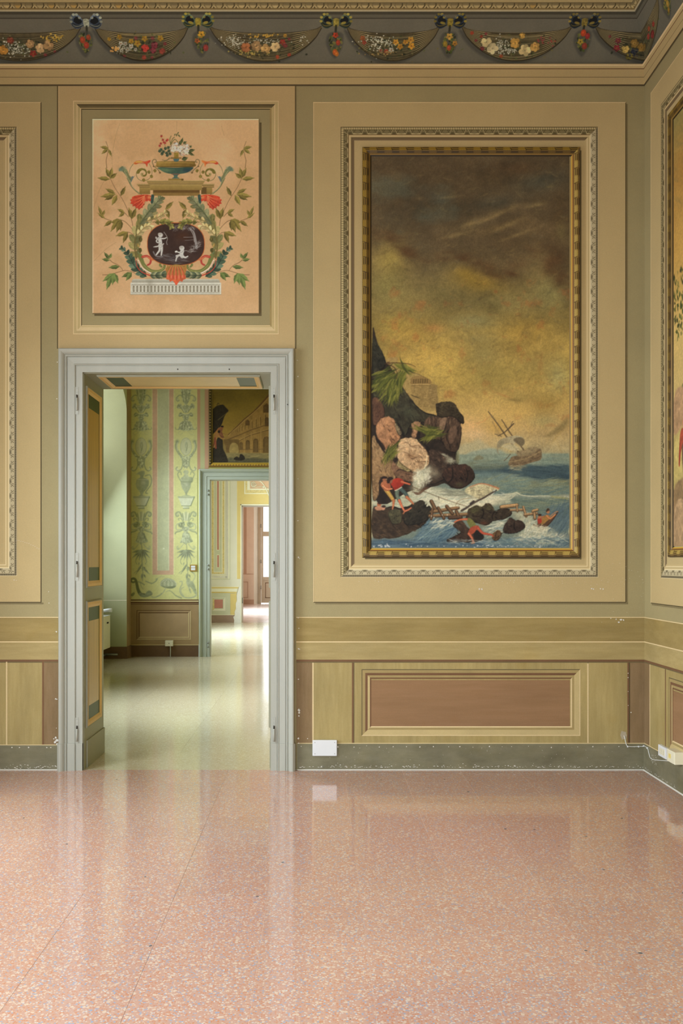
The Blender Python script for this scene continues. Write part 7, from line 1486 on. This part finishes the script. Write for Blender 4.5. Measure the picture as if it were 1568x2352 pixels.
P.stroke([(900, 1180), (1480, 1170), (1900, 1160)], 2, (120, 92, 54), .7)
P.poly([(600, 985), (890, 985), (900, 1000), (910, 1240), (610, 1240)], (124, 96, 52), 1, sm=False, tex=.12, cell=6); P.poly([(725, 1240), (725, 1120), (760, 1060), (810, 1048), (860, 1075), (885, 1140), (885, 1240)], (172, 144, 84), 1, tex=.1, cell=5); P.poly([(612, 1240), (610, 1080), (640, 1100), (655, 1200), (650, 1240)], (150, 124, 70), .9)
P.poly([(640, 1240), (1960, 1250), (1960, 1430), (640, 1430)], (150, 132, 84), 1, sm=False, soft=3, tex=.2, cell=6, aspect=4); P.dabs([(640, 1250), (1900, 1260), (1900, 1420), (640, 1420)], 160, [(120, 106, 68), (168, 148, 96), (90, 84, 60)], 14, 1.4, 0, 5, .5); P.poly([(660, 1350), (900, 1340), (1960, 1370), (1960, 1440), (660, 1440)], (84, 80, 60), .8, soft=4, tex=.3, cell=4)
P.poly([(800, 1360), (850, 1310), (900, 1330), (920, 1270), (960, 1270), (1005, 1320), (1000, 1370), (900, 1390)], (48, 40, 30), 1, tex=.3, cell=4)
P.poly([(380, 470), (420, 400), (480, 350), (540, 335), (600, 330), (640, 370), (700, 440), (660, 490), (620, 560), (580, 680), (550, 740), (480, 830), (430, 860), (380, 870)], (52, 44, 32), 1, soft=1.5, tex=.25, cell=5); P.stroke([(500, 620), (600, 540), (660, 490)], 2, (110, 94, 58), .7); P.stroke([(480, 340), (500, 300), (520, 320)], 1.4, (52, 44, 32), .8)
P.poly([(380, 1150), (440, 1140), (490, 960), (560, 970), (590, 1000), (600, 1160), (640, 1250), (675, 1340), (670, 1430), (380, 1430)], (54, 46, 34), 1, soft=1.5, tex=.25, cell=5)
P.poly([(430, 900), (470, 860), (520, 850), (530, 900), (490, 950), (440, 960)], (168, 118, 66), 1); P.stroke([(450, 960), (455, 1060), (460, 1150)], 3.4, (158, 84, 60), 1); P.stroke([(440, 960), (430, 1060), (400, 1130)], 3, (140, 76, 56), 1); P.poly([(510, 800), (560, 760), (590, 790), (580, 850), (610, 930), (620, 960), (560, 950), (520, 890)], (132, 84, 56), 1, tex=.2, cell=3); P.blob(580, 755, 26, 28, (150, 94, 60), 1, hard=1); P.blob(580, 742, 28, 18, (50, 34, 24), 1, hard=1); P.blob(520, 840, 26, 26, (48, 34, 26), 1, hard=1); P.stroke([(500, 910), (560, 970), (600, 980)], 1.8, (176, 120, 70), 1); P.stroke([(520, 770), (470, 830), (450, 860)], 2.2, (180, 110, 66), .9); P.stroke([(590, 870), (640, 890), (670, 885)], 1.4, (150, 100, 60), .8)
P.frame(0, 0, 1); P.grain(0.05, 2.5)
p2 = empty('framed_painting', WB2(580, 1073, 0)); p2.location[1] = Z2; tag(p2, 'painting of a ruined arcaded palace by water, above the second doorway', 'painting')
P.build('canvas', WB2, T['canvas'], p2, gain=1.0, lift=0.012)
def gilt2(side, U, V):
    p = (U / 6.5) % 1; c = np.zeros(U.shape + (3,)); up = side in (0, 3)
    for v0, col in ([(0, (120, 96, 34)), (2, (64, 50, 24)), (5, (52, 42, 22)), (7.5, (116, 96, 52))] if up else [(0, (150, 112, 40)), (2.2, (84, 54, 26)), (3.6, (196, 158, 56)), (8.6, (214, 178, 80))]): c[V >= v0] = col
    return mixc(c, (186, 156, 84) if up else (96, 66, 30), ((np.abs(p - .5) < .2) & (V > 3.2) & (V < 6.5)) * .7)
ring_mesh('frame', WB2, 478.5, 862, 684, 1073.5, 10.5, gilt2, lambda V: np.interp(V, [0, .01, 2, 6, 10.5], [0, .02, .034, .036, .016]), T['gilt'], p2, gain=1.05)
# ---------------------------------------------------------------- landscape painting on the right wall
P = Painter(172, 360, 618, 1258, 0.55, 61)
for i in range(3): P.C[:, :, i] = np.interp(P.Y, [360, 500, 640, 800, 950, 1100, 1258], [(120, 104, 56)[i], (150, 112, 52)[i], (176, 134, 64)[i], (182, 150, 84)[i], (176, 150, 92)[i], (150, 132, 76)[i], (110, 92, 60)[i]])[:, None]
P.C *= 1 + 0.3 * fbm(P.H, P.W, 60, P.rng, 5, 1.5)[..., None]; P.frame(0, 0, 1)
P.blob(230, 470, 60, 70, (150, 104, 44), .6); P.blob(300, 640, 120, 60, (190, 146, 70), .6); P.dabs([(172, 370), (400, 370), (400, 560), (172, 560)], 120, [(140, 106, 52), (112, 96, 54), (166, 128, 64)], 60, 6, 30, 20, .3)
for pts, n in (([(172, 690), (260, 680), (300, 760), (250, 840), (190, 840), (176, 780)], 200), ([(240, 560), (420, 520), (460, 700), (300, 760)], 260), ([(210, 920), (260, 900), (280, 960), (220, 970)], 60), ([(174, 950), (200, 950), (200, 1010), (174, 1010)], 40)): P.dabs(pts, n, [(58, 66, 30), (80, 84, 38), (44, 48, 26), (98, 96, 46)], 14, 7, 70, 30, .9)
P.poly([(172, 960), (190, 930), (230, 940), (240, 1000), (200, 1020), (172, 1020)], (168, 130, 92), .9, soft=4, tex=.15, cell=10); P.poly([(172, 1060), (230, 1010), (400, 1040), (618, 1060), (618, 1130), (172, 1140)], (186, 164, 96), .9, soft=8, tex=.2, cell=14); P.poly([(172, 1140), (260, 1120), (420, 1160), (618, 1150), (618, 1260), (172, 1260)], (140, 112, 76), .95, soft=6, tex=.25, cell=12)
P.poly([(206, 1026), (222, 1018), (230, 1050), (212, 1060), (204, 1092), (198, 1084)], (146, 56, 40), .9, soft=2, tex=.15, cell=8); P.blob(226, 1004, 9, 10, (176, 122, 82), 1, hard=1); P.poly([(214, 1055), (232, 1050), (236, 1110), (222, 1112)], (96, 74, 52), .9, soft=2)
P.poly([(174, 1190), (200, 1160), (240, 1180), (250, 1258), (172, 1258)], (172, 140, 100), .9, soft=3, tex=.2, cell=9); P.grain(0.06, 3)
p3 = empty('framed_painting', WR(395, 1281, 0)); tag(p3, 'golden landscape painting with dark tree in gilded frame, at the right edge', 'painting')
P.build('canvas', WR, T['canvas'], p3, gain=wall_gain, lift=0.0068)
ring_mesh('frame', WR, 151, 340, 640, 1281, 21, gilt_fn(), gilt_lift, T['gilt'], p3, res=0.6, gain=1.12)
# ---------------------------------------------------------------- small things
# blank cover plate on the baseboard
mb = MB(); a, b = WB(717.5, 1735), WB(773.5, 1698.5)
cover = mb.box((a[0], D - 0.021, a[2]), (b[0], D - 0.0075, b[2])) or mb.build('cover_plate', T['plastic'], loc=((a[0] + b[0]) / 2, D, a[2]), bevel=0.004)
tag(cover, 'blank white rectangular junction cover at the foot of the wall beside the doorway', 'wall plate')
for px, py in ((723, 1704), (768, 1704), (723, 1729.5), (768, 1729.5)):
    c_ = WB(px, py, 0.0205); m = MB(); m.tube([c_, (c_[0], c_[1] - 0.0015, c_[2])], 0.0026, 10); m.build('screw', T['screw'], cover)
# outlet plate and surface box on the right wall
y0, y1 = 5.05, 5.17; h0, h1 = 0.148, 0.212
mb = MB(); mb.box((XR - 0.019, y0, h0), (XR - 0.0, y1, h1)); out = mb.build('outlet_plate', T['plastic'], loc=(XR, (y0 + y1) / 2, h0), bevel=0.002)
tag(out, 'flat white socket plate low on the right wall, left of the cream box', 'socket')
for k in range(3):
    mb = MB(); yy = y0 + 0.022 + k * 0.027; mb.box((XR - 0.0215, yy, h0 + 0.014), (XR - 0.019, yy + 0.022, h1 - 0.014)); md = mb.build('socket_module', T['ivory'], out)
    for dz in (-0.009, 0, 0.009):
        m = MB(); m.tube([(XR - 0.0212, yy + 0.011, (h0 + h1) / 2 + dz), (XR - 0.0220, yy + 0.011, (h0 + h1) / 2 + dz)], 0.0022, 8); m.build('hole', T['screw'], md)
mb = MB(); mb.box((XR - 0.052, 4.847, 0.164), (XR, 4.956, 0.232)); sb = mb.build('surface_box', T['ivory'], loc=(XR, 4.9, 0.164), bevel=0.002)
tag(sb, 'cream square surface mounted telephone box at the right edge of the photo', 'junction box')
mb = MB(); mb.box((XR - 0.0545, 4.856, 0.170), (XR - 0.052, 4.947, 0.226)); mb.build('lid', T['ivory'], sb, bevel=0.001)
mb = MB(); mb.box((XR - 0.056, 4.895, 0.188), (XR - 0.0545, 4.925, 0.212)); mb.build('yellowed_label', plain('yellowed_paper', (226, 204, 120), 0.6), sb)
# thin cable from the hole in the wall to the box
pts = [WB(1432.5, 1689, 0.002), WB(1433, 1694, 0.010), WB(1435, 1704, 0.012), WB(1438, 1712, 0.015), WB(1448, 1714, 0.015), WB(1465, 1713.6, 0.015), (XR - 0.016, D - 0.016, WB(0, 1713.5)[2]),
       WR(16, 1711, 0.014), WR(32, 1712, 0.014), WR(40, 1720, 0.014), WR(48, 1729, 0.014), WR(66, 1730, 0.014), WR(100, 1724, 0.014), WR(135, 1717, 0.014), WR(165, 1711, 0.016), WR(184, 1704, 0.020)]
pts = [tuple(p) for p in catmull(pts, 4)]
m = MB(); m.tube(pts, 0.0024, 6); cb = m.build('cable', T['cable'], loc=(XR - 0.016, D - 0.016, WB(0, 1713.5)[2]))
tag(cb, 'thin white cable stapled along the baseboard round the corner to the cream box', 'cable')
for px in (1439, 1464, 1479): 
    c_ = WB(px, 1713.5, 0.0185); m = MB(); m.box((c_[0] - 0.003, c_[1], c_[2] - 0.005), (c_[0] + 0.003, D - 0.009, c_[2] + 0.004)); m.build('cable_clip', T['plastic'], cb)
for s_ in (8, 30):
    c_ = WR(s_, 1711.5, 0.0175); m = MB(); m.box((c_[0], c_[1] - 0.003, c_[2] - 0.005), (XR - 0.009, c_[1] + 0.003, c_[2] + 0.004)); m.build('cable_clip', T['plastic'], cb)
# radiator and valve in the window bay of the second room
rad = empty('radiator', (-2.78, 11.05, 0.17)); tag(rad, 'pale cream box radiator under the window of the next room, behind the door jamb', 'radiator')
mb = MB(); mb.box((-2.88, 10.55, 0.17), (-2.68, 11.5, 0.585)); mb.build('casing', T['ivory'], rad, bevel=0.006)
mb = MB(); mb.box((-2.885, 10.54, 0.585), (-2.675, 11.51, 0.592)); mb.build('top_cover', T['plastic'], rad, bevel=0.003)
for k in range(2):
    m = MB(); m.tube([(-2.68, 11.36 - 0.04 * k, 0.50), (-2.668, 11.36 - 0.04 * k, 0.50)], 0.010, 8); m.build('knob', T['iron'], rad)
val = MB(); val.tube([(-2.78, 11.44, 0.600), (-2.78, 11.44, 0.66)], 0.012, 8); vo = val.build('valve_stem', T['iron'], rad)
m = MB(); m.tube([(-2.78, 11.44, 0.64), (-2.70, 11.44, 0.655), (-2.645, 11.44, 0.655)], [0.02, 0.022, 0.026], 10); m.build('valve_knob', T['plastic'], rad)
m = MB(); m.tube([(-2.78, 11.66, 0.06), (-2.62, 11.66, 0.06)], 0.014, 8); m.tube([(-2.78, 11.45, 0.17), (-2.78, 11.45, 0.06), (-2.78, 11.66, 0.06)], 0.012, 8); m.build('pipe', T['screw'], rad)
# light switch and socket on the second room's back wall
a, b = WB2(436, 1312.5), WB2(452.5, 1297)
mb = MB(); mb.box((a[0], Z2 - 0.012, a[2]), (b[0], Z2 - 0.004, b[2])); sw = mb.build('light_switch', plain('brass_plate', (186, 150, 72), 0.35, 0.6), loc=((a[0] + b[0]) / 2, Z2, a[2]), bevel=0.002)
tag(sw, 'square brass switch plate with two white rockers beside the second doorway', 'light switch')
for (p0, p1) in ((1299.3, 1303.8), (1304.8, 1309.8)):
    a, b = WB2(439, p1), WB2(448.6, p0); mb = MB(); mb.box((a[0], Z2 - 0.017, a[2]), (b[0], Z2 - 0.012, b[2])); mb.build('rocker', T['plastic'], sw, bevel=0.001)
a, b = WB2(380.5, 1483.5), WB2(398.5, 1470.5)
mb = MB(); mb.box((a[0], Z2 - 0.055, a[2]), (b[0], Z2 - 0.006, b[2])); so = mb.build('wall_socket', T['ivory'], loc=((a[0] + b[0]) / 2, Z2, a[2]), bevel=0.004)
tag(so, 'small cream box on the brown dado of the next room, cable to floor', 'socket')
c_ = WB2(389.5, 1477, 0.055); m = MB(); m.tube([c_, (c_[0], c_[1] - 0.002, c_[2])], 0.006, 8); m.build('hole', T['iron'], so)
a = WB2(391.5, 1483, 0.02); m = MB(); m.tube([(a[0], Z2 - 0.02, a[2] + 0.002), (a[0] + 0.002, Z2 - 0.018, a[2] - 0.06), (a[0] + 0.001, Z2 - 0.018, 0.0)], 0.007, 8); m.build('conduit', T['cable'], so)

# worn plaster: chips along the casing and the baseboards, flat flakes
rnd = random.Random(7)
def flake(mb, pl, x, y, r, l, st=1.0):
    n = rnd.randint(5, 8); o = rnd.random() * 6
    mb.poly([pl(x + r * st * (0.55 + 0.6 * rnd.random()) * math.cos(o + 2 * math.pi * i / n), y + r / st * (0.55 + 0.6 * rnd.random()) * math.sin(o + 2 * math.pi * i / n), l) for i in range(n)])
mb = MB()
for x, y, r in ((686, 1631, 3.5), (687, 1637, 3.2), (686, 1644, 2.2), (685, 1696, 2.6), (686, 1707, 1.8), (706, 1696, 1.4), (684.5, 1419, 1.7), (686, 1443, 1.5), (685, 1490, 2.0), (688, 1491, 1.4), (684, 1100, 1.2),
                (684, 1196, 1.4), (685, 1280, 2.2), (688, 1283, 1.3), (683.5, 941, 1.4), (684, 865, 1.6), (683, 828, 1.3), (685, 1560, 1.4), (1358, 1352, 2.2), (1362, 1353, 2.0), (1100, 1353, 2.4), (1106, 1353, 2.2),
                (1384, 1353, 2.0), (1378, 1352.5, 1.6), (1425, 1423, 3.2), (1420, 1429, 2.6), (1431, 1424, 2.2), (1414, 1422, 1.6), (1402, 1420, 1.5), (1441.5, 1546, 1.3), (1441.5, 1556, 1.3), (1441.5, 1588, 1.1), (1441.8, 1620, 1.1), (1448, 1636, 1.6),
                (130, 1451, 1.8), (128, 1605, 2.0), (131, 1606, 1.6), (131, 916, 1.7), (132, 832, 1.6), (131, 1700, 4.2), (128, 1694, 3.2), (127, 1704, 3.6), (132, 1709, 3.0), (124, 1697, 1.6), (130, 1672, 1.2), (33, 1332, 1.3), (38, 1333, 1.0), (112, 1359, 1.2), (113, 1385, 1.2)):
    flake(mb, WB, x, y, r, 0.0045)
for k in range(14): t = k / 13; flake(mb, WB, 30 + 60 * t, 1241 + 20 * t * t + rnd.uniform(-0.7, 0.7), 0.9, 0.0045, 1.7)
for k in range(60): flake(mb, WB, rnd.uniform(800, 1430), rnd.gauss(1337, 3.0), rnd.uniform(0.3, 0.8), 0.0046)
for k in range(40): flake(mb, WB, rnd.uniform(1380, 1476), rnd.uniform(1290, 1430), rnd.uniform(0.3, 0.8), 0.0046)
tag(mb.build('plaster_chips', T['white'], wall_back), kind='stuff')
mb = MB()
for k in range(230): flake(mb, WB, rnd.uniform(684, 1479), 1762 - abs(rnd.gauss(0, 2.6)), rnd.uniform(0.4, 1.5), 0.0115, 1.5)
for k in range(26): flake(mb, WB, 690 + k * 30.5 + rnd.uniform(-6, 6), 1714 + rnd.gauss(0, 1.0), rnd.uniform(0.7, 1.9), 0.0115)
for k in range(50): flake(mb, WB, rnd.uniform(684, 1479), rnd.uniform(1715, 1760), rnd.uniform(0.3, 0.8), 0.0115)
for k in range(70): flake(mb, WB, rnd.uniform(-60, 131), 1764 - abs(rnd.gauss(0, 4.5)), rnd.uniform(0.4, 1.5), 0.0115, 1.5)
for x in (29, 46, 67, 109, 118): flake(mb, WB, x, 1716, 1.8, 0.0115)
for k in range(60): flake(mb, WR, rnd.uniform(1, 200), 1763 - abs(rnd.gauss(0, 2.5)), rnd.uniform(0.4, 1.4), 0.0115, 1.5)
for k in range(30): flake(mb, WR, rnd.uniform(50, 90), rnd.uniform(1716, 1740), rnd.uniform(0.5, 1.6), 0.0115)
tag(mb.build('plaster_chips', T['white'], bpy.data.objects['baseboard_back']), kind='stuff')
mb = MB(); flake(mb, WB, 1430, 1688, 12, 0.0040, 0.9); flake(mb, WB, 1433, 1690, 8, 0.0043, 0.8)
mb.build('plaster_patch', paint('grey_plaster_patch', (178, 164, 138), 0.12, 20), wall_back)
mb = MB()                                                        # bead of mortar where wall meets floor
for pl_, u0, u1 in ((WB, 683, UR), (WB, UL, 133)):
    n = 40
    for k in range(n):
        a, b = u0 + (u1 - u0) * k / n, u0 + (u1 - u0) * (k + 1) / n
        A, B__ = pl_(a, 1768, 0.010), pl_(b, 1768, 0.010)
        mb.poly([(A[0], A[1], 0.006), (B__[0], B__[1], 0.006), (B__[0], B__[1] - 0.007, 0.0006), (A[0], A[1] - 0.007, 0.0006)])
A, B__ = WR(0, 1768, 0.010), WR(900, 1768, 0.010)
mb.poly([(A[0], A[1], 0.006), (B__[0], B__[1], 0.006), (B__[0] - 0.007, B__[1], 0.0006), (A[0] - 0.007, A[1], 0.0006)])
mb.build('mortar_bead', T['white'], floor)
